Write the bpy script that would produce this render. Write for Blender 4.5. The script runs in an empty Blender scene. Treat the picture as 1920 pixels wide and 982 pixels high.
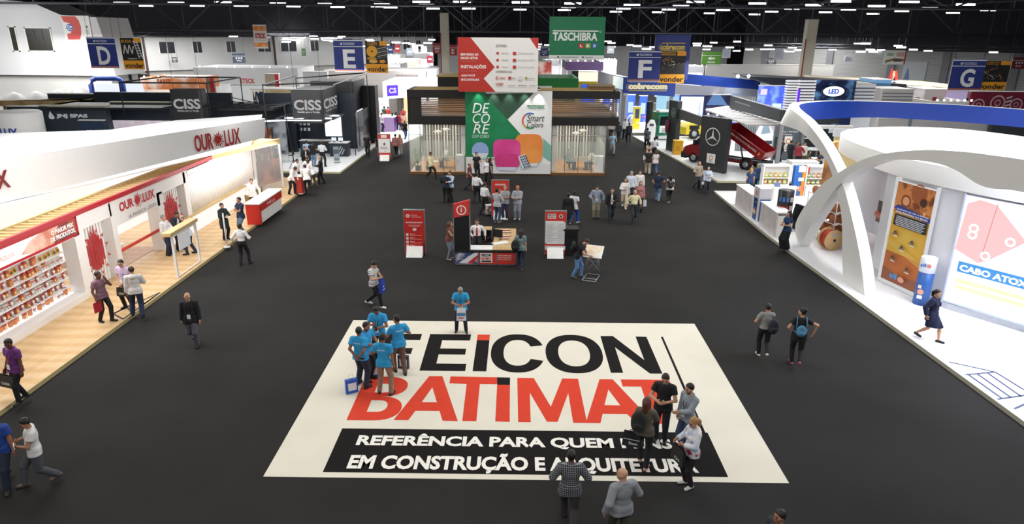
import bpy, math, random
import numpy as np
from mathutils import Matrix, Vector
random.seed(7)
SC = bpy.context.scene
COL = SC.collection
PI = math.pi

# ------------------------------------------------------------------ camera
F_PX, PITCH, YAW, ROLL, CAM_H = 1280.0, 0.32637, 0.009364, 0.0067025, 9.1512
cp, sp = math.cos(PITCH), math.sin(PITCH)
FW = np.array([-math.sin(YAW)*cp, math.cos(YAW)*cp, -sp])
RT = np.array([math.cos(YAW), math.sin(YAW), 0.0])
UP = np.cross(RT, FW)
cr, sr = math.cos(ROLL), math.sin(ROLL)
RT, UP = cr*RT + sr*UP, -sr*RT + cr*UP
EYE = np.array([0, 0, CAM_H])
cam_data = bpy.data.cameras.new('camera'); cam = bpy.data.objects.new('camera', cam_data); COL.objects.link(cam)
cam.matrix_world = Matrix(((RT[0], UP[0], -FW[0], 0), (RT[1], UP[1], -FW[1], 0), (RT[2], UP[2], -FW[2], CAM_H), (0, 0, 0, 1)))
cam_data.sensor_width = 36; cam_data.lens = F_PX/1920*36; cam_data.clip_end = 500; cam_data.clip_start = .1
SC.camera = cam

# ------------------------------------------------------------------ view, world and the hall's lamps, with added fills
SC.view_settings.view_transform = 'Standard'; SC.view_settings.look = 'None'
SC.view_settings.exposure = 0.0; SC.view_settings.gamma = 1; SC.view_settings.use_curve_mapping = False
W = bpy.data.worlds.new('world'); SC.world = W; W.use_nodes = True
bg = W.node_tree.nodes['Background']; bg.inputs[0].default_value = (.93, .97, 1, 1); bg.inputs[1].default_value = .22

def area(x, y, z, sx, sy, power, color=(1, 1, 1), rot=(0, 0, 0), spread=PI):
    d = bpy.data.lights.new('lamp', 'AREA'); d.shape = 'RECTANGLE'; d.size = sx; d.size_y = sy
    d.energy = power; d.color = color; d.spread = spread
    o = bpy.data.objects.new('lamp', d); o.location = (x, y, z); o.rotation_euler = rot; COL.objects.link(o); return o
# rows of high-bay lamps over the avenue (above and behind the frame)
for yy in (2, 20, 38):
    for xx in (-18, 0, 18):
        area(xx, yy, 13.2, 10, 5, 850, (1, .985, .95))
# truss lamps over the far stands
for yy in (68, 92, 114):
    for xx in (-42, -14, 14, 42):
        area(xx, yy, 8.6, 16, 6, 2900, (1, .99, .97))
# lamps over the stands beside the avenue, plus added fill lamps
area(-17.5, 24, 7.4, 6, 16, 1500, (1, .97, .94))
area(-21, 32, 7.4, 8, 14, 1500)  # fill added to whiten the cloth roof
area(-14.2, 35, 6.0, 3, 8, 520, (1, .98, .96))  # fill added in front of the curtain wall
area(-52, 62, 9.5, 12, 6, 1500, (1, 1, 1), (.9, 0, 0))  # unseen lamp added to brighten the mezzanine wall
area(-18, 33, 2.75, 4, 7, 260, (1, .97, .94))
area(-15, 50, 6.4, 7, 8, 560, (.95, .98, 1))
area(-13.3, 34.4, 2.9, .4, 7.0, 120, (1, .98, .96), (0, 1.2, 0))  # unseen strip, facing away from the camera, added to whiten the curtain pleats
area(-13.2, 21, 2.95, .4, 8, 75, (1, .98, .96), (0, 1.15, 0))  # unseen strip added to brighten the shelf wall
area(15.0, 16.4, 7.2, 4, 4, 420, (.55, .66, 1), (0, .25, 0))  # blue lamp added to tint the floor like spill from the video wall
area(15.6, 22, 7.2, 5, 15, 1100, (.97, .98, 1), (0, .3, 0))
area(14.5, 34, 6.4, 5, 7, 650, (1, .99, .97))
area(21.5, 28.5, 6.8, 11, 13, 1150)
area(17, 52, 7.0, 10, 11, 1500, (.98, 1, 1))
area(-9.5, 68, 6.5, 5, 16, 1300, (.97, .95, 1))
area(14, 70, 6.5, 10, 10, 1500, (.95, .98, 1))

# ------------------------------------------------------------------ pixel helpers (photo frame 1920 x 982)
def ray(u, v): return RT*(u-960)/F_PX + UP*(491-v)/F_PX + FW
def G(u, v, z=0.0):
    d = ray(u, v); return EYE + d*((z-CAM_H)/d[2])
def AY(u, v, y):
    d = ray(u, v); return EYE + d*(y/d[1])
def AX(u, v, x):
    d = ray(u, v); return EYE + d*(x/d[0])

# ------------------------------------------------------------------ materials
def lin(c):
    if isinstance(c, str):
        c = c.lstrip('#'); c = [int(c[i:i+2], 16)/255 for i in (0, 2, 4)]
    return tuple(x/12.92 if x <= .04045 else ((x+.055)/1.055)**2.4 for x in c)
MATS = {}
def M(col, rough=.6, metal=0.0, emit=0.0, var=.06, scale=6.0, name=None, alpha=1.0, pattern=None, col2=None, trans=0.0):
    """procedural material: a colour with soft noise variation, or a woven / printed pattern"""
    key = (str(col), rough, metal, emit, var, scale, alpha, pattern, str(col2), trans)
    if key in MATS: return MATS[key]
    m = bpy.data.materials.new(name or 'surface'); MATS[key] = m; m.use_nodes = True
    nt = m.node_tree; N = nt.nodes; L = nt.links; b = N['Principled BSDF']
    c = lin(col); b.inputs['Roughness'].default_value = rough; b.inputs['Metallic'].default_value = metal
    b.inputs['Base Color'].default_value = (*c, 1)
    if emit:
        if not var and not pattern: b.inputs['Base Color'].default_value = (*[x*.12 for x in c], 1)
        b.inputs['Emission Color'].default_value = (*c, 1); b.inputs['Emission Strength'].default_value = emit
    if alpha < 1: b.inputs['Alpha'].default_value = alpha
    if trans: b.inputs['Transmission Weight'].default_value = trans
    tc = N.new('ShaderNodeTexCoord')
    def mix(fac, a, bb):
        x = N.new('ShaderNodeMix'); x.data_type = 'RGBA'
        if hasattr(fac, 'links'): L.new(fac, x.inputs[0])
        else: x.inputs[0].default_value = fac
        for s, v in ((6, a), (7, bb)):
            if hasattr(v, 'links'): L.new(v, x.inputs[s])
            else: x.inputs[s].default_value = (*v, 1)
        return x.outputs[2]
    def wave(axis, sc, dist=0.0, prof='SIN'):
        w = N.new('ShaderNodeTexWave'); w.wave_type = 'BANDS'; w.bands_direction = axis; w.wave_profile = prof
        w.inputs['Scale'].default_value = sc; w.inputs['Distortion'].default_value = dist
        L.new(tc.outputs['Object'], w.inputs[0]); return w.outputs['Fac']
    def step(f, lo, hi):
        r = N.new('ShaderNodeMapRange'); r.inputs[1].default_value = lo; r.inputs[2].default_value = hi; L.new(f, r.inputs[0]); return r.outputs[0]
    base = None
    if pattern:
        c2 = lin(col2)
        if pattern == 'plaid':
            base = mix(step(wave('X', 9), .90, .97), c, c2); base = mix(step(wave('Z', 7), .90, .97), base, c2)
        elif pattern == 'hstripe':
            base = mix(step(wave('Z', 5.0), .45, .55), c, c2)
        elif pattern == 'vslat':
            base = mix(step(wave('X', 2.2), .35, .5), c, c2)
        elif pattern == 'yslat':
            base = mix(step(wave('Y', 1.6), .55, .75), c, c2)
        elif pattern == 'hslat':
            base = mix(step(wave('Z', 1.5), .8, .9), c, c2)
        elif pattern == 'wood':
            base = mix(step(wave('Y', .55, 4.0), .2, .9), c, c2)
            br = N.new('ShaderNodeTexBrick'); br.inputs['Scale'].default_value = 1.0
            br.inputs['Brick Width'].default_value = 1.3; br.inputs['Row Height'].default_value = .19; br.inputs['Mortar Size'].default_value = .004
            br.inputs['Color1'].default_value = (1, 1, 1, 1); br.inputs['Color2'].default_value = (.88, .88, .88, 1); br.inputs['Mortar'].default_value = (.7, .7, .7, 1)
            mp = N.new('ShaderNodeMapping'); mp.inputs['Rotation'].default_value = (0, 0, PI/2); L.new(tc.outputs['Object'], mp.inputs[0]); L.new(mp.outputs[0], br.inputs[0])
            x = N.new('ShaderNodeMix'); x.data_type = 'RGBA'; x.blend_type = 'MULTIPLY'; x.inputs[0].default_value = 1
            L.new(base, x.inputs[6]); L.new(br.outputs[0], x.inputs[7]); base = x.outputs[2]
        elif pattern == 'blotch':
            nz = N.new('ShaderNodeTexNoise'); nz.inputs['Scale'].default_value = scale; nz.inputs['Detail'].default_value = 3
            L.new(tc.outputs['Object'], nz.inputs[0]); base = mix(step(nz.outputs[0], .45, .6), c, c2)
    if var:
        nz = N.new('ShaderNodeTexNoise'); nz.inputs['Scale'].default_value = scale; nz.inputs['Detail'].default_value = 4
        L.new(tc.outputs['Object'], nz.inputs[0])
        mr = N.new('ShaderNodeMapRange'); mr.inputs[1].default_value = .25; mr.inputs[2].default_value = .75
        mr.inputs[3].default_value = 1-var; mr.inputs[4].default_value = 1+var; L.new(nz.outputs[0], mr.inputs[0])
        vm = N.new('ShaderNodeVectorMath'); vm.operation = 'SCALE'
        if base is not None: L.new(base, vm.inputs[0])
        else: vm.inputs[0].default_value = c
        L.new(mr.outputs[0], vm.inputs['Scale']); L.new(vm.outputs[0], b.inputs['Base Color'])
    elif base is not None: L.new(base, b.inputs['Base Color'])
    return m
def E(col, s=1.0): return M(col, .5, 0, s, 0)          # lit sign, screen or lamp face
WHITE = M('#f2f1ee', .45, var=.02); BLACK = M('#15161a', .5); GREY = M('#8c8c8c', .4, .7); STEEL = M('#b9bbbd', .3, .85)
RED = M('#c8281f', .45, var=.03); DARK = M('#232529', .5); LAMP = E('#ffffff', 6.0); CHROME = M('#e6e8ea', .25, .6, var=0)

# ------------------------------------------------------------------ mesh helpers
def link(o, parent=None):
    COL.objects.link(o)
    if parent is not None: o.parent = parent
    return o
def tag(o, label=None, cat=None, group=None, kind=None):
    for k, v in (('label', label), ('category', cat), ('group', group), ('kind', kind)):
        if v: o[k] = v
    return o
def thing(name, label, cat, loc=(0, 0, 0), rz=0.0, group=None):
    o = bpy.data.objects.new(name, None); o.empty_display_size = .2; o.location = tuple(float(a) for a in loc); o.rotation_euler = (0, 0, rz)
    link(o); return tag(o, label, cat, group)
def copy_tree(o, parent=None, loc=None, rz=None, label=None, group=None):
    c = o.copy(); COL.objects.link(c); c.parent = parent
    if loc is not None: c.location = tuple(float(a) for a in loc)
    if rz is not None: c.rotation_euler = (0, 0, rz)
    if label: c['label'] = label
    if group: c['group'] = group
    for ch in o.children: copy_tree(ch, c)
    return c
class MB:
    """collects shapes into one mesh; every shape takes a material"""
    def __init__(s): s.v = []; s.f = []; s.mi = []; s.sm = []; s.mats = []; s.T = None
    def _m(s, m):
        if m not in s.mats: s.mats.append(m)
        return s.mats.index(m)
    def add(s, vs, fs, m, smooth=False):
        n = len(s.v)
        for p in vs:
            if s.T is not None: p = s.T @ Vector((float(p[0]), float(p[1]), float(p[2])))
            s.v.append((float(p[0]), float(p[1]), float(p[2])))
        k = s._m(m)
        for f in fs: s.f.append(tuple(i+n for i in f)); s.mi.append(k); s.sm.append(smooth)
        return s
    def box(s, c, d, m, rz=0.0):
        x, y, z = [a/2 for a in d]; cz, sz = math.cos(rz), math.sin(rz)
        vs = [(c[0]+a*x*cz-b*y*sz, c[1]+a*x*sz+b*y*cz, c[2]+e*z) for e in (-1, 1) for a, b in ((-1, -1), (1, -1), (1, 1), (-1, 1))]
        return s.add(vs, [(3, 2, 1, 0), (4, 5, 6, 7), (0, 1, 5, 4), (1, 2, 6, 5), (2, 3, 7, 6), (3, 0, 4, 7)], m)
    def bx(s, x0, x1, y0, y1, z0, z1, m): return s.box(((x0+x1)/2, (y0+y1)/2, (z0+z1)/2), (abs(x1-x0), abs(y1-y0), abs(z1-z0)), m)
    def quad(s, a, b, c, d, m): return s.add([a, b, c, d], [(0, 1, 2, 3)], m)
    def prism(s, pts, ax, lo, hi, m):
        """polygon in the plane normal to axis ax, extruded lo..hi"""
        def P(p, h): return {0: (h, p[0], p[1]), 1: (p[0], h, p[1]), 2: (p[0], p[1], h)}[ax]
        n = len(pts)
        return s.add([P(p, lo) for p in pts]+[P(p, hi) for p in pts], [tuple(range(n))[::-1], tuple(range(n, 2*n))]+[(i, (i+1) % n, n+(i+1) % n, n+i) for i in range(n)], m)
    def tube(s, pts, r, m, n=8, rs=None, close=True):
        P = [np.array(p, float) for p in pts]; vs = []; k = len(P)
        for i, p in enumerate(P):
            t = P[min(i+1, k-1)]-P[max(i-1, 0)]; t = t/(np.linalg.norm(t)+1e-9)
            a = np.cross(t, (0, 0, 1.0) if abs(t[2]) < .9 else (1.0, 0, 0)); a /= np.linalg.norm(a); b = np.cross(t, a)
            rr = rs[i] if rs else r
            vs += [p+rr*(math.cos(2*PI*j/n)*a+math.sin(2*PI*j/n)*b) for j in range(n)]
        fs = [(i*n+j, i*n+(j+1) % n, (i+1)*n+(j+1) % n, (i+1)*n+j) for i in range(k-1) for j in range(n)]
        if close: fs += [tuple(range(n))[::-1], tuple(range((k-1)*n, k*n))]
        return s.add(vs, fs, m, n > 5)
    def lathe(s, prof, c, m, n=20, ax=2):
        vs = []; k = len(prof)
        for r, h in prof:
            for j in range(n):
                a = 2*PI*j/n; q = (r*math.cos(a), r*math.sin(a), h)
                if ax == 0: q = (q[2], q[0], q[1])
                if ax == 1: q = (q[0], q[2], q[1])
                vs.append((c[0]+q[0], c[1]+q[1], c[2]+q[2]))
        fs = [(i*n+j, i*n+(j+1) % n, (i+1)*n+(j+1) % n, (i+1)*n+j) for i in range(k-1) for j in range(n)]
        fs += [tuple(range(n))[::-1], tuple(range((k-1)*n, k*n))]
        return s.add(vs, fs, m, True)
    def ball(s, c, r, m, n=10):
        r = (r, r, r) if not hasattr(r, '__len__') else r
        pr = [(math.sin(PI*i/n), -math.cos(PI*i/n)) for i in range(n+1)]; vs = []
        for a, h in pr:
            for j in range(n*2): t = PI*j/n; vs.append((c[0]+r[0]*a*math.cos(t), c[1]+r[1]*a*math.sin(t), c[2]+r[2]*h))
        k = 2*n; return s.add(vs, [(i*k+j, i*k+(j+1) % k, (i+1)*k+(j+1) % k, (i+1)*k+j) for i in range(n) for j in range(k)], m, True)
    def ribbon(s, e0, e1, off, m, m2=None, m3=None):
        """slab between two edge lines; off(i) gives the thickness vector"""
        n = len(e0); A = [np.array(p, float) for p in e0]; B = [np.array(p, float) for p in e1]
        O = [np.array(off(i), float) for i in range(n)]
        vs = A+B+[A[i]+O[i] for i in range(n)]+[B[i]+O[i] for i in range(n)]
        for i in range(n-1):
            a, b, c, d = i, n+i, 2*n+i, 3*n+i
            q = [vs[a], vs[a+1], vs[b], vs[b+1], vs[c], vs[c+1], vs[d], vs[d+1]]
            s.add(q, [(0, 1, 3, 2)], m); s.add(q, [(4, 6, 7, 5)], m2 or m); s.add(q, [(0, 4, 5, 1), (2, 3, 7, 6)], m3 or m)
        for i in (0, n-1): s.add([A[i], B[i], B[i]+O[i], A[i]+O[i]], [(0, 1, 2, 3)], m)
        return s
    def build(s, name, parent=None, loc=None, rz=None, bevel=0.0):
        me = bpy.data.meshes.new(name); me.from_pydata(s.v, [], s.f)
        for m in s.mats: me.materials.append(m)
        me.polygons.foreach_set('material_index', s.mi); me.polygons.foreach_set('use_smooth', s.sm); me.update()
        o = bpy.data.objects.new(name, me)
        if loc is not None: o.location = tuple(float(a) for a in loc)
        if rz is not None: o.rotation_euler = (0, 0, rz)
        if bevel:
            b = o.modifiers.new('bevel', 'BEVEL'); b.width = bevel; b.segments = 2; b.limit_method = 'ANGLE'
        return link(o, parent)

# lettering ---------------------------------------------------------------
TXT = {}
def glyphs(s, bold=0.0, shear=0.0, curves=None):
    """flat triangles of a word, normalised to the box 0..1 x 0..1, with its aspect"""
    key = (s, bold, shear)
    if key in TXT: return TXT[key]
    cu = bpy.data.curves.new('t', 'FONT'); cu.body = s; cu.offset = bold; cu.shear = shear; cu.resolution_u = 3
    o = bpy.data.objects.new('t', cu); COL.objects.link(o)
    dg = bpy.context.evaluated_depsgraph_get(); dg.update(); me = o.evaluated_get(dg).to_mesh()
    v = np.array([p.co[:2] for p in me.vertices]); f = [tuple(p.vertices) for p in me.polygons]
    o.evaluated_get(dg).to_mesh_clear(); bpy.data.objects.remove(o); bpy.data.curves.remove(cu)
    lo, hi = v.min(0), v.max(0); asp = (hi[0]-lo[0])/(hi[1]-lo[1]); v = (v-lo)/(hi-lo)
    TXT[key] = (v, f, asp); return TXT[key]
def outline(splines):
    cu = bpy.data.curves.new('t', 'CURVE'); cu.dimensions = '2D'; cu.fill_mode = 'BOTH'
    for sp_ in splines:
        p = cu.splines.new('POLY'); p.points.add(len(sp_)-1); p.use_cyclic_u = True
        for i, (a, b) in enumerate(sp_): p.points[i].co = (a, b, 0, 1)
    o = bpy.data.objects.new('t', cu); COL.objects.link(o)
    dg = bpy.context.evaluated_depsgraph_get(); dg.update(); me = o.evaluated_get(dg).to_mesh()
    v = np.array([p.co[:2] for p in me.vertices]); f = [tuple(p.vertices) for p in me.polygons]
    o.evaluated_get(dg).to_mesh_clear(); bpy.data.objects.remove(o); bpy.data.curves.remove(cu)
    return v, f
class Art:
    """a flat print: shapes in metres on a sheet, later shapes lie a hair in front of earlier ones; the sheet faces local -y"""
    def __init__(s, w=1.0, h=1.0, step=.003): s.mb = MB(); s.k = 0; s.w = w; s.h = h; s.st = step
    def _put(s, pts, faces, m):
        s.k += 1
        if not hasattr(m, 'node_tree'): m = M(m, .5, var=.02)
        s.mb.add([(p[0]*s.w, -s.st*s.k, p[1]*s.h) for p in pts], faces, m); return s
    def poly(s, pts, m): return s._put(pts, [tuple(range(len(pts)))], m)
    def rect(s, x0, y0, x1, y1, m): return s.poly([(x0, y0), (x1, y0), (x1, y1), (x0, y1)], m)
    def circ(s, x, y, r, m, n=28, ry=None):
        a = s.w/s.h; return s.poly([(x+r*math.cos(2*PI*i/n), y+(ry or r*a)*math.sin(2*PI*i/n)) for i in range(n)], m)
    def ring(s, x, y, r0, r1, m, a0=0.0, a1=360.0, n=36):
        a = s.w/s.h; P = []
        for i in range(n+1):
            t = math.radians(a0+(a1-a0)*i/n)
            P += [(x+r0*math.cos(t), y+r0*a*math.sin(t)), (x+r1*math.cos(t), y+r1*a*math.sin(t))]
        return s._put(P, [(2*i, 2*i+1, 2*i+3, 2*i+2) for i in range(n)], m)
    def text(s, t, x0, y0, x1, y1, m, bold=.0, shear=0.0):
        v, f, _ = glyphs(t, bold, shear); return s._put([(x0+p[0]*(x1-x0), y0+p[1]*(y1-y0)) for p in v], f, m)
    def lines(s, x0, y0, x1, y1, n, m, fill=.55):
        d = (y1-y0)/n
        for i in range(n): s.rect(x0, y0+d*i, x0+(x1-x0)*(1-.25*((i*7) % 3)/2), y0+d*(i+fill), m)
        return s
    def build(s, name, parent, loc=(0, 0, 0), rz=None): return s.mb.build(name, parent, loc, rz)
def hung(name, label, cat, box, y, art, th=.05, group=None, back=None, wires=14.2, frame=None):
    """a vertical board facing the camera side; box = photo pixels of its left-top and right-bottom, y its depth; art(A) draws in 0..1"""
    a, b = AY(box[0], box[1], y), AY(box[2], box[3], y); w, h = b[0]-a[0], a[2]-b[2]
    t = thing(name, label, cat, (a[0], y, b[2]), 0, group)
    MB().bx(0, w, 0, th, 0, h, back or WHITE).build('panel', t)
    A = Art(w, h); art(A); A.build('printed_face', t)
    if wires and a[2] < wires:
        for q in (.06, .94): MB().tube([(w*q, th/2, h), (w*q, th/2, wires-b[2])], .012, DARK, 5).build('hanging_wire', t)
    if frame:
        f = MB(); f.bx(-.04, 0, -.02, th, -.04, h+.04, frame).bx(w, w+.04, -.02, th, -.04, h+.04, frame).bx(0, w, -.02, th, h, h+.04, frame).bx(0, w, -.02, th, -.04, 0, frame); f.build('frame', t)
    return t
# ------------------------------------------------------------------ people: smooth bodies grown from joints
def nrm(v): return v/(np.linalg.norm(v)+1e-9)
def surface(F, xs, ys, zs):
    """surface of F<0 on a grid, as vertices and quads"""
    ins = F < 0
    c = np.zeros(tuple(n-1 for n in F.shape), np.int8)
    offs = [(i, j, k) for i in (0, 1) for j in (0, 1) for k in (0, 1)]
    nx, ny, nz = F.shape
    for i, j, k in offs: c += ins[i:nx-1+i, j:ny-1+j, k:nz-1+k]
    I, J, K = np.nonzero((c > 0) & (c < 8))
    idx = -np.ones(c.shape, np.int64); idx[I, J, K] = np.arange(len(I))
    val = {o: F[I+o[0], J+o[1], K+o[2]] for o in offs}
    pos = {o: np.stack([xs[I+o[0]], ys[J+o[1]], zs[K+o[2]]], 1) for o in offs}
    acc = np.zeros((len(I), 3)); cnt = np.zeros(len(I))
    for a in offs:
        for ax in range(3):
            if a[ax]: continue
            b = list(a); b[ax] = 1; b = tuple(b); fa, fb = val[a], val[b]; m = (fa < 0) != (fb < 0)
            t = np.where(m, fa/np.where(m, fa-fb, 1), 0)[:, None]
            acc += np.where(m[:, None], pos[a]+t*(pos[b]-pos[a]), 0); cnt += m
    V = acc/cnt[:, None]; Q = []
    for ax in range(3):
        o1, o2 = [a for a in range(3) if a != ax]
        sl0 = [slice(1, n-1) for n in F.shape]; sl0[ax] = slice(0, F.shape[ax]-1)
        sl1 = list(sl0); sl1[ax] = slice(1, F.shape[ax])
        A, B = ins[tuple(sl0)], ins[tuple(sl1)]
        P = np.stack(np.nonzero(A != B), 1); fl = A[tuple(P.T)]
        st = np.ones(3, int); st[ax] = 0; P = P+st
        d1 = np.zeros(3, int); d1[o1] = 1; d2 = np.zeros(3, int); d2[o2] = 1
        q = [idx[tuple((P-x).T)] for x in (d1+d2, d2, 0*d1, d1)]
        q = np.stack(q, 1)
        if ax == 1: fl = ~fl
        q = np.where(fl[:, None], q, q[:, ::-1]); Q.append(q)
    return V, np.concatenate(Q)
def cap(a, b, ra, rb=None, cuts=()): return ('c', np.array(a, float), np.array(b, float), ra, ra if rb is None else rb, cuts)
def ell(c, r, R=None, cuts=()): return ('e', np.array(c, float), np.array(r, float), np.eye(3) if R is None else R, None, cuts)
def pdist(p, X, off):
    if p[0] == 'c':
        a, b = p[1], p[2]; ba = b-a; t = np.clip(((X-a)@ba)/(ba@ba+1e-9), 0, 1)
        d = np.linalg.norm(X-a-t[..., None]*ba, axis=-1)-(p[3]+(p[4]-p[3])*t)-off
    else:
        r = p[2]+off; Y = (X-p[1])@p[3]; k0 = np.linalg.norm(Y/r, axis=-1); k1 = np.linalg.norm(Y/r**2, axis=-1)
        d = k0*(k0-1)/(k1+1e-9)
    for n, q in p[5]: d = np.maximum(d, (X-q)@n)
    return d
def pbox(p, off):
    if p[0] == 'c':
        lo = np.minimum(p[1]-p[3], p[2]-p[4]); hi = np.maximum(p[1]+p[3], p[2]+p[4])
    else: r = p[2].max(); lo, hi = p[1]-r, p[1]+r
    return lo-off, hi+off
def grow(prims, res, off=0.0, k=.025, inter=(), sub=()):
    bb = [pbox(p, off) for p in prims]; lo = np.min([b[0] for b in bb], 0)-2*res; hi = np.max([b[1] for b in bb], 0)+2*res
    ax = [np.arange(lo[i], hi[i]+res, res) for i in range(3)]
    F = np.full([len(a) for a in ax], .3)
    def region(b):
        s = [slice(max(0, int((b[0][i]-k-res-lo[i])/res)), int((b[1][i]+k+res-lo[i])/res)+2) for i in range(3)]
        return tuple(s), np.stack(np.meshgrid(*[ax[i][s[i]] for i in range(3)], indexing='ij'), -1)
    for p, b in zip(prims, bb):
        s, X = region(b); d = pdist(p, X, off); f = F[s]; h = np.maximum(k-np.abs(f-d), 0)/k
        F[s] = np.minimum(f, d)-h*h*k/4
    for p in sub:
        s, X = region(pbox(p, 0)); F[s] = np.maximum(F[s], -pdist(p, X, 0))
    if len(inter):
        X = np.stack(np.meshgrid(*ax, indexing='ij'), -1)
        for n, q in inter: F = np.maximum(F, (X-np.array(q))@np.array(n, float))
    return surface(F, *ax)
def skinmesh(name, V, Q, m, parent, extra=None):
    if not len(V): return None
    me = bpy.data.meshes.new(name); nv, nq = len(V), len(Q)
    ev, ef = (extra.v, extra.f) if extra else ([], [])
    if extra: V = np.concatenate([V, np.array(ev)])
    loops = list(Q.ravel()); starts = list(range(0, 4*nq, 4)); tot = [4]*nq
    for f in ef: starts.append(len(loops)); tot.append(len(f)); loops += [i+nv for i in f]
    me.vertices.add(len(V)); me.vertices.foreach_set('co', V.astype(np.float32).ravel())
    me.loops.add(len(loops)); me.loops.foreach_set('vertex_index', np.array(loops, np.int32))
    me.polygons.add(len(starts)); me.polygons.foreach_set('loop_start', np.array(starts, np.int32)); me.polygons.foreach_set('loop_total', np.array(tot, np.int32))
    me.polygons.foreach_set('use_smooth', np.ones(len(starts), bool)); me.materials.append(m); me.update(calc_edges=True); me.validate()
    return link(bpy.data.objects.new(name, me), parent)
def ik(a, b, l1, l2, pole):
    d = b-a; L = np.linalg.norm(d); mx = (l1+l2)*.998
    if L > mx: b = a+d/L*mx; L = mx; d = b-a
    x = (l1*l1-l2*l2+L*L)/(2*L); h = math.sqrt(max(l1*l1-x*x, 0)); u = d/L
    p = nrm(pole-u*(pole@u)); return a+u*x+p*h, b
ARMS = {  # wrist (out, forward, up) from the shoulder, elbow pole
    'down': ((.07, .05, -.53), (.4, -1, 0)), 'fwd': ((.05, .24, -.46), (.3, -1, 0)), 'back': ((.09, -.2, -.48), (.3, -1, 0)),
    'hold': ((-.09, .28, -.25), (.8, -.4, -.4)), 'phone': ((-.12, .30, -.14), (.7, -.3, -.6)), 'cross': ((-.25, .20, -.22), (.9, .1, -.5)),
    'hip': ((.0, .05, -.42), (1, -.5, 0)), 'behind': ((-.14, -.17, -.42), (.8, -.7, 0)), 'clasp': ((-.15, .19, -.46), (.9, -.2, 0)),
    'face': ((-.08, .20, .06), (.5, .2, -1)), 'reach': ((-.02, .44, -.18), (.5, -.4, -.6)), 'table': ((.0, .38, -.36), (.8, -.5, 0)),
    'carry': ((.10, .06, -.50), (.4, -1, 0)), 'bend': ((.08, .25, -.28), (.5, -1, -.2)), 'point': ((.08, .46, -.02), (.5, -.3, -.8)),
    'up': ((.06, .30, .18), (.8, .2, -.6)), 'wide': ((.16, -.02, -.46), (.6, -1, 0))}
STANCE = {'stand': ((.10, 0, 0), (.10, 0, 0)), 'walk': ((.07, .30, 0), (.07, -.32, .07)), 'walkr': ((.07, -.32, .07), (.07, .30, 0)), 'wide': ((.17, .02, 0), (.17, -.04, 0)),
          'step': ((.08, .16, 0), (.10, -.15, 0)), 'stepr': ((.10, -.15, 0), (.08, .16, 0)), 'lift': ((.09, .05, 0), (.07, -.34, .20)), 'cross': ((-.03, .08, 0), (.09, -.04, 0)),
          'sit': ((.12, .44, 0), (.12, .42, 0))}
SKINS = {'l': '#c8977a', 'm': '#a8745a', 'd': '#6e4633', 't': '#8f5f48'}
HAIRC = {'black': '#17130f', 'brown': '#3a2418', 'grey': '#8a8681', 'blond': '#a57c48', 'dark': '#241a14', 'auburn': '#5b3320'}
HANDS = {}
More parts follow.
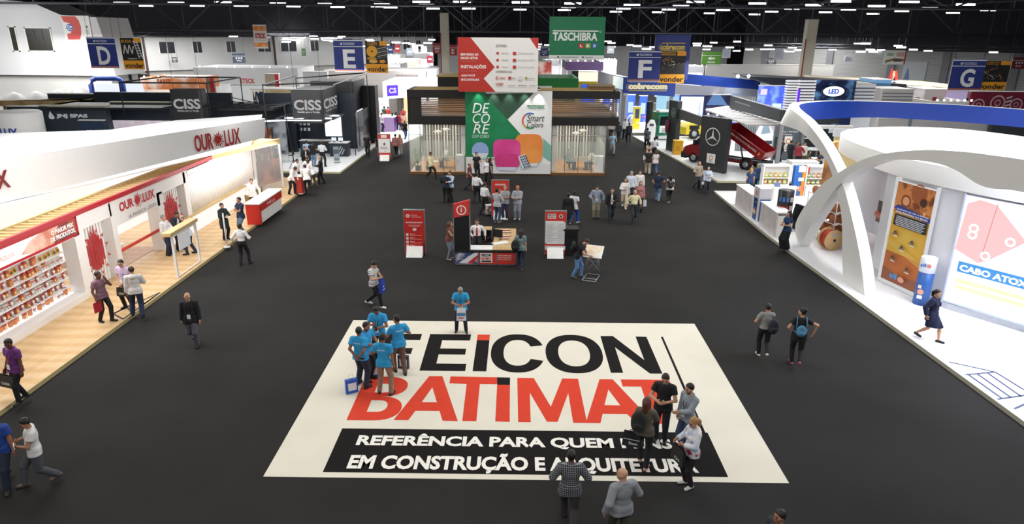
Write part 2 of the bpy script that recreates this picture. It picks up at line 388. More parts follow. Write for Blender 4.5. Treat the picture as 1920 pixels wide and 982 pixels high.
def person(label, at, face, top=('tee', '#ffffff'), bot=('trousers', '#1c1d22'), hair=('short', 'black'), h=1.74, z=0.0, stance='stand', arms=('down', 'down'), lean=0.0,
           look=(0, 0), skin='m', fem=False, shoe='#17171a', beard=None, badge=None, tie=None, belt=None, glasses=False, group=None, name='person', under='#e9e7e2', turn=0.0, extra=None, seat=.46):
    """at = photo pixel of the point between the feet; face 0 = towards the camera, 90 = to the right"""
    g = G(at[0], at[1], z) if len(at) == 2 else np.array(at, float); dist = np.linalg.norm(g-EYE)
    res = .0125 if dist < 24 else .016 if dist < 32 else .021 if dist < 46 else .028
    s = h/1.75; root = thing('person', label, 'person', g, math.radians(180+face), group); near = dist < 32
    L, R = (STANCE[stance] if isinstance(stance, str) else stance); sit = stance == 'sit'
    sk = M(SKINS.get(skin, skin), .5, var=.08, scale=9); hip_w = .098 if fem else .092
    sh_w = .158 if fem else .185; l1, l2 = .44*s, .42*s
    hz = .93*s if not sit else seat+.10
    feet = []
    for sd, (o, f, u) in ((-1, L), (1, R)): feet.append(np.array([sd*o*s, f*s, .085*s+u*s]))
    if not sit:
        for sd, an in zip((-1, 1), feet):
            d = math.hypot(an[0]-sd*hip_w*s, an[1]); hz = min(hz, an[2]+math.sqrt(max(.01, (.855*s)**2-d*d)))
    hc = np.array([0, 0, hz]); la = math.radians(lean)
    tw = math.radians(turn); Rl = np.array([[1, 0, 0], [0, math.cos(la), math.sin(la)], [0, -math.sin(la), math.cos(la)]])@np.array([[math.cos(tw), -math.sin(tw), 0], [math.sin(tw), math.cos(tw), 0], [0, 0, 1]])
    T = lambda x, y, zz: hc+Rl@(np.array([x, y, zz])*s)
    bw = .9 if fem else 1.0
    fat = 1.0
    if isinstance(extra, dict): fat = extra.get('fat', 1.0)
    torso = [ell(T(0, .0, .03), np.array([.165, .112, .13])*s*np.array([1, fat, 1]), Rl), ell(T(0, .012, .17), np.array([.142*bw, .105*fat, .18])*s, Rl), ell(T(0, .0, .36), np.array([.165*bw, .108, .19])*s, Rl),
             cap(T(-sh_w*.80, -.012, .475), T(sh_w*.80, -.012, .475), .062*s)]
    if fem: torso += [ell(T(-.07, .085, .35), np.array([.06, .05, .06])*s, Rl), ell(T(.07, .085, .35), np.array([.06, .05, .06])*s, Rl)]
    # head
    yw, pt = math.radians(look[0]), math.radians(look[1])
    Rh = np.array([[math.cos(yw), math.sin(yw), 0], [-math.sin(yw), math.cos(yw), 0], [0, 0, 1]])@np.array([[1, 0, 0], [0, math.cos(pt), math.sin(pt)], [0, -math.sin(pt), math.cos(pt)]])
    Rh = Rh if abs(lean) < 25 else Rl@Rh
    nb, nt = T(0, -.012, .53), T(0, -.002, .60)
    H = lambda x, y, zz: nt+Rh@(np.array([x, y+.018, zz+.105])*s)
    hs = 1.06 if not near else 1.03
    Hs = np.array([1, 1, 1])*s*hs
    head = [ell(H(0, -.012, .022), np.array([.075, .093, .092])*Hs, Rh), ell(H(0, .022, -.045), np.array([.056, .066, .072])*Hs, Rh), cap(H(0, .093, .012), H(0, .106, -.022), .009*s, .014*s),
            cap(H(-.052, .05, -.01), H(.052, .05, -.01), .026*s), ell(H(0, .078, -.062), np.array([.024, .014, .012])*s, Rh), ell(H(0, .066, -.098), np.array([.022, .02, .017])*s, Rh),
            ell(H(-.078, -.008, -.01), np.array([.011, .022, .033])*s, Rh), ell(H(.078, -.008, -.01), np.array([.011, .022, .033])*s, Rh)]
    neck = [cap(nb, nt+Rh@np.array([0, 0, .03])*s, (.05 if fem else .058)*s, (.046 if fem else .054)*s), cap(T(-.08, -.02, .50), T(.08, -.02, .50), .045*s)]
    eyesub = [ell(H(-.031, .101, .008), np.array([.016, .012, .010])*s, Rh), ell(H(.031, .101, .008), np.array([.016, .012, .010])*s, Rh)] if near else []
    # legs
    legs, shoes, kn = [], [], []
    for sd, an in zip((-1, 1), feet):
        hp = np.array([sd*hip_w*s, 0, hz-.02*s]); k, a = ik(hp, an, l1, l2, np.array([sd*.12, 1, .0 if not sit else .8]))
        kn.append(k); legs.append((hp, k, a)); lf = an[2]-.085*s
        td = nrm(np.array([sd*.22, 1, -2.2*min(lf, .25)])); toe = a+td*.155*s+np.array([0, 0, -.055*s+ (0 if lf < .02 else -.01)])
        heel = a-td*.045*s+np.array([0, 0, -.05*s]); shoes.append((a, heel, toe))
    legp = []
    for hp, k, a in legs: legp += [cap(hp, k, (.088 if not fem else .09)*s, .055*s), cap(k, k+(a-k)*.35, .054*s, .057*s), cap(k+(a-k)*.35, a, .056*s, .036*s)]
    footp = [cap(hl, te, .034*s, .03*s) for a, hl, te in shoes]
    # arms
    armp, slv, hands = [], [], []
    for i, sd in ((0, -1), (1, 1)):
        ar = arms[i]; tg, pole = ARMS[ar] if isinstance(ar, str) else ar
        S0 = T(sd*sh_w, -.012, .475); W0 = S0+Rl@(np.array([tg[0]*sd, tg[1], tg[2]])*s)
        e, w = ik(S0, W0, .285*s, .25*s, Rl@np.array([pole[0]*sd, pole[1], pole[2]], float))
        armp += [cap(S0, e, (.05 if fem else .056)*s, .041*s), cap(e, w, .04*s, .027*s)]
        slv.append((S0, e, w))
        d = nrm(w-e); side = np.array([0, 1, 0.0]) if abs(d[2]) > .75 else np.array([0, 0, 1.0])
        t = nrm(side-d*(side@d)); pn = np.cross(d, t)*sd*-1
        hands.append((w, d, t, pn))
    hb = MB()
    for w, d, t, pn in hands:
        hl = .092*s; vs = []
        for q, (wd, th) in ((-.2, (.024, .02)), (.15, (.032, .016)), (.6, (.040, .016)), (1.0, (.040, .012))):
            c = w+d*hl*q
            vs += [c+t*wd*s*a+pn*th*s*b for a, b in ((-1, -.7), (-.7, -1), (.7, -1), (1, -.7), (1, .7), (.7, 1), (-.7, 1), (-1, .7))]
        hb.add(vs, [(i*8+j, i*8+(j+1) % 8, i*8+8+(j+1) % 8, i*8+8+j) for i in range(3) for j in range(8)]+[tuple(range(8))[::-1], tuple(range(24, 32))], sk)
        for u, fl in ((.031, .074), (.0105, .084), (-.0105, .078), (-.031, .06)):
            b0 = w+d*hl*.95+t*u*s; m1 = b0+nrm(d+pn*.35)*fl*.45*s; m2 = m1+nrm(d*.8+pn*.75)*fl*.32*s; m3 = m2+nrm(d*.4+pn)*fl*.25*s
            hb.tube([b0, m1, m2, m3], .0095*s, sk, 6, rs=[.0105*s, .0098*s, .009*s, .007*s])
        b0 = w+d*hl*.25+t*.028*s; m1 = b0+nrm(d*.7+t*.75+pn*.2)*.04*s; m2 = m1+nrm(d+t*.15+pn*.3)*.034*s
        hb.tube([b0, m1, m2], .012*s, sk, 6, rs=[.014*s, .0115*s, .009*s])
    V, Q = grow(torso+neck+head+legp+footp+armp, res, 0, .022*s, sub=eyesub)
    skinmesh('body', V, Q, sk, root, hb)
    info = {'root': root, 'hands': [np.array(x[0]+x[1]*.09*s) for x in hands], 'T': T, 'Rl': Rl, 's': s, 'hz': hz, 'g': g, 'rz': math.radians(180+face), 'H': H}
    nxt = Rl@np.array([0, 0, 1.0])
    # trousers, skirt
    bk, bc = bot[0], bot[1]; bm = bc if hasattr(bc, 'node_tree') else M(bc, .85, var=.16, scale=14)
    up = max(res*.75, .013)
    if bk in ('trousers', 'loose', 'wide'):
        o = up if bk == 'trousers' else up+.012; tp = []
        for hp, k, a in legs:
            c = a+np.array([0, 0, -.012]); r1 = .060 if bk != 'wide' else .12
            tp += [cap(hp, k, .09*s, (.062 if bk != 'wide' else .115)*s), cap(k, c, r1*s, (.048 if bk != 'wide' else .14)*s, cuts=((nrm(a-k), c+nrm(a-k)*.012),))]
        V, Q = grow(torso[:2]+tp, res, o, .02*s, inter=[(nxt, T(0, 0, .115))]); skinmesh('trousers', V, Q, bm, root)
    elif bk in ('skirt', 'dress'):
        ln = bot[2] if len(bot) > 2 else .48; mid = (kn[0]+kn[1])/2
        V, Q = grow(torso[:2]+[cap(hc, mid, .155*s, .15*s, cuts=((np.array([0, 0, -1.0]), hc-np.array([0, 0, ln*s])),))]+[cap(hp, k, .1*s, .09*s, cuts=((np.array([0, 0, -1.0]), hc-np.array([0, 0, ln*s])),)) for hp, k, a in legs], res, up, .03, inter=[(nxt, T(0, 0, .12))]); skinmesh('skirt', V, Q, bm, root)
    elif bk == 'shorts':
        V, Q = grow(torso[:2]+[cap(hp, k, .1*s, .085*s, cuts=((nrm(k-hp), k-nrm(k-hp)*.02),)) for hp, k, a in legs], res, up, .02, inter=[(nxt, T(0, 0, .115))]); skinmesh('shorts', V, Q, bm, root)
    # shoes
    sm = M(shoe, .5, var=.05)
    for a, hl, te in shoes:
        lowz = min(hl[2]-.034*s, te[2]-.03*s, 1); fl = ((np.array([0, 0, -1.0]), np.array([0, 0, .004])),)
        V, Q = grow([cap(hl, te, .037*s, .034*s), cap(a+np.array([0, 0, -.03*s]), (hl+te)/2, .04*s, .036*s)], min(res, .016), .006, .015, inter=[fl[0]]); skinmesh('shoe', V, Q, sm, root)
    # top
    tk, tc = top[0], top[1]; tm = tc if hasattr(tc, 'node_tree') else M(tc, .8, var=.10, scale=10)
    hem = {'tee': -.09, 'long': -.10, 'tucked': .085, 'polo': -.09, 'jacket': -.15, 'tank': -.06, 'coat': -.40}.get(tk, -.09)
    if len(top) > 2: hem = top[2]
    frac = {'tee': .55, 'polo': .6, 'tank': 0.0}.get(tk, 1.0)
    def sleeves(o, fr):
        pr = []
        for S0, e, w in slv:
            if fr <= 0: continue
            if fr < 1: n = nrm(e-S0); pr += [cap(S0, e, .058*s, .054*s, cuts=((n, S0+(e-S0)*fr),))]
            else: n = nrm(w-e); pr += [cap(S0, e, .058*s, .046*s), cap(e, w, .046*s, .036*s, cuts=((n, e+(w-e)*.97),))]
        return pr
    def upper(nm, m, o, hm, fr, neckz=.555, more=(), sub=()):
        body = torso[:4]+(torso[4:] if fem else [])+[cap(T(-.09, -.02, .50), T(.09, -.02, .50), .05*s)]
        if hm < 0: body = body+[cap(T(-.085, 0, .03), T(.085, 0, .03), .105*s, .105*s), cap(T(-.09, 0.005, -.07), T(.09, 0.005, -.07), .112*s, .112*s), cap(T(-.09, 0.005, -.16), T(.09, 0.005, -.16), .112*s, .112*s)]
        if hm < -.2: body = body+[cap(T(0, 0, -.1), T(0, 0, -.45), .16*s, .17*s)]
        n2 = nrm(Rl@np.array([0, .35, 1.0]))
        V, Q = grow(body+sleeves(o, fr)+list(more), res, o, .02*s, inter=[(-nxt, T(0, 0, hm)), (n2, T(0, 0, neckz))], sub=sub); return skinmesh(nm, V, Q, m, root)
    if tk in ('jacket', 'coat'):
        upper('shirt', M(under, .8, var=.05), up, .05, 1.0)
        wd = [ell(T(0, .16, .22), np.array([.055, .13, .42])*s, Rl)]
        upper('jacket', tm, up+.016, hem, 1.0, .56, sub=wd)
    else: upper('shirt', tm, up+(.016 if bk == 'loose' else .007) if hem < .05 else up, hem, frac)
    if tk in ('polo', 'long', 'tucked', 'jacket'):   # collar
        V, Q = grow([cap(T(-.035, -.045, .545), T(.035, -.045, .545), .048*s), cap(T(-.045, -.01, .53), T(.045, -.01, .53), .045*s)], max(.012, res*.6), .004, .015, inter=[(nrm(Rl@np.array([0, .5, 1.0])), T(0, 0, .565))]); skinmesh('collar', V, Q, tm, root)
    if belt or tk == 'tucked':
        V, Q = grow(torso[:2], res, up+.008, .02, inter=[(nxt, T(0, 0, .118)), (-nxt, T(0, 0, .08))]); skinmesh('belt', V, Q, M(belt or '#1a1512', .4), root)
    # hair
    hk = hair[0]; hm_ = M(HAIRC.get(hair[1], hair[1]), .55, var=.25, scale=40); hres = min(res, .014); n = nrm(Rh@np.array([0, .75, -.66]))
    cranium = [ell(H(0, -.016, .026), np.array([.077, .094, .096])*Hs, Rh)]; hcut = [(n, H(0, .045, .045))]
    if hk in ('short', 'long', 'bun', 'pony', 'curly'):
        pr = list(cranium)
        if hk == 'long': pr += [cap(H(0, -.07, .0), H(0, -.085, -.20), .075*s, .06*s), cap(H(-.065, -.03, .01), H(-.07, -.02, -.17), .03*s, .025*s), cap(H(.065, -.03, .01), H(.07, -.02, -.17), .03*s, .025*s)]; hcut = [(nrm(Rh@np.array([0, .95, -.3])), H(0, .04, .06))]
        if hk == 'bun': pr += [ell(H(0, -.09, .085), np.array([.045, .045, .042])*s, Rh)]
        if hk == 'pony': pr += [cap(H(0, -.10, .04), H(0, -.15, -.02), .03*s, .035*s), cap(H(0, -.15, -.02), H(0, -.12, -.22), .035*s, .02*s)]
        if hk == 'curly': pr += [ell(H(0, -.02, .05), np.array([.088, .10, .09])*s, Rh)]
        V, Q = grow(pr, hres, max(.010, hres*.7), .02, inter=hcut); skinmesh('hair', V, Q, hm_, root)
    elif hk == 'fringe':
        V, Q = grow(cranium, hres, .008, .02, inter=hcut+[(Rh@np.array([0, 0, 1.0]), H(0, 0, .045))]); skinmesh('hair', V, Q, hm_, root)
    elif hk == 'cap':
        V, Q = grow(cranium, hres, .016, .02, inter=[(Rh@np.array([0, .1, -1.0]), H(0, 0, .045))]); c = skinmesh('cap', V, Q, M(hair[1], .7), root)
        V, Q = grow([ell(H(0, .10, .045), np.array([.065, .085, .009])*s, Rh)], .012, .003, .01); skinmesh('cap_brim', V, Q, M(hair[1], .7), c)
        V, Q = grow(cranium, hres, .008, .02, inter=hcut+[(Rh@np.array([0, 0, 1.0]), H(0, 0, .045))]); skinmesh('hair', V, Q, M(HAIRC['dark'], .6), root)
    if beard:
        V, Q = grow([ell(H(0, .022, -.05), np.array([.058, .069, .076])*Hs, Rh)], hres, .007, .01, inter=[(Rh@np.array([0, -1.0, 0]), H(0, .015, 0)), (Rh@np.array([0, .35, 1.0]), H(0, .08, -.075))]); skinmesh('beard', V, Q, M(HAIRC[beard], .6), root)
    if near and dist < 40:
        for sx in (-1, 1):
            MB().ball(H(sx*.031, .083, .008), .011*s, M('#1d1512', .2), 5).build('eye', root)
            b = MB(); b.tube([H(sx*.016, .099, .027), H(sx*.034, .096, .031), H(sx*.05, .08, .026)], .0045*s, hm_ if hk != 'bald' else M(HAIRC['dark'], .6), 5); b.build('eyebrow', root)
        MB().tube([H(-.022, .090, -.064), H(0, .098, -.062), H(.022, .090, -.064)], .005*s, M('#8a4a40', .5), 5).build('lips', root)
    if glasses:
        b = MB(); gm = M('#121214', .3)
        for sx in (-1, 1): b.tube([H(sx*.034+.024*math.cos(a), .108, .008+.018*math.sin(a)) for a in np.linspace(0, 2*PI, 11)], .003*s, gm, 5); b.tube([H(sx*.058, .106, .012), H(sx*.08, .0, .012)], .003*s, gm, 5)
        b.build('glasses', root)
    if badge:
        b = MB(); y = .135*fat if near else .15*fat
        for sx in (-1, 1): b.tube([T(sx*.06, .06, .53), T(sx*.05, y*.95, .38), T(0, y+.015, .16)], .006, M(badge, .7), 5)
        b.build('lanyard', root); o = MB(); c = T(0, y+.02, .10); ux = Rl@np.array([1, 0, 0.0]); uy = Rl@np.array([0, 1, 0.0])
        q = [c+ux*a*.05+nxt*e*.065+uy*f for f in (0, .008) for a, e in ((-1, -1), (1, -1), (1, 1), (-1, 1))]
        o.add(q, [(0, 1, 2, 3), (7, 6, 5, 4), (0, 4, 5, 1), (1, 5, 6, 2), (2, 6, 7, 3), (3, 7, 4, 0)], M('#f5f5f2', .4)); o.build('name_badge', root)
    if isinstance(extra, dict) and extra.get('print'):
        A = Art(.20*s, .035*s); A.text('ALCANTARA MACHADO', 0, 0, 1, 1, '#dfeef6', .03); o = A.build('back_print', root, T(.10, -.150, .40)); o.rotation_euler = (la, 0, PI+tw)
    if tie:
        o = MB(); q = []
        for w_, zz, yy in ((.018, .50, .10), (.03, .44, .128), (.036, .30, .14), (.042, .16, .137), (.0, .09, .13)): q += [T(-w_, yy+.012, zz), T(w_, yy+.012, zz), T(w_, yy+.022, zz), T(-w_, yy+.022, zz)]
        o.add(q, [(i*4+j, i*4+(j+1) % 4, i*4+4+(j+1) % 4, i*4+4+j) for i in range(4) for j in range(4)]+[(0, 1, 2, 3)], M(tie, .6)); o.build('tie', root)
    return info
def wpt(p, loc):
    c, s_ = math.cos(p['rz']), math.sin(p['rz']); return np.array([p['g'][0]+c*loc[0]-s_*loc[1], p['g'][1]+s_*loc[0]+c*loc[1], p['g'][2]+loc[2]])
def bag(p, hand, label, col, w=.34, h=.38, d=.10, col2=None, art=None, rz=None, drop=.12, cat='bag', name='carrier_bag', handle=None):
    """a carrier bag hanging from a hand (0 left, 1 right)"""
    c = wpt(p, p['hands'][hand]); t = thing(name, label, cat, (c[0], c[1], c[2]-drop-h), p['rz'] if rz is None else rz)
    b = MB(); m = M(col, .55, var=.06); f = .42
    b.add([(-w/2, -d/2, 0), (w/2, -d/2, 0), (w/2, d/2, 0), (-w/2, d/2, 0), (-w*.47, -d*f, h*.6), (w*.47, -d*f, h*.6), (w*.47, d*f, h*.6), (-w*.47, d*f, h*.6), (-w*.44, -d*.2, h), (w*.44, -d*.2, h), (w*.44, d*.2, h), (-w*.44, d*.2, h)],
          [(3, 2, 1, 0)]+[(i*4+j, i*4+(j+1) % 4, i*4+4+(j+1) % 4, i*4+4+j) for i in (0, 1) for j in range(4)], m)
    b.build('bag_body', t)
    for yy in (-.2*d, .2*d): MB().tube([(-w*.2, yy, h-.01), (-w*.16, yy*.6, h+drop*.6), (0, 0, h+drop), (w*.16, yy*.6, h+drop*.6), (w*.2, yy, h-.01)], .008, M(handle or col, .6), 5).build('handle', t)
    if art:
        for sgn in (1, -1):
            A = Art(w*.86, h*.5); art(A); o = A.build('printed_mark', t, (-w*.43*sgn, -sgn*(d*.5+.004), h*.12), 0 if sgn > 0 else PI)
    return t
def backpack(p, label, col, side=-1, w=.30, h=.42, d=.16, z0=.08, x0=0.0, name='backpack', cat='backpack', col2=None):
    """a rucksack on the back (side -1) or slung to one side"""
    s = p['s']; c = p['T'](x0, side*.22, z0); b0 = wpt(p, c); t = thing(name, label, cat, b0, p['rz'])
    m = M(col, .7, var=.1); pr = [ell((0, 0, h*.42), (w*.5, d*.55, h*.52)), ell((0, side*.03, h*.25), (w*.42, d*.5, h*.28))]
    V, Q = grow(pr, .02, 0, .04); skinmesh('pack_body', V, Q, m, t)
    V, Q = grow([ell((0, side*(d*.5+.01), h*.25), (w*.34, d*.25, h*.2))], .02, 0, .03); skinmesh('front_pocket', V, Q, M(col2 or col, .7, var=.1), t)
    if not x0:
        for sx in (-1, 1):
            rel = lambda q: (p['T'](*q)-c)
            MB().tube([rel((sx*.11, -.13, .12)), rel((sx*.13, -.16, .45)), rel((sx*.115, -.05, .575)), rel((sx*.12, .09, .50)), rel((sx*.14, .12, .33)), rel((sx*.17, -.02, .16)), rel((sx*.12, -.14, .12))], .018, M(col, .7), 6).build('strap', t)
    return t
def handthing(p, hand, name, label, cat, size, col, rot=(0, 0, 0), dz=0.0, emit=0):
    c = wpt(p, p['hands'][hand]); b = MB(); b.box((0, 0, 0), size, M(col, .4, var=.03)); o = b.build(name, None, (c[0], c[1], c[2]+dz), p['rz'], bevel=min(size)*.2)
    o.rotation_euler = (rot[0], rot[1], p['rz']+rot[2]); return tag(o, label, cat)
# ------------------------------------------------------------------ the hall
def struct(o, kind='structure'): o['kind'] = kind; return o
CARPET = M('#2c2b2a', .95, var=.2, scale=.35)
CARPET.node_tree.nodes['Principled BSDF'].inputs['Specular IOR Level'].default_value = .15
struct(MB().bx(-120, 120, -12, 150, -.3, 0, CARPET).build('floor'))
ROOF = M('#0b0b0d', .9, var=.2, scale=.5)
struct(MB().bx(-120, 120, 58, 150, 14.2, 14.4, ROOF).build('ceiling'))
CORR = M('#4a4a50', .85, pattern='vslat', col2='#303036', var=.15, scale=.3)
struct(MB().bx(-120, 120, 146, 146.4, 0, 14.2, CORR).build('wall_back'))
PLASTER = M('#dcdcdc', .7, var=.03, scale=.3)
def hallwall(name, a, b, z0, z1, m, th=.4):
    a, b = np.array(a, float), np.array(b, float); L = np.linalg.norm(b-a); r = math.atan2(b[1]-a[1], b[0]-a[0])
    return struct(MB().bx(0, L, 0, th, z0, z1, m).build(name, None, (a[0], a[1], 0), r)), r
WL = ((-56, 92), (-16, 132))
hallwall('wall_left', WL[0], WL[1], 3.6, 8.0, PLASTER); hallwall('wall_left_lower', (-56.2, 92.4), (-16.2, 132.4), 0, 3.6, M('#b9b6b2', .7, var=.15, scale=.25))
hallwall('wall_left_upper', (-57, 93.5), (-15, 135), 8.0, 14.2, CORR)
SHUT = M('#b4b5b4', .6, pattern='hslat', col2='#8b8d8d', var=.06, scale=.3)
hallwall('wall_right', (40, 128), (92, 86), 0, 6.6, SHUT); hallwall('wall_right_upper', (40, 128.6), (92, 86.6), 6.6, 14.2, CORR)
rr_ = math.atan2(86-128, 92-40)
for i, t in enumerate((.06, .22, .36, .47, .60, .74, .86, .95)): struct(MB().bx(-.5, .5, -.35, .1, 0, 6.6, M('#83858a', .6)).build('trim_%d' % (i+11), None, (40+52*t, 128-42*t, 0), rr_))
for i, t in enumerate((.41, .67)): struct(MB().bx(-1.6, 1.6, -.1, .05, 0, 5.0, M('#c4ccd0', .5)).build('door_%d' % (i+1), None, (40+52*t, 128-42*t, 0), rr_))
hallwall('wall_far', (-16, 138), (40, 138), 0, 6.5, M('#c9cacc', .7, var=.2, scale=.3))
# mezzanine block at the left, with its two dark openings
mz = struct(MB().prism([(-64, 4.4), (-64, 12.6), (-50, 11.6), (-47.2, 10.4), (-43.6, 10.2), (-42.6, 4.4)], 1, 74, 80, PLASTER).build('wall_mezzanine'))
struct(MB().bx(-64, -43.5, 74.6, 80, 0, 4.4, M('#cfcdc9', .7, var=.1, scale=.3)).build('wall_mezzanine_base'))
def wallopen(i, u0, v0, u1, v1, y):
    a, b = AY(u0, v0, y), AY(u1, v1, y); w, h = b[0]-a[0], a[2]-b[2]
    o = MB().bx(0, w, -.02, .03, 0, h, M('#14130f', .3, pattern='vslat', col2='#262318')).build('window_%d' % i, None, (a[0], y, b[2]))
    f = MB(); m = M('#e9e6dc', .5); f.bx(-.12, 0, -.06, .03, -.1, h+.1, m).bx(w, w+.12, -.06, .03, -.1, h+.1, m).bx(-.12, w+.12, -.06, .03, h, h+.1, m).bx(-.12, w+.12, -.06, .03, -.1, 0, m)
    for k in (1, 2): f.bx(w*k/3-.03, w*k/3+.03, -.05, .02, 0, h, M('#3a3830', .5))
    f.build('window_frame', o); return struct(o)
wallopen(1, 17, 51, 36, 95, 73.97); wallopen(2, 47, 53, 101, 95, 73.97)
# windows of the long white wall
rl = math.atan2(40, 40)
for i, t in enumerate((.085, .155, .235, .32, .405, .47, .56, .70, .74, .83, .88, .93)):
    w = (1.3, 2.0, 1.2, 1.3, 2.0, 2.6, 1.4, 1.2, 1.4, 1.0, 1.4, 1.0)[i]
    p = (WL[0][0]+(WL[1][0]-WL[0][0])*t, WL[0][1]+(WL[1][1]-WL[0][1])*t)
    o = MB().bx(0, w, -.04, 0, 0, 1.5, M('#20242c', .2)).build('window_%d' % (i+3), None, (p[0], p[1], 5.9), rl); struct(o)
    MB().bx(-.1, 0, -.08, 0, -.1, 1.6, M('#f4f4f2')).bx(w, w+.1, -.08, 0, -.1, 1.6, M('#f4f4f2')).bx(w*.47, w*.53, -.07, 0, 0, 1.5, M('#cfd2d6')).build('window_frame', o)
for i, t in enumerate((.12, .45, .80)):
    p = (WL[0][0]+(WL[1][0]-WL[0][0])*t, WL[0][1]+(WL[1][1]-WL[0][1])*t)
    struct(MB().bx(-.12, .12, -.2, .1, 0, 8.2, M('#4a2f2c', .5)).build('trim_%d' % (i+1), None, (p[0], p[1], 0), rl))
# columns
def column(label, u, v0, w, y, mark):
    a = AY(u, v0, y); t = thing('column', label, 'column', (a[0], y, 0))
    MB().bx(-w/2, w/2, -w*.4, w*.4, 0, a[2], M('#bdb7a6', .7, var=.07, scale=.6)).build('shaft', t, bevel=.06)
    MB().bx(-w/2-.02, -w/2+.10, -w*.4-.03, -w*.4+.1, 0, a[2]*.8, M('#8c2b26', .5)).build('red_pipe', t)
    MB().bx(.05, .17, -w*.4-.12, -w*.4, 3.6, 3.9, BLACK).build('alarm_box', t)
    A = Art(1, 1); A.text('11', 0, 0, .45, .5, '#b0402f', .03); A.build('number', t, (-.1, -w*.4-.01, 2.6))
column('pale concrete column behind the red and white sector board', 833, 24, .98, 84, 0)
column('pale concrete column with a red pipe behind the blue ring stand', 1523, 36, 1.2, 82, 0)
# roof trusses
def truss(label, y, z0, z1, x0, x1, n, grp='roof trusses'):
    t = thing('roof_truss', label, 'truss', (0, y, z0), 0, grp); m = M('#4a4b52', .6); h = z1-z0
    MB().tube([(x0, 0, 0), (x1, 0, 0)], .13, m, 6).build('bottom_chord', t); MB().tube([(x0, 0, h), (x1, 0, h)], .14, m, 6).build('top_chord', t)
    b = MB(); d = (x1-x0)/n
    for i in range(n):
        xx = x0+d*i; b.tube([(xx, 0, 0), (xx, 0, h)], .07, m, 5); b.tube([(xx, 0, h if i % 2 else 0), (xx+d, 0, 0 if i % 2 else h)], .09, m, 5)
    b.build('web', t)
for i, y in enumerate((70, 88, 108, 128)): truss('dark steel roof truss crossing the hall under the ceiling', y, 11.4 if y < 80 else 9.0, 13.9, -100, 100, 34)
def joist(x, y0, y1):
    t = thing('roof_joist', 'dark steel joist running lengthwise under the dark ceiling', 'joist', (x, y0, 12.6), 0, 'roof joists'); m = M('#4c4d54', .6)
    MB().tube([(0, 0, 0), (0, y1-y0, 0)], .10, m, 5).build('bottom_chord', t); b = MB()
    for k in range(10): b.tube([(0, (y1-y0)*k/10, 0 if k % 2 else 1.4), (0, (y1-y0)*(k+1)/10, 1.4 if k % 2 else 0)], .06, m, 5)
    b.build('web', t)
for x in range(-72, 80, 18): joist(x, 62, 140)
# walkway rails with cables along both side walls
for nm, a, b, z in (('light lighting truss along the white left wall', (-58, 88), (-14, 128), 8.15), ('light lighting truss along the grey shuttered right wall', (32, 126), (90, 84), 6.95)):
    L = math.hypot(b[0]-a[0], b[1]-a[1]); t = thing('lighting_truss', nm, 'truss', (a[0], a[1], z), math.atan2(b[1]-a[1], b[0]-a[0])); m = M('#6d7076', .4, .6)
    for q in ((0, 0), (0, .5)): MB().tube([(0, q[0], q[1]), (L, q[0], q[1])], .05, m, 5).build('chord', t)
    bb = MB()
    for k in range(40): bb.tube([(L*k/40, 0, 0 if k % 2 else .5), (L*(k+1)/40, 0, .5 if k % 2 else 0)], .025, m, 4)
    bb.build('lacing', t)
# high-bay lamps
LP = [(130,5),(184,11),(228,4),(274,10),(330,4),(370,10),(418,3),(452,10),(521,5),(550,11),(611,6),(633,12),(716,7),(709,11),(732,13),(790,2),(800,8),(812,15),(866,2),(872,10),(879,15),(976,3),(976,11),(975,17),(1074,5),(1066,12),(1058,18),(1185,8),(1169,15),(1155,21),(1305,2),(1277,10),(1254,17),(1234,22),(1421,5),(1386,12),(1356,18),(1331,24),(1527,8),(1485,15),(1447,21),(1415,26),(1509,28),(1548,22),(1577,1),(1591,17),(1705,2),(1644,10),(1691,20),(1637,25),(1592,30),(1681,32),(1743,14),(1732,28),(1763,36),(1811,7),(1787,23),(1819,31),(1853,18),(1880,27),(1852,38),(1915,34)]
def lamp(loc, L, label, grp, hang=1.3):
    t = thing('ceiling_light', label, 'lamp', loc, 0, grp); e = .05*L
    MB().bx(-L/2, L/2, -.14, .14, -.16, 0, LAMP).build('tube', t); MB().bx(-L/2-.05, L/2+.05, -.16, .16, 0, .10, M('#55585e', .4)).build('housing', t)
    for sx in (-.4, .4): MB().tube([(L*sx, 0, .1), (L*sx, 0, hang)], .012, DARK, 4).build('hanger', t)
    return t
L0 = None
for u, v in LP:
    d = ray(u, v); k = (12.0-CAM_H)/d[2]; y = min(128, max(60, d[1]*k)); p = EYE+d*(y/d[1])
    if L0 is None: L0 = lamp(p, 1.75, 'white tube lamp hanging under the dark roof', 'high bay lamps under the roof')
    else: copy_tree(L0, None, p)
rnd = random.Random(3); L1 = None
for k in range(110):
    u = rnd.choice((rnd.uniform(590, 850), rnd.uniform(1000, 1260), rnd.uniform(1260, 1620), rnd.uniform(430, 640), rnd.uniform(1620, 1880)))
    v = rnd.uniform(72, 90)+(u-600)*.006 if u > 650 else rnd.uniform(66, 78); y = rnd.uniform(90, 126); p = AY(u, v, y)
    if L1 is None: L1 = lamp(p, 1.1, 'small white lamp in the crowded rows beyond the far stands', 'lamps over the far stands', 2.0)
    else: copy_tree(L1, None, p)

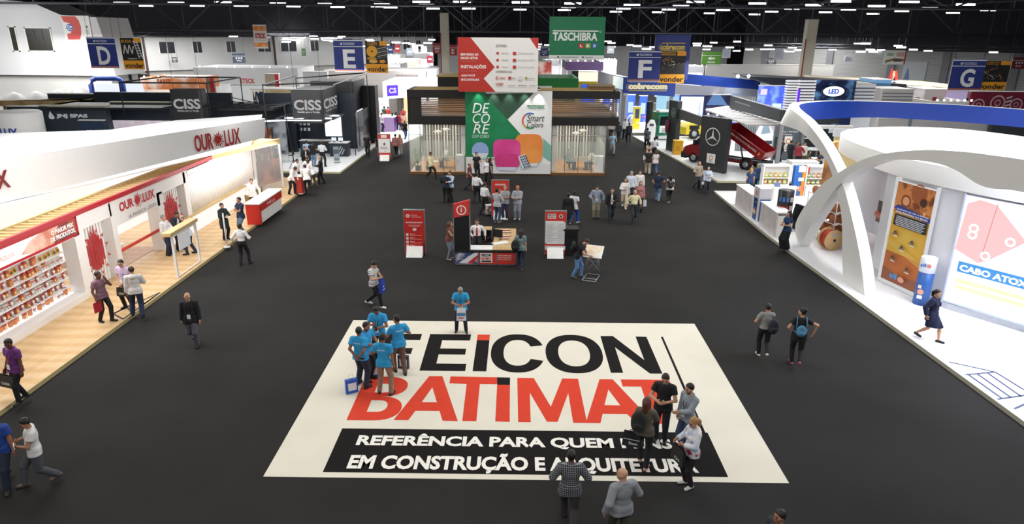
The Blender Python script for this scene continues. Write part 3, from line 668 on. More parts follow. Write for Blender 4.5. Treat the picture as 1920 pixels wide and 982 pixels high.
# ------------------------------------------------------------------ printed floor sheet
def gp(*uv): return [tuple(G(u, v)[:2]) for u, v in uv]
INK, ORED, PAPER = M('#191716', .9, var=.12), M('#d4432e', .85, var=.06), M('#dfd8c7', .8, var=.045, scale=.9)
for m_ in (INK, ORED): m_.node_tree.nodes['Principled BSDF'].inputs['Specular IOR Level'].default_value = .15
sheet = thing('floor_graphic', 'large white printed sheet with black and red lettering on the dark carpet', 'floor graphic', (0, 0, 0))
x0, x1, y0, y1 = -5.46, 5.86, 12.42, 20.83
MB().bx(x0, x1, y0, y1, 0, .004, PAPER).build('sheet', sheet)
def flat(name, items, z=.0065):
    b = MB()
    for pts, m in items:
        n = len(b.v); v, f = outline(pts); b.add([(p[0], p[1], z) for p in v], f, m)
    return b.build(name, sheet)
def R(a, b, c, d): return [[(a, b), (c, b), (c, d), (a, d)]]
def el(cx, cy, rx, ry, a0=0, a1=360, n=48, p=2.25, rev=False):
    o = []
    for i in range(n+(0 if a1-a0 == 360 else 1)):
        t = math.radians(a0+(a1-a0)*i/n); c, s_ = math.cos(t), math.sin(t)
        o.append((cx+rx*math.copysign(abs(c)**(2/p), c), cy+ry*math.copysign(abs(s_)**(2/p), s_)))
    return o[::-1] if rev else o
T, Bm = 19.80, 17.33
def Eglyph(x0, x1, arms): 
    st = .43; H_ = T-Bm
    if arms == 3: return [[(x0, T), (x1, T), (x1, T-.45), (x0+st, T-.45), (x0+st, T-1.03), (x1-.08, T-1.03), (x1-.08, T-1.43), (x0+st, T-1.43), (x0+st, Bm+.45), (x1, Bm+.45), (x1, Bm), (x0, Bm)]]
    return [[(x0, T), (x1, T), (x1, T-.45), (x0+st, T-.45), (x0+st, T-1.03), (x1-.14, T-1.03), (x1-.14, T-1.43), (x0+st, T-1.43), (x0+st, Bm), (x0, Bm)]]
cC = [G(919, 662)[0], G(1018, 640)[0]+.02]
Cy, Cr = (T+Bm)/2, (T-Bm)/2+.05
cO = (G(1022.8, 659)[0], G(1129.6, 663)[0])
def Cglyph(l, r):
    cx = (l+r)/2+.02; rx = (r-l)/2+.0; ir = rx-.38; iy = Cr-.42
    return [el(cx, Cy, rx, Cr, 20, 338)+el(cx, Cy, ir, iy, 25, 333, rev=True)]
flat('black_letters', [(Eglyph(-4.22, -3.03, 2), INK), (Eglyph(-2.77, -1.47, 3), INK), (R(-1.26, Bm, -.87, T-.42), INK), (Cglyph(cC[0], .80), INK),
      ([el((cO[0]+cO[1])/2, Cy, (cO[1]-cO[0])/2, Cr), el((cO[0]+cO[1])/2, Cy, (cO[1]-cO[0])/2-.38, Cr-.42)], INK),
      ([[gp((1125.7, 630))[0], gp((1149, 630))[0], gp((1208, 675))[0], gp((1191.5, 631))[0], gp((1212, 631.5))[0], gp((1242, 700.6))[0], gp((1218.5, 700.3))[0], gp((1153, 651))[0], gp((1168.5, 699))[0], gp((1145.5, 699))[0]]], INK),
      ([gp((1239, 631.5), (1243, 631.5), (1323, 812), (1317, 812))], INK), ])
c1 = lambda *pts: [gp(*[(640+a/4.909, 610+b/4.909) for a, b in pts])]
c2 = lambda *pts: [gp(*[(900+a/4.364, 610+b/4.364) for a, b in pts])]
bx0, bx1 = -4.21, -2.94; TT, BB = 16.95, 14.70; md = (TT+BB)/2+.05
Bout = [(bx0, BB), (bx0, TT), (bx1-.62, TT)]+el(bx1-.62, (TT+md)/2, .60, (TT-md)/2, 90, -90, 14, 2.2)[1:]+el(bx1-.62, (md+BB)/2, .62, (md-BB)/2, 90, -90, 14, 2.2)
Bh = lambda a, b: [(bx0+.42, a), (bx0+.42, b), (bx1-.62, b)]+el(bx1-.62, (a+b)/2, .24, (b-a)/2, 90, -90, 10, 2.2)[1:]
flat('red_letters', [([Bout, Bh(md+.2, TT-.4), Bh(BB+.4, md-.2)], ORED),
      (c1((808, 468), (931, 468), (1072, 882), (932, 878), (904, 788), (683, 786), (616, 873), (480, 871))+c1((838, 570), (880, 708), (741, 706)), ORED),
      (c1((1005, 470), (1436, 478), (1432, 543), (1275, 541), (1243, 882), (1113, 880), (1153, 540), (995, 533)), ORED), (c2((140, 486), (245, 487), (243, 790), (125, 786)), ORED),
      (c2((305, 430), (440, 432), (580, 665), (672, 435), (802, 437), (872, 778), (978, 440), (1085, 441), (1330, 700), (1335, 800), (1270, 790), (1205, 727), (1003, 724), (986, 800), (762, 797), (722, 555), (635, 790), (547, 788), (407, 550), (415, 793), (312, 792))+c2((1050, 525), (1148, 655), (1018, 653)), ORED),
      ([[(2.88, TT), (4.22, TT), (4.22, TT-.4), (3.78, TT-.4), (3.78, BB), (3.38, BB), (3.38, TT-.4), (2.88, TT-.4)]], ORED), (R(-1.26, T-.42, -.87, T), ORED)])
flat('black_panel', [(c2((140, 425), (246, 427), (245, 487), (140, 486)), INK), (R(-4.22, 12.60, 4.61, 14.33), INK)], .0065)
A = Art(1, 1, 0)
b = MB(); wm = M('#efeae0', .75, var=.03)
for s_, a, c, e, f in (('REFERÊNCIA PARA QUEM PENSA', -3.74, 4.02, 13.56, 14.14), ('EM CONSTRUÇÃO E ARQUITETURA', -3.74, 4.02, 12.62, 13.36)):
    v, fc, _ = glyphs(s_, .04); b.add([(a+p[0]*(c-a), e+p[1]*(f-e), .009) for p in v], fc, wm)
b.build('white_lettering', sheet)

# ------------------------------------------------------------------ hanging banners
NAVY, ORG = M('#2b3a86', .6, var=.03), M('#f0a323', .6, var=.04)
def street(letter, box, y, label):
    def art(A):
        A.rect(0, 0, 1, 1, NAVY); A.rect(0, .90 if letter in 'FG' else .955, 1, 1 if letter not in 'DE' else 1, M('#2b3a86', .6, var=.03))
        A.rect(0, .955, 1, .985, '#f2f2f2'); A.rect(0, .775, 1, .795, '#eef0f4'); A.ring(.27, .875, .02, .042, '#f2f2f2', 150, 430, 20); A.circ(.275, .88, .014, '#f2f2f2', 12)
        A.text('Reed Exhibitions', .34, .875, .72, .91, '#e6e9f2', .02); A.text('Alcantara Machado', .34, .835, .72, .868, '#e6e9f2', .02)
        A.rect(0, .03, 1, .065, '#e08055'); A.rect(0, 0, 1, .018, '#e9e9ee')
        if letter != 'D': A.text(letter, .31, .115, .73, .70, '#f4f4f4', .03)
        else: A.text(letter, .31, .115, .76, .70, '#f4f4f4', .03)
    return hung('street_banner', label, 'banner', box, y, art)
def tools(box, y, kind, label):
    def art(A):
        A.rect(0, 0, 1, 1, '#1d1b18'); A.rect(0, 0, 1, .285, ORG); A.text('vonder', .05, .04, .97, .21, '#141414', .03)
        A.rect(.66, .86, 1, 1, ORG)
        if kind == 'ladder':
            A.text('ESCADAS', .05, .85, .55, .94, '#e0a030', .02)
            for x in (.62, .78): A.poly([(x, .92), (x+.04, .92), (x+.22, .34), (x+.18, .34)], '#d9d9d4')
            for k in range(6): A.rect(.64+k*.035, .84-k*.085, .84+k*.035, .865-k*.085, '#d9d9d4')
            q = [(.1, .5), (.2, .78), (.3, .5), (.42, .78), (.52, .5), (.62, .74)]
            for (a, c), (e, f) in zip(q, q[1:]): A.poly([(a-.025, c), (a+.025, c), (e+.025, f), (e-.025, f)], '#d9d9d4')
            A.text('COMPRIMENTOS', .25, .32, .72, .36, '#d9d9d4', .02)
        elif kind == 'disc':
            A.text('CORTE', .12, .87, .55, .97, '#e0a030', .02); A.circ(.3, .68, .25, '#e9a92b'); A.circ(.3, .68, .045, '#1d1b18', 12)
            A.circ(.28, .46, .22, '#c08c2c', 24, .05); A.circ(.34, .37, .2, '#e3b04c', 24, .06)
            for k in range(6): A.poly([(.55, .45+k*.06), (.97, .51+k*.06), (.97, .535+k*.06), (.55, .475+k*.06)], '#b9b6ae' if k % 2 else '#6b6862')
            A.poly([(.6, .34), (.8, .31), (.92, .36), (.84, .42), (.66, .41)], ORG)
        else:
            A.text('FERRAMENTAS', .05, .93, .6, .97, '#e0a030', .02); A.text('MANUAIS' if kind == 'hand' else 'PNEUMÁTICAS', .05, .87, .6, .92, '#e0a030', .02)
            r = random.Random(len(kind)+4)
            for k in range(16):
                x, yy, a, l = r.uniform(.1, .8), r.uniform(.34, .80), r.uniform(0, 3), r.uniform(.12, .3); dx, dy = l*math.cos(a)/2, l*math.sin(a)/2
                dx = max(-x+.02, min(dx, .98-x)); A.poly([(x-dx*.9, max(.3, yy-dy*.8)), (x+dx, yy+dy*.6), (x+dx+.015, min(.85, yy+dy*.6+.02)), (x-dx*.9+.015, max(.31, yy-dy*.8+.02))], ('#8d8b86', '#5e5c58', '#c9c6bd', '#c98a20')[k % 4])
    return hung('tool_banner', label, 'banner', box, y, art)
street('D', (161, 69, 224, 128), 52, 'blue hanging banner with a white letter D at the left')
street('E', (624, 74, 683, 135), 52, 'blue hanging banner with a white letter E left of centre')
street('F', (1180, 95, 1236, 153), 52, 'blue hanging banner with a white letter F right of centre')
street('G', (1788, 111, 1838, 170), 52, 'blue hanging banner with a white letter G at the right')
tools((224, 71, 272, 130), 52.4, 'ladder', 'black and orange banner with drawn ladders beside the D banner')
tools((684, 77, 728, 137), 52.4, 'disc', 'black and orange banner with cutting discs beside the E banner')
tools((1238, 96, 1282, 156), 52.4, 'hand', 'black and orange banner with hand tools beside the F banner')
tools((1841, 114, 1884, 169), 52.4, 'air', 'black and orange banner with dark tools beside the G banner')
def a_sector(A):
    wh, rd = '#e6e3de', '#b83227'
    A.rect(0, 0, 1, 1, wh); A.poly([(0, 0), (.47, 0), (.32, .25), (.46, .46), (.16, 1), (0, 1)], M(rd, .5, var=.03)); A.poly([(.89, 1), (1, 1), (1, .8), (.975, .82)], rd)
    for t, a, c, e, f in (('BEM-VINDO AO', .035, .67, .255, .715), ('MACRO SETOR', .035, .605, .25, .65), ('INSTALAÇÕES', .035, .425, .35, .51), ('AQUI VOCÊ', .035, .28, .21, .335), ('ENCONTRARÁ', .035, .205, .265, .26)): A.text(t, a, c, e, f, '#f5ebe6', .03)
    for q in (.565, .385): A.rect(.035, q, .235, q+.006, '#dd8d80')
    A.text('SETORES:', .475, .83, .61, .875, '#8a7f7b', .01); A.text('EXPERIÊNCIAS', .475, .36, .675, .41, '#8a7f7b', .01)
    for k, t in enumerate(('Elétrica', 'Hidráulica', 'Segurança')): A.circ(.495, .72-k*.125, .016, rd, 14); A.text(t, .545, .705-k*.125, .63, .735-k*.125, '#a39a97', .01)
    for k, t in enumerate(('Climatização', 'Iluminação e LED', 'Automação predial')): A.rect(.685, .69-k*.125, .725, .745-k*.125, rd); A.text(t, .75, .705-k*.125, .95, .735-k*.125, '#a39a97', .01)
    A.ring(.49, .265, .010, .018, rd, 40, 320, 16); A.rect(.515, .255, .59, .275, '#c77a70'); A.rect(.63, .24, .665, .29, rd); A.rect(.675, .255, .715, .275, '#b5aca8'); A.circ(.78, .265, .028, '#d8cfcb', 18); A.circ(.855, .265, .016, '#86a53c', 12); A.rect(.88, .25, .96, .265, '#b5aca8')
    A.text('LOJA', .475, .12, .57, .175, rd, .04); A.rect(.62, .12, .72, .135, '#b5aca8'); A.rect(.75, .12, .86, .135, '#8b8481'); A.rect(.89, .12, .97, .135, '#b5aca8')
hung('sector_board', 'red and white hanging sector board above the green lamp poster', 'board', (858, 70, 1008, 173), 44.2, a_sector, .12)
GRN = '#1d7d52'
def a_green(A):
    A.rect(0, 0, 1, 1, '#e7e9e6'); A.rect(0, .105, 1, 1, M(GRN, .5, var=.03)); A.text('TASCHIBRA', .06, .44, .87, .64, '#f1f5f0', .04); A.rect(.06, .655, .88, .685, '#f1f5f0'); A.ring(.915, .66, .012, .018, '#d8e8dd', n=14)
    for k, (c, t) in enumerate((('#c9302b', 'L'), ('#8fae46', 'E'), ('#2f6fb5', 'D'))): A.rect(.535+k*.12, .27, .63+k*.12, .385, c); A.text(t, .56+k*.12, .295, .605+k*.12, .36, '#ffffff', .04)
    A.rect(.15, .04, .185, .075, '#55585a'); A.rect(.215, .045, .53, .07, '#a9adac'); A.rect(.6, .04, .635, .075, '#33363a'); A.rect(.66, .045, .8, .07, '#a9adac')
hung('brand_banner', 'large green hanging banner with white lettering at the top centre', 'banner', (1031, 31, 1132, 112), 48, a_green, .1)
def a_cob(A):
    A.rect(0, 0, 1, 1, '#2b3a80'); A.ring(.2, .73, .075, .085, '#e8c347', 90, 270); A.rect(.2, .64, .86, .655, '#e8c347'); A.rect(.2, .81, .86, .825, '#e8c347')
    A.text('cobrecom', .16, .67, .86, .80, '#f0cf52', .04); A.text('Fios e cabos elétricos', .15, .52, .8, .58, '#d9b347', .02); A.rect(.66, .12, .72, .38, '#d8d8dc'); A.rect(.73, .12, .78, .33, '#c04a3a')
hung('cable_banner', 'navy hanging banner with yellow lettering above the F banner', 'banner', (1229, 65, 1289, 150), 58, a_cob)
def a_steck(A):
    A.rect(0, 0, 1, 1, '#f3f1ee'); A.rect(0, .74, 1, .93, M('#ef8d3a', .5, pattern='blotch', col2='#f6c08a', scale=2)); A.text('STECK', .12, .42, .9, .64, '#c52a2a', .05); A.text('Tudo. E o que importa.', .14, .33, .9, .37, '#6d6a6a', .01); A.rect(0, .06, 1, .25, M('#ef8d3a', .5, pattern='blotch', col2='#f6c08a', scale=2))
hung('orange_banner', 'white hanging banner with orange bands and red lettering at the upper left', 'banner', (473, 46, 503, 91), 75, a_steck)
def a_dir(c, t, arrow=False):
    def f(A):
        A.rect(0, 0, 1, 1, c); A.rect(0, .70, 1, .74, '#e8efe2'); A.text(t, .3, .16, .7, .3, '#f2f4ee', .03)
        if arrow: A.poly([(.3, .5), (.48, .66), (.48, .56), (.68, .56), (.68, .44), (.48, .44), (.48, .34)], '#f2f4ee')
        else:
            for k in (.3, .5, .7): A.rect(k-.06, .42, k+.06, .6, '#e8ecf2')
    return f
hung('direction_sign', 'green hanging direction sign with a white arrow right of the F banner', 'sign', (1317, 97, 1351, 122), 92, a_dir('#5f9a3a', 'Saída', True))
hung('direction_sign', 'dark blue hanging direction sign on the white left wall', 'sign', (435, 100, 461, 118), 100, a_dir('#3f4b62', 'WC'), wires=14.2)
hung('direction_sign', 'small grey direction sign on the left wall beside the D banner', 'sign', (321, 107, 334, 117), 98, a_dir('#55505a', 'WC'), wires=14.2)
hung('direction_sign', 'small green hanging sign on the white wall left of the E banner', 'sign', (565, 91, 574, 105), 108, a_dir('#6c9a4a', 'Saída'), wires=14.2)
hung('direction_sign', 'dark red hanging direction sign left of the pale column', 'sign', (811, 81, 828, 101), 88, a_dir('#8f2630', 'D'))
hung('direction_sign', 'red hanging sign with a white arrow right of the pale column', 'sign', (841, 84, 857, 104), 88, a_dir('#a02a30', 'E', True))
hung('direction_sign', 'small navy hanging sign with a white F behind the sector board', 'sign', (1013, 91, 1029, 105), 86, a_dir('#2b3a80', 'F'))
hung('direction_sign', 'dark red hanging sign at the right edge over the shutters', 'sign', (1900, 107, 1922, 129), 88, a_dir('#8f2636', 'D'))
hung('direction_sign', 'grey and red hanging sign on the dark wall left of the right column', 'sign', (1437, 109, 1455, 121), 100, a_dir('#4a4a4e', 'C'))
for bx_, lb in (((1356, 92, 1369, 109), 'pale blank hanging panel beside the green arrow sign'), ((1453, 91, 1468, 111), 'pale blank hanging panel left of the right column'), ((1585, 104, 1598, 116), 'small pale hanging panel on the grey shutters'), ((1504, 90, 1511, 105), 'narrow pale hanging panel touching the right column')):
    hung('hanging_board', lb, 'panel', bx_, 90, lambda A: (A.rect(0, 0, 1, 1, '#c9cdd8'), A.lines(.15, .2, .85, .8, 5, '#b3b8c6')))
def a_mag(A):
    A.rect(0, 0, 1, 1, '#e3e2da'); A.rect(.12, .6, .42, .8, '#8fb59a'); A.rect(.55, .55, .9, .85, '#c9a6a0'); A.poly([(.05, .1), (.5, .3), (.9, .2), (.95, .4), (.5, .45), (.1, .3)], '#7d6a4a'); A.rect(.45, .2, .8, .33, '#4a3d34'); A.rect(.93, 0, 1, 1, '#b03038')
hung('hanging_board', 'tilted cream picture panel with a red edge over the right stands', 'panel', (1660, 94, 1696, 121), 84, a_mag)
def a_c(A):
    rd = M('#cf3a2c', .5); A.rect(0, 0, 1, 1, '#eceae6')
    A.poly([(0, .98), (.52, .97), (.62, .8), (.66, .55), (.62, .25), (.54, .04), (.1, .03), (.1, .25), (.25, .3), (.32, .5), (.25, .7), (.06, .74)], rd); A.circ(.24, .52, .125, '#2f62ad'); A.ring(.21, .55, .03, .055, '#ffffff', 40, 320, 16); A.rect(.25, .52, .33, .57, '#ffffff'); A.rect(.15, .43, .33, .46, '#cfdcf0'); A.rect(.84, .5, .9, .6, '#4a4a4e'); A.lines(.82, .25, .93, .45, 4, '#a8a8aa')
hung('wall_sign', 'white wall sign with a red crescent on the upper left mezzanine', 'sign', (114, 29, 174, 76), 73.9, a_c, wires=0)
# ------------------------------------------------------------------ stand of the lamp brand (left)
def PLN(u, v, p, n):
    d = ray(u, v); k = (np.array(p)-EYE)@n/(d@n); return EYE+d*k
WOOD = M('#d9b98c', .5, pattern='wood', col2='#cfa976', var=.04); WOODL = M('#c9ad7a', .6, var=.1); PLW = M('#eceae8', .5, var=.02); SOFT = M('#f3f1ef', .6, var=.02)
def platform(name, label, pts, m, edge, z=.12, joint=True):
    t = thing(name, label, 'platform'); MB().prism(pts, 2, 0, z, m).build('deck', t)
    b = MB(); n = len(pts); cx = sum(p[0] for p in pts)/n; cy = sum(p[1] for p in pts)/n
    for i in range(n):
        a, c = np.array(pts[i]), np.array(pts[(i+1) % n]); d = nrm(c-a); o = np.array([d[1], -d[0]])*.025; 
        if (np.array([cx, cy])-a)@o > 0: o = -o
        b.prism([a, c, c+o, a+o], 2, .002, z+.006, edge)
    b.build('edge_trim', t); return t
platform('stand_platform', 'pale wood laminate platform of the lamp stand on the left of the aisle', [(-26, 13.5), (-12.85, 13.5), (-12.85, 43.2), (-26, 43.2)], WOOD, M('#b9a878', .5))
def sun(A, cx, cy, r, m, spikes=12, asp=None):
    a = asp or A.w/A.h; A.circ(cx, cy, r*.5, m, 24, r*.5*a)
    for k in range(spikes):
        t = 2*PI*k/spikes; w = .16; l = r*(1.0 if k % 2 else .82)
        A.poly([(cx+.55*r*math.cos(t-w), cy+.55*r*a*math.sin(t-w)), (cx+l*math.cos(t), cy+l*a*math.sin(t)), (cx+.55*r*math.cos(t+w), cy+.55*r*a*math.sin(t+w))], m)
def logo(A, x0, y0, x1, y1, m, bold=.03):
    w = x1-x0; h = y1-y0
    A.text('OUR', x0, y0+h*.1, x0+w*.385, y1-h*.1, m, bold); sun(A, x0+w*.505, y0+h*.5, w*.135, m, 14); A.text('LUX', x0+w*.63, y0+h*.1, x1, y1-h*.1, m, bold)
XW = -15.2
st = thing('stand_wall', 'white display wall of the lamp stand with shelves, lit header and red sun panels', 'wall', (XW, 0, 0))
# in the wall's frame: x = away from the aisle is -x, y along the aisle
w = MB(); w.bx(-.5, 0, 22.25, 22.75, .12, 3.0, PLW).bx(-.5, 0, 22.75, 24.55, 2.5, 3.0, PLW).bx(-.5, 0, 24.45, 24.75, .12, 3.0, PLW).bx(-.5, 0, 24.75, 28.05, 2.05, 3.0, PLW).bx(-.5, 0, 27.85, 28.3, .12, 2.6, PLW).bx(-.5, 0, 28.05, 30.5, 2.5, 3.0, PLW).bx(-.5, 0, 30.3, 30.7, .12, 3.0, PLW)
w.bx(-.9, -.85, 13.5, 22.5, .12, 3.1, PLW).bx(-.85, .04, 13.5, 22.3, .12, .34, PLW).bx(-.85, 0, 13.5, 22.5, 2.36, 2.42, PLW).bx(-3.6, -3.5, 22.5, 40, .12, 2.6, SOFT)
w.bx(-.5, .02, 13.5, 33.0, 3.0, 3.06, PLW); w.build('wall_panels', st)
b = MB()
for z in (.62, .93, 1.24, 1.55, 1.86): b.bx(-.85, -.42, 13.6, 22.2, z-.02, z, M('#f6f6f6', .3))
for o in [b.build('shelves', st)]: pass
hd = MB().bx(-.12, .02, 13.5, 22.4, 2.46, 3.0, E('#fff4ee', 1.15)).build('lit_header', st)
fr = M('#b3202c', .4); MB().bx(-.1, .05, 13.5, 22.45, 2.40, 2.47, fr).bx(-.1, .05, 13.5, 22.45, 2.99, 3.05, fr).bx(-.1, .05, 22.38, 22.46, 2.40, 3.05, fr).build('header_frame', st)
A = Art(8.9, .52)
A.poly([(.69, .2), (.75, 0), (1, 0), (1, 1), (.80, 1), (.74, .75)], M('#d4866a', .5, pattern='blotch', col2='#f0c6b4', scale=1.3)); A.poly([(.86, 0), (1, 0), (1, 1), (.90, 1)], M('#5b2f2e', .5, pattern='blotch', col2='#a4533c', scale=1.5))
A.text('O MAIOR MIX', .855, .53, .985, .83, '#ffffff', .04); A.text('DE PRODUTOS.', .845, .14, .99, .44, '#ffffff', .04); A.text('OUROLUX', .56, .3, .66, .6, '#e8b9b0', .02)
A.build('header_print', st, (.03, 13.5, 2.47), PI/2)
# base shelf light strip, slatted curtains with red suns
MB().bx(-.80, -.40, 13.6, 22.2, .345, .36, E('#ffffff', 1.6)).build('light_strip', st)
CURT = M('#f2f1f3', .6, pattern='yslat', col2='#c9c8d2', var=.02)
for y0_, y1_ in ((22.75, 24.45), (28.3, 30.3)):
    b = MB(); k = int((y1_-y0_)/.17)
    for i in range(k): b.bx(-.36, -.28, y0_+.17*i+.02, y0_+.17*i+.13, .14, 2.5, SOFT)
    b.bx(-.46, -.42, y0_, y1_, .12, 2.5, PLW); b.build('slat_curtain', st)
    A = Art(y1_-y0_, 2.3); m = M('#b8232c', .5)
    for i in range(-3, 4):
        hh = .30*math.sqrt(max(0, 1-(i/3.6)**2)); A.poly([(.5+i*.085-.034, .52-hh*.9), (.5+i*.085+.034, .52-hh*.9-.02), (.5+i*.085+.034, .52+hh), (.5+i*.085-.034, .52+hh+.03)], m)
    for k in range(12):
        t = 2*PI*k/12+.2; A.poly([(.5+.36*math.cos(t-.12), .52+.30*math.sin(t-.12)), (.5+.49*math.cos(t), .52+.41*math.sin(t)), (.5+.36*math.cos(t+.12), .52+.30*math.sin(t+.12)), (.5+.40*math.cos(t), .52+.34*math.sin(t))], m)
    A.poly([(.46, .84), (.5, 1.0), (.53, .84)], m); A.build('sun_emblem', st, (-.26, y0_, .16), PI/2)
A = Art(2.9, .85); logo(A, .05, .42, .93, .95, M('#c0222e', .5), .03); A.text('A MARCA LÍDER', .2, .05, .93, .26, '#8c6c74', .0); A.build('brand_lettering', st, (.012, 24.95, 2.1), PI/2)
# meeting room seen through the opening
b = MB(); b.bx(-3.5, -.5, 24.6, 28.2, .12, .14, M('#b58a68', .5, pattern='wood', col2='#a97c5a')); b.build('room_floor', st)
MB().bx(-.1, -.06, 24.8, 27.8, .98, 1.10, M('#d8463c', .5)).build('red_door_band', st); MB().bx(-.09, -.07, 24.8, 27.8, .13, 2.05, M('#ffffff', .05, alpha=.12, var=0)).build('glass_door', st)
# canopy over the wall
cn = thing('canopy', 'pale wooden slat canopy with a red front beam over the lamp stand', 'canopy', (XW, 0, 3.06))
b = MB()
for i in range(62): b.bx(-.75, .10, 13.6+i*.33, 13.66+i*.33, .06, .16, WOODL)
b.build('slats', cn); MB().bx(.02, .13, 13.5, 33.4, .02, .19, M('#b3202c', .4)).build('red_beam', cn); MB().bx(-.85, -.72, 13.5, 33.4, .04, .2, WOODL).build('rear_beam', cn)
MB().prism([(.12, 33.4), (1.75, 38.2), (-1.7, 39.4), (-1.7, 33.4)], 2, .12, .26, M('#caa36c', .6, pattern='yslat', col2='#e8cfa2')).build('wood_roof_end', cn)
MB().prism([(.12, 33.2), (1.80, 38.2), (1.7, 38.35), (0, 33.4)], 2, .02, .30, WOODL).build('end_beam', cn)
# long curtain wall with ledge, and glazed end
cw = thing('curtain_wall', 'white pleated curtain wall behind the red counter of the lamp stand', 'wall', (XW, 30.7, .12))
b = MB()
for i in range(46): b.lathe([(.095, .82), (.095, 2.72)], (-.12, .08+i*.172, 0), SOFT, 8)
b.build('pleats', cw); MB().bx(-.4, .02, 0, 8.0, 2.70, 2.92, PLW).build('head_rail', cw); MB().bx(-.3, .16, -2.0, 6.2, .80, .86, WOODL).build('ledge', cw); MB().bx(-.3, .06, -2.0, 8.0, 0, .80, E('#fff6f2', .9)).build('lit_base', cw)
MB().bx(.0, .28, 6.0, 8.1, 0, .34, M('#8d8446', .8, pattern='blotch', col2='#5d5a2a', scale=9)).build('planter_strip', cw)
ge = thing('glass_room', 'glazed corner room with a dark copper poster at the far end of the lamp stand', 'glass room', (XW, 38.8, .12))
MB().bx(-.06, .06, -.06, .06, 0, 2.8, PLW).bx(.85, .97, 1.7, 1.82, 0, 2.8, PLW).bx(-.9, -.8, 1.7, 1.8, 0, 2.8, PLW).build('posts', ge)
g = MB(); g.prism([(0, 0), (.9, 1.7), (.88, 1.72), (-.02, .02)], 2, 0, 2.8, M('#e8eef0', .05, alpha=.22, var=0)); g.build('glass', ge)
g = MB(); g.prism([(-.05, .05), (.85, 1.75), (.83, 1.77), (-.07, .07)], 2, .35, 1.75, M('#6d3a2c', .4, pattern='blotch', col2='#b8694a', scale=1.6)); g.build('poster', ge)
MB().bx(-1.6, -.2, .6, 2.0, 0, .9, M('#b5b2b0')).build('inner_counter', ge)
# tapered fascia with raised red letters
PA, PB = np.array([-17.1, 22.2, 0]), np.array([-12.7, 34.5, 0]); fd = nrm(PB-PA); fn = np.array([fd[1], -fd[0], 0.0])
def FQ(u, v): return PLN(u, v, PA, fn)
fa = thing('fascia', 'long grey white fascia with raised red lettering above the lamp stand', 'fascia')
a, b_, c, d = FQ(-60, 308), FQ(497, 222), FQ(497, 258), FQ(-60, 396); zt, zb = (a[2]+b_[2])/2, None
MB().add([a, b_, c, d]+[p-fn*.25 for p in (a, b_, c, d)], [(0, 1, 2, 3), (7, 6, 5, 4), (0, 4, 5, 1), (1, 5, 6, 2), (2, 6, 7, 3), (3, 7, 4, 0)], M('#d9d9d8', .5, var=.02)).build('panel', fa)
def on_plane(parent, name, box, art, n, P0, lift=.02, depth=0.0):
    """print laid on a sloping face: box = its photo corners"""
    tl, br = PLN(box[0], box[1], P0, n), PLN(box[2], box[3], P0, n); ax = nrm(np.array([br[0]-tl[0], br[1]-tl[1], 0])); L = np.linalg.norm((br-tl)[:2]); h = tl[2]-br[2]
    A = Art(L, h, .004); art(A); o = A.build(name, parent, (tl[0]+n[0]*lift, tl[1]+n[1]*lift, br[2]), math.atan2(ax[1], ax[0]))
    if depth:
        s_ = o.modifiers.new('thick', 'SOLIDIFY'); s_.thickness = depth; s_.offset = -1
    return o
RL = M('#c22a22', .4, emit=.25, var=0)
on_plane(fa, 'raised_letters', (361, 250, 449, 272), lambda A: logo(A, 0, .0, 1, 1, RL, .012), fn, PA, .05, .02)
on_plane(fa, 'raised_letters', (-14, 322, 19, 350), lambda A: A.text('X', 0, 0, 1, 1, RL, .02), fn, PA, .05, .02)
cl = thing('ceiling_cloth', 'bright white stretched cloth roof behind the lamp stand fascia', 'roof', (0, 0, 3.55)); MB().prism([(-30, 20), (-17.6, 20), (-13.6, 34.5), tuple(G(492, 216, 3.55)[:2]), tuple(G(330, 227, 3.55)[:2]), tuple(G(205, 245, 3.55)[:2]), tuple(G(-20, 252, 3.55)[:2])], 2, 0, .05, M('#f7f7f7', .6, var=.01)).build('cloth', cl); b = MB()
for i in range(9): b.bx(-25.5, -17.5, 20.5+i*1.6, 20.56+i*1.6, -.06, 0, STEEL)
b.build('battens', cl)
MB().bx(-18.6, -18.4, 13.5, 39, -3.4, -.1, E('#fff4ee', 1.0)).build('lit_rear_wall', cl)  # the wall's brightness is put into its material as a glow
# packaged lamps on the shelves
PK = []
def pack(kind):
    b = MB(); rd, orr, wh = M('#b0483f', .4), M('#c9814e', .45, var=.15, scale=20), M('#efe9e2', .3)
    if kind == 0: b.bx(-.05, .05, -.06, .06, .13, .21, rd).bx(-.05, .05, -.06, .06, 0, .13, orr).ball((.045, 0, .07), (.022, .035, .045), M('#f2d27a', .2), 5)
    elif kind == 1: b.bx(-.02, .0, -.065, .065, 0, .2, rd).lathe([(.018, .02), (.02, .06), (.045, .1), (.042, .15), (.0, .17)], (.03, 0, 0), wh, 8)
    elif kind == 2: b.bx(-.06, .06, -.08, .08, 0, .14, wh).bx(.06, .063, -.08, .08, .09, .14, rd).lathe([(.05, 0), (.05, .004)], (.062, 0, .06), M('#b8bcc2'), 10, 0)
    elif kind == 3: b.bx(-.05, .05, -.05, .05, 0, .26, orr).bx(.05, .053, -.05, .05, .17, .26, rd)
    else: b.bx(-.02, 0, -.06, .06, 0, .17, M('#d8a63a', .4)).lathe([(.02, .02), (.03, .08), (.026, .12), (.0, .14)], (.03, 0, 0), M('#8a6a2a', .3), 8)
    return b.build('lamp_pack', None)
protos = [pack(k) for k in range(5)]; used = set(); r = random.Random(5)
rows = [(.36, 'bottom'), (.62, 'second'), (.93, 'third'), (1.24, 'fourth'), (1.55, 'fifth'), (1.86, 'top')]
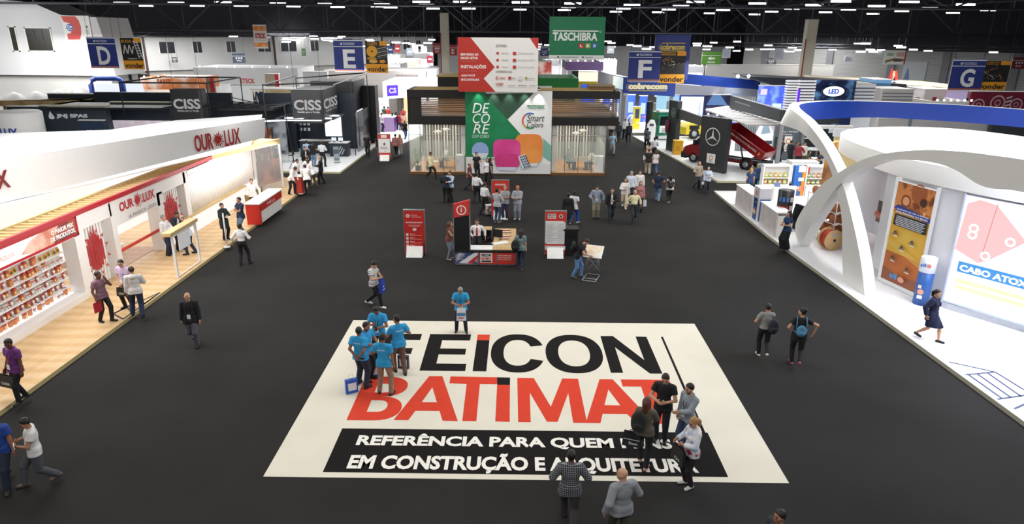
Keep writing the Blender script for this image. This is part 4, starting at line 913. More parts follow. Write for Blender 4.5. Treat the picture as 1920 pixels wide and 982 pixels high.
nmk = ('orange and red boxed bulb', 'white bulb on a red card', 'white and red boxed downlight', 'tall orange lamp carton', 'amber filament bulb on a yellow card')
for z, rn in rows:
    y = 16.9
    while y < 22.1:
        k = r.choice({'bottom': (3, 2, 0), 'second': (1, 1, 0), 'third': (0, 2, 1), 'fourth': (1, 0, 2), 'fifth': (1, 3, 0, 2), 'top': (1, 4, 0, 3)}[rn]) if not (rn == 'top' and y > 21) else 4
        p = protos[k]; loc = (XW-.58+r.uniform(-.03, .08), y, z)
        if k not in used: o = p; o.location = loc; used.add(k)
        else: o = p.copy(); COL.objects.link(o); o.location = loc
        tag(o, '%s on the %s shelf of the lamp wall' % (nmk[k], rn), 'lamp pack', 'lamp packs on the %s shelf: %s' % (rn, nmk[k])); y += r.uniform(.19, .27)
# counter, pedestal, portal display, poles, floor decal, meeting furniture
ct = thing('counter', 'red and white reception counter at the edge of the lamp stand', 'counter', (-12.86, 33.6, .12))
MB().bx(-.35, .31, -1.62, -1.45, 0, 1.0, RED).bx(.25, .32, -1.45, 1.6, .62, 1.0, RED).bx(-.35, .25, -1.45, 1.6, 0, .9, PLW).build('body', ct); MB().bx(-.4, .36, -1.68, 1.66, 1.0, 1.06, PLW).build('top', ct); MB().bx(.25, .29, -1.3, 1.55, .05, .6, M('#ece6e2', .4)).build('front_panel', ct)
A = Art(1, .16); logo(A, .0, 0, 1, 1, '#f3e3dc', .02); A.build('lettering', ct, (.325, -.6, .72), PI/2)
pd = thing('pedestal_table', 'slim red pedestal table that the white-shirted men lean on', 'table', (-12.78, 38.75, .12)); MB().prism([(-.24, -.2), (.26, -.2), (.26, .25), (-.24, .25)], 2, .04, 1.02, M('#c23a30', .5, var=.03)).build('body', pd, bevel=.01); MB().bx(-.34, .34, -.28, .34, 1.02, 1.06, PLW).build('top', pd); MB().bx(-.28, .28, -.24, .28, 0, .04, PLW).build('foot', pd)
pf = thing('display_portal', 'white portal display frame with a wooden top and a hanging white board', 'display', (-13.0, 24.4, .12)); f = MB()
MB().bx(-.04, .04, -.04, .04, 0, 1.75, PLW).build('leg', pf); MB().bx(-.04, .04, 1.86, 1.94, 0, 1.75, PLW).build('leg', pf); 
MB().bx(-.24, .10, -.25, 2.0, 1.70, 1.83, WOODL).build('top', pf); MB().bx(-.02, .02, .04, 1.86, .03, .06, PLW).build('foot_rail', pf); MB().bx(-.03, .03, .04, 1.86, 1.6, 1.75, PLW).build('apron', pf); MB().bx(-.02, .02, .45, 1.35, .95, 1.58, M('#fbfbfb', .4)).build('board', pf)
for q, lb in (((416, 386, 426, 463), 'thin white display pole beside the woman in the dark dress'),):
    g = G(426, 463, .12); t = thing('display_pole', lb, 'pole', g); MB().tube([(0, 0, 0), (0, 0, 1.7)], .035, PLW, 8).build('pole', t); MB().lathe([(.14, 0), (.14, .02)], (0, 0, 0), PLW, 16).build('base', t); MB().bx(-.03, .05, -.05, .05, 1.55, 1.75, DARK).build('clamp', t)
A = MB(); dm = M('#2a2b2c', .6); z = .126
def strip(p, q, wd, m=dm, zz=z):
    a, c = G(*p, zz), G(*q, zz)
    for e_ in (a, c): e_[0] = min(e_[0], -12.92) if e_[0] < 0 else max(e_[0], 12.55)
    d_ = nrm(c-a); o = np.array([d_[1], -d_[0], 0])*wd/2; A.add([a+o, c+o, c-o, a-o], [(0, 1, 2, 3)], m)
for p, q in (((212, 588), (318, 548)), ((318, 548), (298, 566)), ((212, 588), (235, 598)), ((235, 598), (298, 566)), ((240, 577), (262, 586)), ((268, 567), (285, 574)), ((293, 556), (275, 576)), ((212, 588), (262, 562))): strip(p, q, .07)
tag(A.build('floor_decal'), 'black line drawing laid on the wooden platform under the three talking men', 'decal')
def chair(loc, rz, label, m, grp=None):
    t = thing('shell_chair', label, 'chair', loc, rz, grp); MB().ball((0, 0, .45), (.22, .22, .03), m, 7).build('seat', t); V, Q = grow([ell((0, .2, .62), (.2, .04, .2))], .03, 0, .01); skinmesh('backrest', V, Q, m, t)
    for a in (-1, 1):
        for c in (-1, 1): MB().tube([(a*.1, c*.1, .44), (a*.22, c*.22, 0)], .016, M('#d9d3c8'), 5).build('leg', t)
    return t
def rtable(loc, label, m, h=.74, r_=.45, grp=None):
    t = thing('round_table', label, 'table', loc, 0, grp); MB().lathe([(r_, 0), (r_, .03)], (0, 0, h-.03), m, 24).build('tabletop', t); MB().tube([(0, 0, .02), (0, 0, h-.03)], .035, STEEL, 8).build('stem', t); MB().lathe([(.24, 0), (.05, .03)], (0, 0, 0), STEEL, 18).build('base', t); return t
rtable((-17.2, 26.3, .14), 'white round table in the meeting room of the lamp stand', PLW)
for x, y, a in ((-16.6, 25.7, .6), (-17.8, 26.9, 3.4), (-16.7, 27.1, 2.2), (-17.7, 25.6, -.7)): chair((x, y, .14), a, 'white shell chair around the table in the lamp stand meeting room', M('#f3f3f1', .4), 'meeting room chairs')
pt = thing('potted_plant', 'green potted plant on the white sideboard in the lamp stand meeting room', 'plant', (-18.4, 28.0, .9)); MB().lathe([(.1, 0), (.14, .22)], (0, 0, 0), PLW, 14).build('pot', pt); b = MB()
def leaves(b, n, r_, z0, h, m, seed=1, wd=.05):
    q = random.Random(seed)
    for _ in range(n):
        a = q.uniform(0, 6.28); l = q.uniform(.5, 1)*r_; t = q.uniform(.3, 1)*h; d = np.array([math.cos(a), math.sin(a), 0]); s_ = np.array([-d[1], d[0], 0])*wd
        p0, p1, p2 = np.array([0, 0, z0]), d*l*.55+np.array([0, 0, z0+t]), d*l+np.array([0, 0, z0+t*.75]); b.add([p0, p1+s_, p2, p1-s_], [(0, 1, 2, 3)], m)
leaves(b, 34, .3, .2, .5, M('#3f6b2e', .6, var=.2)); b.build('leaves', pt)
sb = thing('sideboard', 'white sideboard carrying the potted plant in the lamp stand', 'sideboard', (-18.4, 28.0, .12)); MB().bx(-.3, .3, -.7, .7, 0, .74, PLW).build('cabinet', sb); MB().bx(-.33, .33, -.73, .73, .74, .78, WOODL).build('top', sb)
# ------------------------------------------------------------------ lamp maker's pavilion in the centre
PV = thing('pavilion', 'dark slatted two storey pavilion with glass rooms behind the green lamp poster', 'pavilion', (0, 45.3, 0))
X0, X1, D = -7.3, 5.72, 9.5
PF = M('#b98748', .45, pattern='wood', col2='#a5743a'); BK = M('#17140f', .5, var=.1); SL = M('#7a5c40', .55, var=.15, scale=3)
MB().bx(X0, X1, -.05, D, .02, .16, PF).build('deck', PV); MB().bx(X0-.02, X1+.02, -.09, -.05, .0, .17, M('#6e4a26', .5)).build('deck_edge', PV)
b = MB()
for z0_, z1_, dd in ((3.30, 3.85, D), (5.02, 5.50, 2.9)):
    for a, c, e, f in ((X0, X1+.75, -.1, .12), (X0, X1+.75, dd-.2, dd), (X0, X0+.2, 0, dd), (X1+.55, X1+.75, 0, dd)): b.bx(a, c, e, f, z0_, z1_, BK)
b.build('beams', PV); b = MB()
for z in np.arange(3.93, 5.0, .118):
    b.bx(X0+.9, -3.5, .02, .08, z, z+.045, SL).bx(2.0, X1+.6, .02, .08, z, z+.045, SL).bx(X1+.6, X1+.66, 0, 2.8, z, z+.045, SL).bx(X0+.1, X0+.16, 0, 2.8, z, z+.045, SL).bx(X0+.2, X1+.5, 2.74, 2.80, z, z+.045, SL)
b.build('slats', PV)
MB().bx(X0, X0+.9, .0, .1, 3.85, 5.02, M('#1b1711', .5)).build('corner_panel', PV)
b = MB()
for i in range(7): b.bx(X0+.3, X1+.4, .6+.3*i, .66+.3*i, 5.42, 5.52, M('#b59a62', .6, var=.15))
b.bx(X0+.2, X1+.5, .3, D-.3, 3.80, 3.86, M('#3a2c1e', .5, var=.2)); b.build('roof_slats', PV); MB().bx(-5.9, -3.6, 5.2, D-.5, 3.86, 6.0, BK).bx(-5.95, -3.5, 5.1, D-.4, 6.0, 6.1, M('#c2a35e', .6, pattern='yslat', col2='#8e743c')).build('roof_box', PV); MB().bx(4.6, 6.2, .8, 2.7, 5.50, 5.72, SL).bx(4.55, 6.25, .75, 2.75, 5.72, 5.77, M('#8b7148', .6)).build('roof_hatch', PV)
GL = M('#dfe6e4', .04, alpha=.13, var=0); FRO = M('#d5dccf', .5, alpha=.24, var=0); MUL = M('#9aa09e', .3, .7)
for nm, a, c, n in (('left', X0, -3.55, 5), ('right', 2.15, X1, 4)):
    g = MB(); g.bx(a+.03, c-.03, -.02, 0, .16, 3.3, GL); g.build('glass_front', PV); MB().bx(a+.05, c-.4, -.024, -.021, .9, 2.25, FRO).build('frosted_band', PV); m = MB()
    for i in range(n+1): xx = a+(c-a)*i/n; m.bx(xx-.018, xx+.018, -.03, .02, .16, 3.3, MUL)
    m.bx(a, c, -.03, .02, 2.62, 2.65, MUL); m.build('mullions', PV)
for xx in (X0, X1): MB().bx(xx-.01, xx+.01, 0, 6, .16, 3.3, GL).build('glass_side', PV); MB().bx(xx-.012, xx+.012, .1, 6, .5, 2.0, FRO).build('frosted_side', PV)
b = MB()
for i in range(60):
    xx = X0+.2+i*.215
    if xx < X1-.2: b.bx(xx, xx+.09, 5.5, 5.6, .16, 3.3, M('#cfcac0', .5) if i % 3 else M('#8a857c', .5))
b.build('slat_partition', PV); MB().bx(X0+.1, X1-.1, 5.9, 6.0, .16, 3.3, M('#4b4842', .7)).build('rear_wall', PV)
MB().bx(-3.9, -3.5, .6, 5.5, .16, 3.2, M('#efece6', .5)).build('inner_wall', PV); MB().bx(2.1, 2.5, .6, 5.5, .16, 3.2, M('#efece6', .5)).build('inner_wall', PV)
area(-5.4, 48, 3.15, 3, 4, 170, (1, .93, .8)); area(4, 48, 3.15, 3, 4, 170, (1, .93, .8)); area(-1, 46.7, 4.95, 10, 2, 260, (1, .85, .7))
for x, y in ((-5.6, 47.2), (-5.2, 48.4), (3.9, 47.0), (4.4, 48.3)):
    t = thing('pendant_lamp', 'shallow white pendant lamp hanging in a glass room of the pavilion', 'lamp', (x, y, 2.55), 0, 'pendant lamps in the glass rooms'); MB().lathe([(.30, 0), (.34, .03), (.06, .12)], (0, 0, 0), M('#efe6d2', .4, emit=.6, var=0), 20).build('shade', t); MB().tube([(0, 0, .1), (0, 0, .76)], .01, DARK, 4).build('cord', t); MB().ball((0, 0, -.02), .05, E('#ffd79a', 4), 6).build('bulb', t)
for x, y, lb in ((-4.6, 46.9, 'dark meeting table in the left glass room of the pavilion'), (4.2, 47.0, 'dark meeting table in the right glass room of the pavilion')):
    t = thing('meeting_table', lb, 'table', (x, y, .16)); MB().bx(-.75, .75, -.4, .4, .70, .75, M('#7c6242', .5)).build('tabletop', t)
    for sx in (-.7, .7):
        for sy in (-.35, .35): MB().bx(sx-.03, sx+.03, sy-.03, sy+.03, 0, .7, DARK).build('leg', t)
for x, y, a, lb in ((-5.75, 46.7, 1.9, 'white shell chair left of the table in the left glass room'), (-4.3, 47.9, 3.1, 'white shell chair behind the table in the left glass room'), (3.3, 47.9, 3.0, 'dark shell chair behind the table in the right glass room')): chair((x, y, .16), a, lb, M('#eceae4' if 'white' in lb else '#3a3733', .5))
for x, lb in ((-3.95, 'white cabinet at the right end of the left glass room'), (5.35, 'white cabinet at the right end of the right glass room')):
    t = thing('cabinet', lb, 'cabinet', (x, 45.75, .16)); MB().bx(-.28, .28, -.25, .25, 0, 1.05, PLW).build('body', t, bevel=.01); MB().bx(-.30, .30, -.27, .27, 1.05, 1.08, WHITE).build('top', t); MB().bx(-.2, -.17, -.27, -.25, .5, .7, STEEL).build('handle', t)
t = thing('potted_palm', 'green potted palm in the front left corner of the left glass room', 'plant', (-6.85, 45.8, .16)); MB().lathe([(.16, 0), (.2, .32)], (0, 0, 0), M('#2b2b2b'), 14).build('pot', t); b = MB(); leaves(b, 60, .55, .3, 1.3, M('#56703a', .6, var=.2), 4, .03); b.build('fronds', t)
t = thing('flower_pot', 'small dark plant pot beside the palm in the left glass room', 'plant', (-6.2, 46.1, .16)); MB().lathe([(.12, 0), (.15, .25)], (0, 0, 0), M('#20201f'), 12).build('pot', t); b = MB(); leaves(b, 24, .22, .22, .3, M('#39492c', .6, var=.2), 6, .03); b.build('leaves', t)
# the tall poster
def pu(x, y): return ((x-873)/161, 1-(y-172)/153)
def k4(*q): return [pu(720+a/3.927, 160+c/3.927) for a, c in q]
po = thing('poster_wall', 'tall green and white lamp poster wall at the front of the pavilion', 'poster', (-3.52, 45.08, .12)); PW, PH = 5.62, 5.38
MB().bx(0, PW, 0, .2, 0, PH, M('#ecebe8', .5, var=.02)).build('wall_panel', po)
A = Art(PW, PH); gr = M('#167a4a', .5, pattern='blotch', col2='#1a8351', scale=1.0, var=.04)
A.poly([(0, .205), (0, 1), (.22, 1), (.49, .66), (.64, .49), (.66, .2)], gr); A.poly(k4((738, 70), (1100, 60), (910, 250)), M('#33523f', .5, var=.05)); A.poly([(0, 0), (1, 0), (1, .12), (.5, .16), (0, .205)], '#dcdcdc')
A.poly(k4((1175, 385), (1235, 440), (1235, 560), (1175, 520)), '#7fb5a4')
for tx, x0_, y0_, x1_, y1_ in (('DE', 652, 205, 778, 135), ('CO', 655, 280, 780, 208), ('RE', 655, 353, 780, 285)):
    (a, c), (e, f) = k4((x0_, y0_), (x1_, y1_)); A.text(tx, a, c, e, f, '#f0f3ee', 0.0, .25)
(a, c), (e, f) = k4((648, 384), (775, 362)); A.text('COM CORES', a, c, e, f, '#d7e6dc', .0, .2)
(a, c), (e, f) = k4((1052, 175), (1180, 152)); A.text('TASCHIBRA', a, c, e, f, '#2b8057', .02); A.rect(a, f, e, f+.008, '#2b8057')
(a, c) = k4((1075, 258))[0]
for col, a0, a1 in (('#2f62a8', 60, 130), ('#c9402f', 130, 205), ('#e0902f', 205, 235), ('#3f9a4d', 235, 300)): A.ring(a, c, .078, .094, col, a0, a1, 14)
for tx, bx_ in (('Smart', ((1052, 262), (1180, 212))), ('Colors', ((1052, 306), (1172, 266)))):
    (a, c), (e, f) = k4(*bx_); A.text(tx, a, c, e, f, '#1f2a2b', .0, .3)
(a, c) = k4((708, 478))[0]; A.circ(a, c, .10, '#8fa8d6', 30); A.poly([(a-.1, c-.03), (a+.1, c-.03), (a+.06, c-.10), (a-.06, c-.10)], '#d5d6dc')
def barrel(q, m):
    x0_, y0_, x1_, y1_ = q; w = x1_-x0_; P = []
    for i in range(40):
        t_ = 2*PI*i/40; cc, ss = math.cos(t_), math.sin(t_); P.append(((x0_+x1_)/2+w/2*math.copysign(abs(cc)**.42, cc), (y0_+y1_)/2-(y1_-y0_)/2*math.copysign(abs(ss)**.5, ss)))
    A.poly(k4(*P), m)
barrel((965, 353, 1170, 572), M('#ea8a3c', .5, pattern='blotch', col2='#f09a4e', scale=.5)); A.poly(k4((1000, 572), (1140, 565), (1130, 592), (1010, 595)), '#d9d9dd'); barrel((803, 393, 1007, 560), M('#d8408c', .5, pattern='blotch', col2='#e0529a', scale=.5)); barrel((818, 500, 1000, 602), M('#d03a80', .5)); A.poly(k4((836, 598), (978, 598), (970, 625), (845, 622)), '#cfcfe0'); A.poly(k4((730, 525), (815, 522), (815, 538), (735, 540)), '#9cc9a6')
A.poly(k4((988, 518), (1040, 500), (1076, 595), (1022, 614)), '#d8d8da')
for i in range(4):
    for j in range(5): x, y = 1000+i*13+j*8, 520+j*18-i*4; A.poly(k4((x, y), (x+8, y-3), (x+12, y+9), (x+4, y+12)), '#2c3440' if i in (0, 3) else '#4b6f9c')
A.build('printed_face', po)
for i, xx in enumerate((.85, 1.85, 2.85, 3.85, 4.75)):
    t = thing('arm_spotlight', 'small spotlight on an arm along the top of the green lamp poster', 'lamp', (-3.52+xx, 44.6, 5.72), 0, 'spotlights over the green poster'); MB().tube([(0, .5, -.15), (0, .25, .05), (0, 0, 0)], .015, DARK, 5).build('arm', t); MB().lathe([(.05, -.08), (.06, .02), (.02, .06)], (0, 0, 0), DARK, 10).build('head', t); MB().lathe([(.045, 0), (.045, .01)], (0, 0, -.09), E('#f4fff4', 5), 10).build('lens', t)
    d_ = bpy.data.lights.new('lamp', 'SPOT'); d_.energy = 70; d_.spot_size = 1.2; d_.spot_blend = .8; d_.shadow_soft_size = .05; o = bpy.data.objects.new('lamp', d_); o.location = (-3.52+xx, 44.75, 5.6); o.rotation_euler = (.25, 0, 0); COL.objects.link(o)

# ------------------------------------------------------------------ dark software stand left of the centre
platform('stand_platform', 'white platform of the dark software stand left of the centre aisle', [(-34, 45.2), (-12.0, 45.2), (-11.8, 59), (-34, 59)], M('#f3f3f2', .35, var=.02), M('#cfc7a2', .5))
NV = M('#1e2731', .45, var=.08, scale=.6); CH = M('#2d2c2e', .5, var=.04)
cs = thing('stand_structure', 'dark walls and frames of the software stand left of the centre', 'stand', (0, 0, .12))
w = MB(); w.bx(-20.5, -12.9, 54.6, 54.9, 0, 4.3, NV).bx(-22.6, -17.2, 52.8, 53.1, 0, 3.4, NV).bx(-34, -23, 55.5, 55.8, 0, 4.2, NV).bx(-16.4, -13.0, 54.9, 58.8, 2.9, 5.2, M('#111114', .6)).bx(-13.0, -11.9, 57.5, 58.8, 0, 4.7, M('#111114', .6)).bx(-34, -25.6, 49.5, 53, 3.5, 3.65, M('#16181c', .5)).bx(-21.6, -17.6, 49.5, 53, 3.5, 3.65, M('#16181c', .5)); w.build('walls', cs)
pm = M('#8d9093', .5, pattern='blotch', col2='#5d6063', scale=.9); MB().bx(-12.6, -12.5, 53.2, 57.6, 0, 3.0, pm).build('printed_wall', cs)
A = Art(4.4, 3.0); A.text('CISS', .45, .3, .95, .72, '#33363a', .05)
for k in range(8): A.poly([(.04+k*.06, .1), (.06+k*.06, .1), (.12+k*.06, .95), (.10+k*.06, .95)], '#b9bcc0' if k % 2 else '#5a5d62')
A.circ(.22, .28, .13, '#c5ccd6', 24); A.ring(.22, .28, .08, .10, '#8f98a6'); A.rect(.1, .5, .35, .62, '#3b3d40'); A.build('printed_wall_art', cs, (-12.48, 53.2, 0), PI/2)
tb = MB(); fm = M('#1c1c20', .4)
for q in (((-16.9, 46), (-16.9, 53)), ((-12.4, 46.5), (-12.4, 57)), ((-16.9, 46), (-12.4, 46.5)), ((-16.9, 53), (-12.4, 57))): tb.tube([(*q[0], 5.55), (*q[1], 5.75)], .05, fm, 5)
for x, y in ((-16.9, 46), (-12.4, 57), (-16.9, 53), (-12.4, 51.5)): tb.tube([(x, y, 0), (x, y, 5.6)], .035, fm, 5)
for q in (((-27.5, 48), (-21.5, 48)), ((-27.5, 54), (-21.5, 54)), ((-27.5, 48), (-27.5, 54)), ((-21.5, 48), (-21.5, 54))): tb.tube([(*q[0], 5.5), (*q[1], 5.5)], .05, fm, 5)
for x, y in ((-27.5, 48), (-21.5, 48), (-21.5, 54)): tb.tube([(x, y, 3.3), (x, y, 5.5)], .04, fm, 5)
for i in range(9): tb.tube([(-22+i*.6, 49.5, 3.7), (-27+i*.6, 53, 3.75+.2*(i % 3))], .03, fm, 4)
for i in range(4): tb.tube([(-22, 49.5+i, 3.8), (-17, 49.5+i, 3.8)], .03, fm, 4)
tb.build('tube_frame', cs)
lt = MB()
for a, c in (((-18.5, 47.5), (-15.5, 49.5)), ((-17.0, 50), (-13.6, 50)), ((-16.3, 51.2), (-13.3, 51.2)), ((-16.6, 48.8), (-14, 48.8)), ((-20.8, 49.5), (-19, 49.5)), ((-21, 47.6), (-20.6, 47.6)), ((-15.6, 53.0), (-13.4, 51.4))): lt.tube([(*a, 2.95), (*c, 2.95)], .06, E('#f2f8ff', 2.2), 6)
lt.build('light_tubes', cs); lr = MB()
for q in (-17.2, -15.1, -13.1): lr.bx(q, q+.06, 48.4, 51.5, 3.02, 3.08, M('#3a3f45'))
for q in (48.4, 50, 51.5): lr.bx(-17.2, -13.04, q, q+.06, 3.02, 3.08, M('#3a3f45'))
lr.build('light_raft', cs)
MB().bx(-19.3, -17.6, 51.7, 51.9, 0, 2.6, M('#b7bcc2', .3, pattern='blotch', col2='#6d747c', scale=1.1)).build('mirror_panel', cs)
scr = MB(); scr.bx(-15.4, -14.1, 54.5, 54.56, 1.0, 2.55, E('#f3faff', 1.3)).build('wall_screen', cs); A = Art(3.2, 2.0)
A.text('gestão', .0, .58, .3, .68, '#d9dee4', .02); A.rect(.32, .6, .42, .66, '#c9b75a'); A.circ(-.04, .63, .03, '#d9dee4')
for i in range(3):
    for j in range(2): A.rect(.55+i*.1, .62-j*.22, .61+i*.1, .74-j*.22, '#dfe6ea')
A.text('PAGAMENTO', .0, .95, .5, 1.08, '#e9eef2', .03); A.build('wall_lettering', cs, (-19.2, 54.57, .6))
for lb, x0_, x1_, y_, dep, z0_, z1_ in (('dark grey hanging cube sign with white lettering over the software stand', -16.25, -14.05, 49.6, 4.2, 2.75, 5.05), ('dark grey hanging cube sign with white lettering left of the other cube sign', -25.1, -22.9, 50, .9, 2.75, 5.0)):
    t = thing('cube_sign', lb, 'sign', (x0_, y_, z0_)); W_, H_ = x1_-x0_, z1_-z0_
    MB().prism([(0, 0), (W_-.18, 0), (W_-.05, .05), (W_, .18), (W_, dep), (0, dep)], 2, 0, H_, CH).build('box', t); MB().prism([(0, 0), (W_-.18, 0), (W_, .18), (W_, dep), (0, dep)], 2, H_, H_+.03, M('#131315')).build('lid', t)
    def ciss(A):
        wt = M('#f4f4f4', .4, emit=.3, var=0); A.text('CISS', .06, .40, .95, .72, wt, .03); A.text('Gestão para o Varejo', .16, .30, .88, .38, '#d8d8d8', .01)
    A = Art(W_, H_); ciss(A); A.build('front_lettering', t, (0, -.01, 0)); A = Art(dep, H_); ciss(A) if dep > 2 else A.rect(0, 0, .02, .02, CH); A.build('side_lettering', t, (W_+.01, 0, 0), PI/2)
    for q in (.15, W_-.15): MB().tube([(q, .3, H_), (q, .3, 11.8-z0_)], .012, DARK, 4).build('hanging_wire', t)
for x, y, lb in ((-15.6, 52.6, 'white counter with a screen in the software stand'),):
    t = thing('counter', lb, 'counter', (x, y, .12)); MB().bx(-1.2, 1.3, -.3, .3, 0, .95, M('#23303a')).build('body', t); MB().bx(-1.25, 1.35, -.36, .34, .95, 1.0, PLW).build('top', t)
t = thing('counter', 'dark counter with white diagonal lines at the right of the software stand', 'counter', (-13.6, 51.3, .12)); MB().bx(-.6, .75, -.3, .5, 0, 1.0, M('#1c242c')).build('body', t); MB().bx(-.65, .8, -.34, .54, 1.0, 1.04, PLW).build('top', t); A = Art(1.2, .9)
for k in range(3): A.poly([(.35+k*.16, .1), (.42+k*.16, .1), (.72+k*.1, .8-k*.12), (.65+k*.1, .8-k*.12)], '#9fb0bb')
A.build('line_art', t, (-.55, -.31, .05))
for i, x in enumerate((-13.9, -13.4)):
    t = thing('desk_monitor', ('left', 'right')[i]+' small white screen on the dark counter of the software stand', 'monitor', (x, 51.3, 1.16)); MB().bx(-.2, .2, -.02, .02, .08, .36, DARK).build('casing', t); MB().bx(-.18, .18, -.024, -.02, .1, .34, E('#dfe9f2', 1.0)).build('screen', t); MB().bx(-.03, .03, -.02, .02, .01, .1, DARK).bx(-.1, .1, -.07, .07, 0, .015, DARK).build('stand', t)
t = thing('leaflet_stand', 'silver leaflet rack in front of the dark counter of the software stand', 'rack', G(632, 306, .12)); MB().bx(-.2, .2, -.02, .3, 0, .06, STEEL).bx(-.2, -.17, 0, .05, 0, 1.2, STEEL).bx(.17, .2, 0, .05, 0, 1.2, STEEL).build('frame', t)
for k in range(4): MB().bx(-.16, .16, -.06, .02, .2+k*.26, .4+k*.26, M(('#6f7d86', '#9aa3a8', '#56626b', '#8b949a')[k])).build('leaflets', t)
rtable(G(574, 312, .12)+np.array([-2.5, 1.5, 0]), 'dark round table with chairs at the left of the software stand', M('#2b3238'), .75, .6)
for k in range(4):
    a = k*PI/2+.4; p = G(574, 312, .12)+np.array([-2.5+.95*math.cos(a), 1.5+.95*math.sin(a), 0]); chair(p, a-PI/2, 'black shell chair around the dark round table of the software stand', M('#17191c'), 'chairs of the software stand')
t = thing('tripod_stand', 'black tripod pole standing on the white platform of the software stand', 'stand', G(553, 314, .12)); MB().tube([(0, 0, 0), (-.35, 0, 4.2)], .035, BLACK, 6).build('pole', t)
for k in range(3): a = 2*PI*k/3; MB().tube([(-.04, 0, .55), (.5*math.cos(a), .5*math.sin(a), .0)], .02, BLACK, 5).build('leg', t)
t = thing('banner_pole', 'magenta narrow banner at the left of the software stand', 'banner', G(520, 288, .12)); MB().bx(-.3, .3, 0, .03, .15, 1.5, M('#8d1e7d', .5)).build('fabric', t); MB().tube([(-.3, .03, 0), (-.3, .03, 1.6)], .02, DARK, 5).build('pole', t); MB().bx(-.35, .35, -.15, .15, 0, .03, DARK).build('base', t)
t = thing('picture_board', 'picture panel with a warm portrait print beside the glass corner', 'panel', AY(497, 285, 47)*np.array([1, 1, 0])+np.array([0, 0, .12])); MB().bx(-.6, .6, 0, .08, 0, 2.6, M('#6c4334', .5, pattern='blotch', col2='#c08a6b', scale=1.4)).build('print', t); MB().bx(-.66, -.6, -.01, .09, 0, 2.65, DARK).bx(.6, .66, -.01, .09, 0, 2.65, DARK).build('frame', t)

# ------------------------------------------------------------------ generic far stands: walls, fascia, lamps, counter
def stall(label, box, y, fas, body='#ecebe8', depth=6.0, text=None, tcol='#ffffff', fh=.9, emit=0.0, name='exhibition_stand', top=None, open_=True, lamps=0, tbox=(.15, .2, .85, .8), body_emit=0.0, legs=False):
    """box = photo pixels of the stand's front (left, top, right, bottom)"""
    a, b_ = AY(box[0], box[1], y), AY(box[2], box[3], y); w, zt = b_[0]-a[0], (a[2]+AY(box[2], box[1], y)[2])/2; z0_ = max(b_[2], .0)
    if not legs and z0_ > .01: pass
    t = thing(name, label, 'stand', (a[0], y, 0)); fm_ = M(fas, .5, emit=emit, var=.03) if not hasattr(fas, 'node_tree') else fas
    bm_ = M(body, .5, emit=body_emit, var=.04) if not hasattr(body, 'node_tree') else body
    MB().bx(0, w, 0, .25, zt-fh, zt, fm_).bx(0, .25, .25, depth, zt-fh, zt, fm_).bx(w-.25, w, .25, depth, zt-fh, zt, fm_).build('fascia', t)
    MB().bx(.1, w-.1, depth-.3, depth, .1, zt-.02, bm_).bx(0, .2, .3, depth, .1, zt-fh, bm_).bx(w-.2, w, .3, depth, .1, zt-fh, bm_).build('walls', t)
    MB().bx(-.1, w+.1, -.1, depth, 0, .1, M('#eeeeec', .4)).build('platform', t)
    MB().bx(w*.3, w*.6, 1.0, 1.6, .1, 1.1, M(fas if isinstance(fas, str) else '#dddddd', .5)).build('counter', t)
    if top: MB().bx(.2, w-.2, .3, depth-.3, zt-.15, zt-.1, M(top, .6)).build('roof', t)
    for i in range(lamps): 
        xx = w*(i+.5)/lamps; MB().tube([(xx, 0, zt), (xx, -.4, zt+.15)], .02, STEEL, 4).ball((xx, -.45, zt+.13), .09, E('#f6fbff', 5), 5).build('arm_lamp', t)
    if text:
        A = Art(w, fh); A.text(text, *tbox, M(tcol, .5, emit=.35, var=0), .03); A.build('lettering', t, (0, -.01, zt-fh))
    return t
def block(name, label, cat, box, y, m, depth=1.0, art=None, z0_=None, label_parts=None, trim=None):
    """a plain upright volume at depth y down to the floor or to z0"""
    a, b_ = AY(box[0], box[1], y), AY(box[2], box[3], y); w = b_[0]-a[0]; z1_ = a[2]; zz = z0_ if z0_ is not None else max(b_[2], 0)
    t = thing(name, label, cat, (a[0], y, zz)); MB().bx(0, w, 0, depth, 0, z1_-zz, m).build('panel', t, bevel=.02)
    MB().bx(-.03, w+.03, -.03, depth+.03, z1_-zz-.0, z1_-zz+.06, trim or M('#d9d6cf')).build('top_edge', t)
    if art: A = Art(w, z1_-zz); art(A); A.build('printed_face', t, (0, -.005, 0))
    if zz > .3:
        f = MB()
        for q in (.08, w-.08): f.bx(q-.05, q+.05, depth*.5-.05, depth*.5+.05, -zz, 0, M('#7d7d80', .5))
        f.build('posts', t)
    return t
# pool stand and neighbours on the far left
def jn(A): A.poly([(.135, .79), (.15, .765), (.18, .755), (.215, .765), (.225, .79), (.205, .84), (.17, .91), (.145, .84)], M('#f4f6f8', .4, emit=.3, var=0)); A.text('JNJ SPAS', .25, .77, .72, .86, M('#f4f6f8', .4, emit=.3, var=0), .05)
block('spa_stand', 'dark slate stand front with a white drop and lettering on the far left', 'stand', (70, 199, 205, 248), 50, M('#38424c', .5, var=.04), .6, jn, 0, trim=M('#b9b08f'))
block('spa_stand', 'dark slate side wall continuing right of the drop lettering stand', 'stand', (205, 192, 322, 232), 52, M('#313b47', .5, var=.04), .4, lambda A: A.rect(0, .40, 1, .66, M('#efeaf2', .5, emit=.35, pattern='blotch', col2='#d7a9c2', scale=1.2)), 0, trim=M('#b9b08f'))
block('stand_wall', 'long dark navy upper wall behind the drop lettering stand', 'wall', (88, 176, 330, 205), 57, M('#212834', .5, var=.06), .5, None, 0, trim=M('#e9e4d8'))
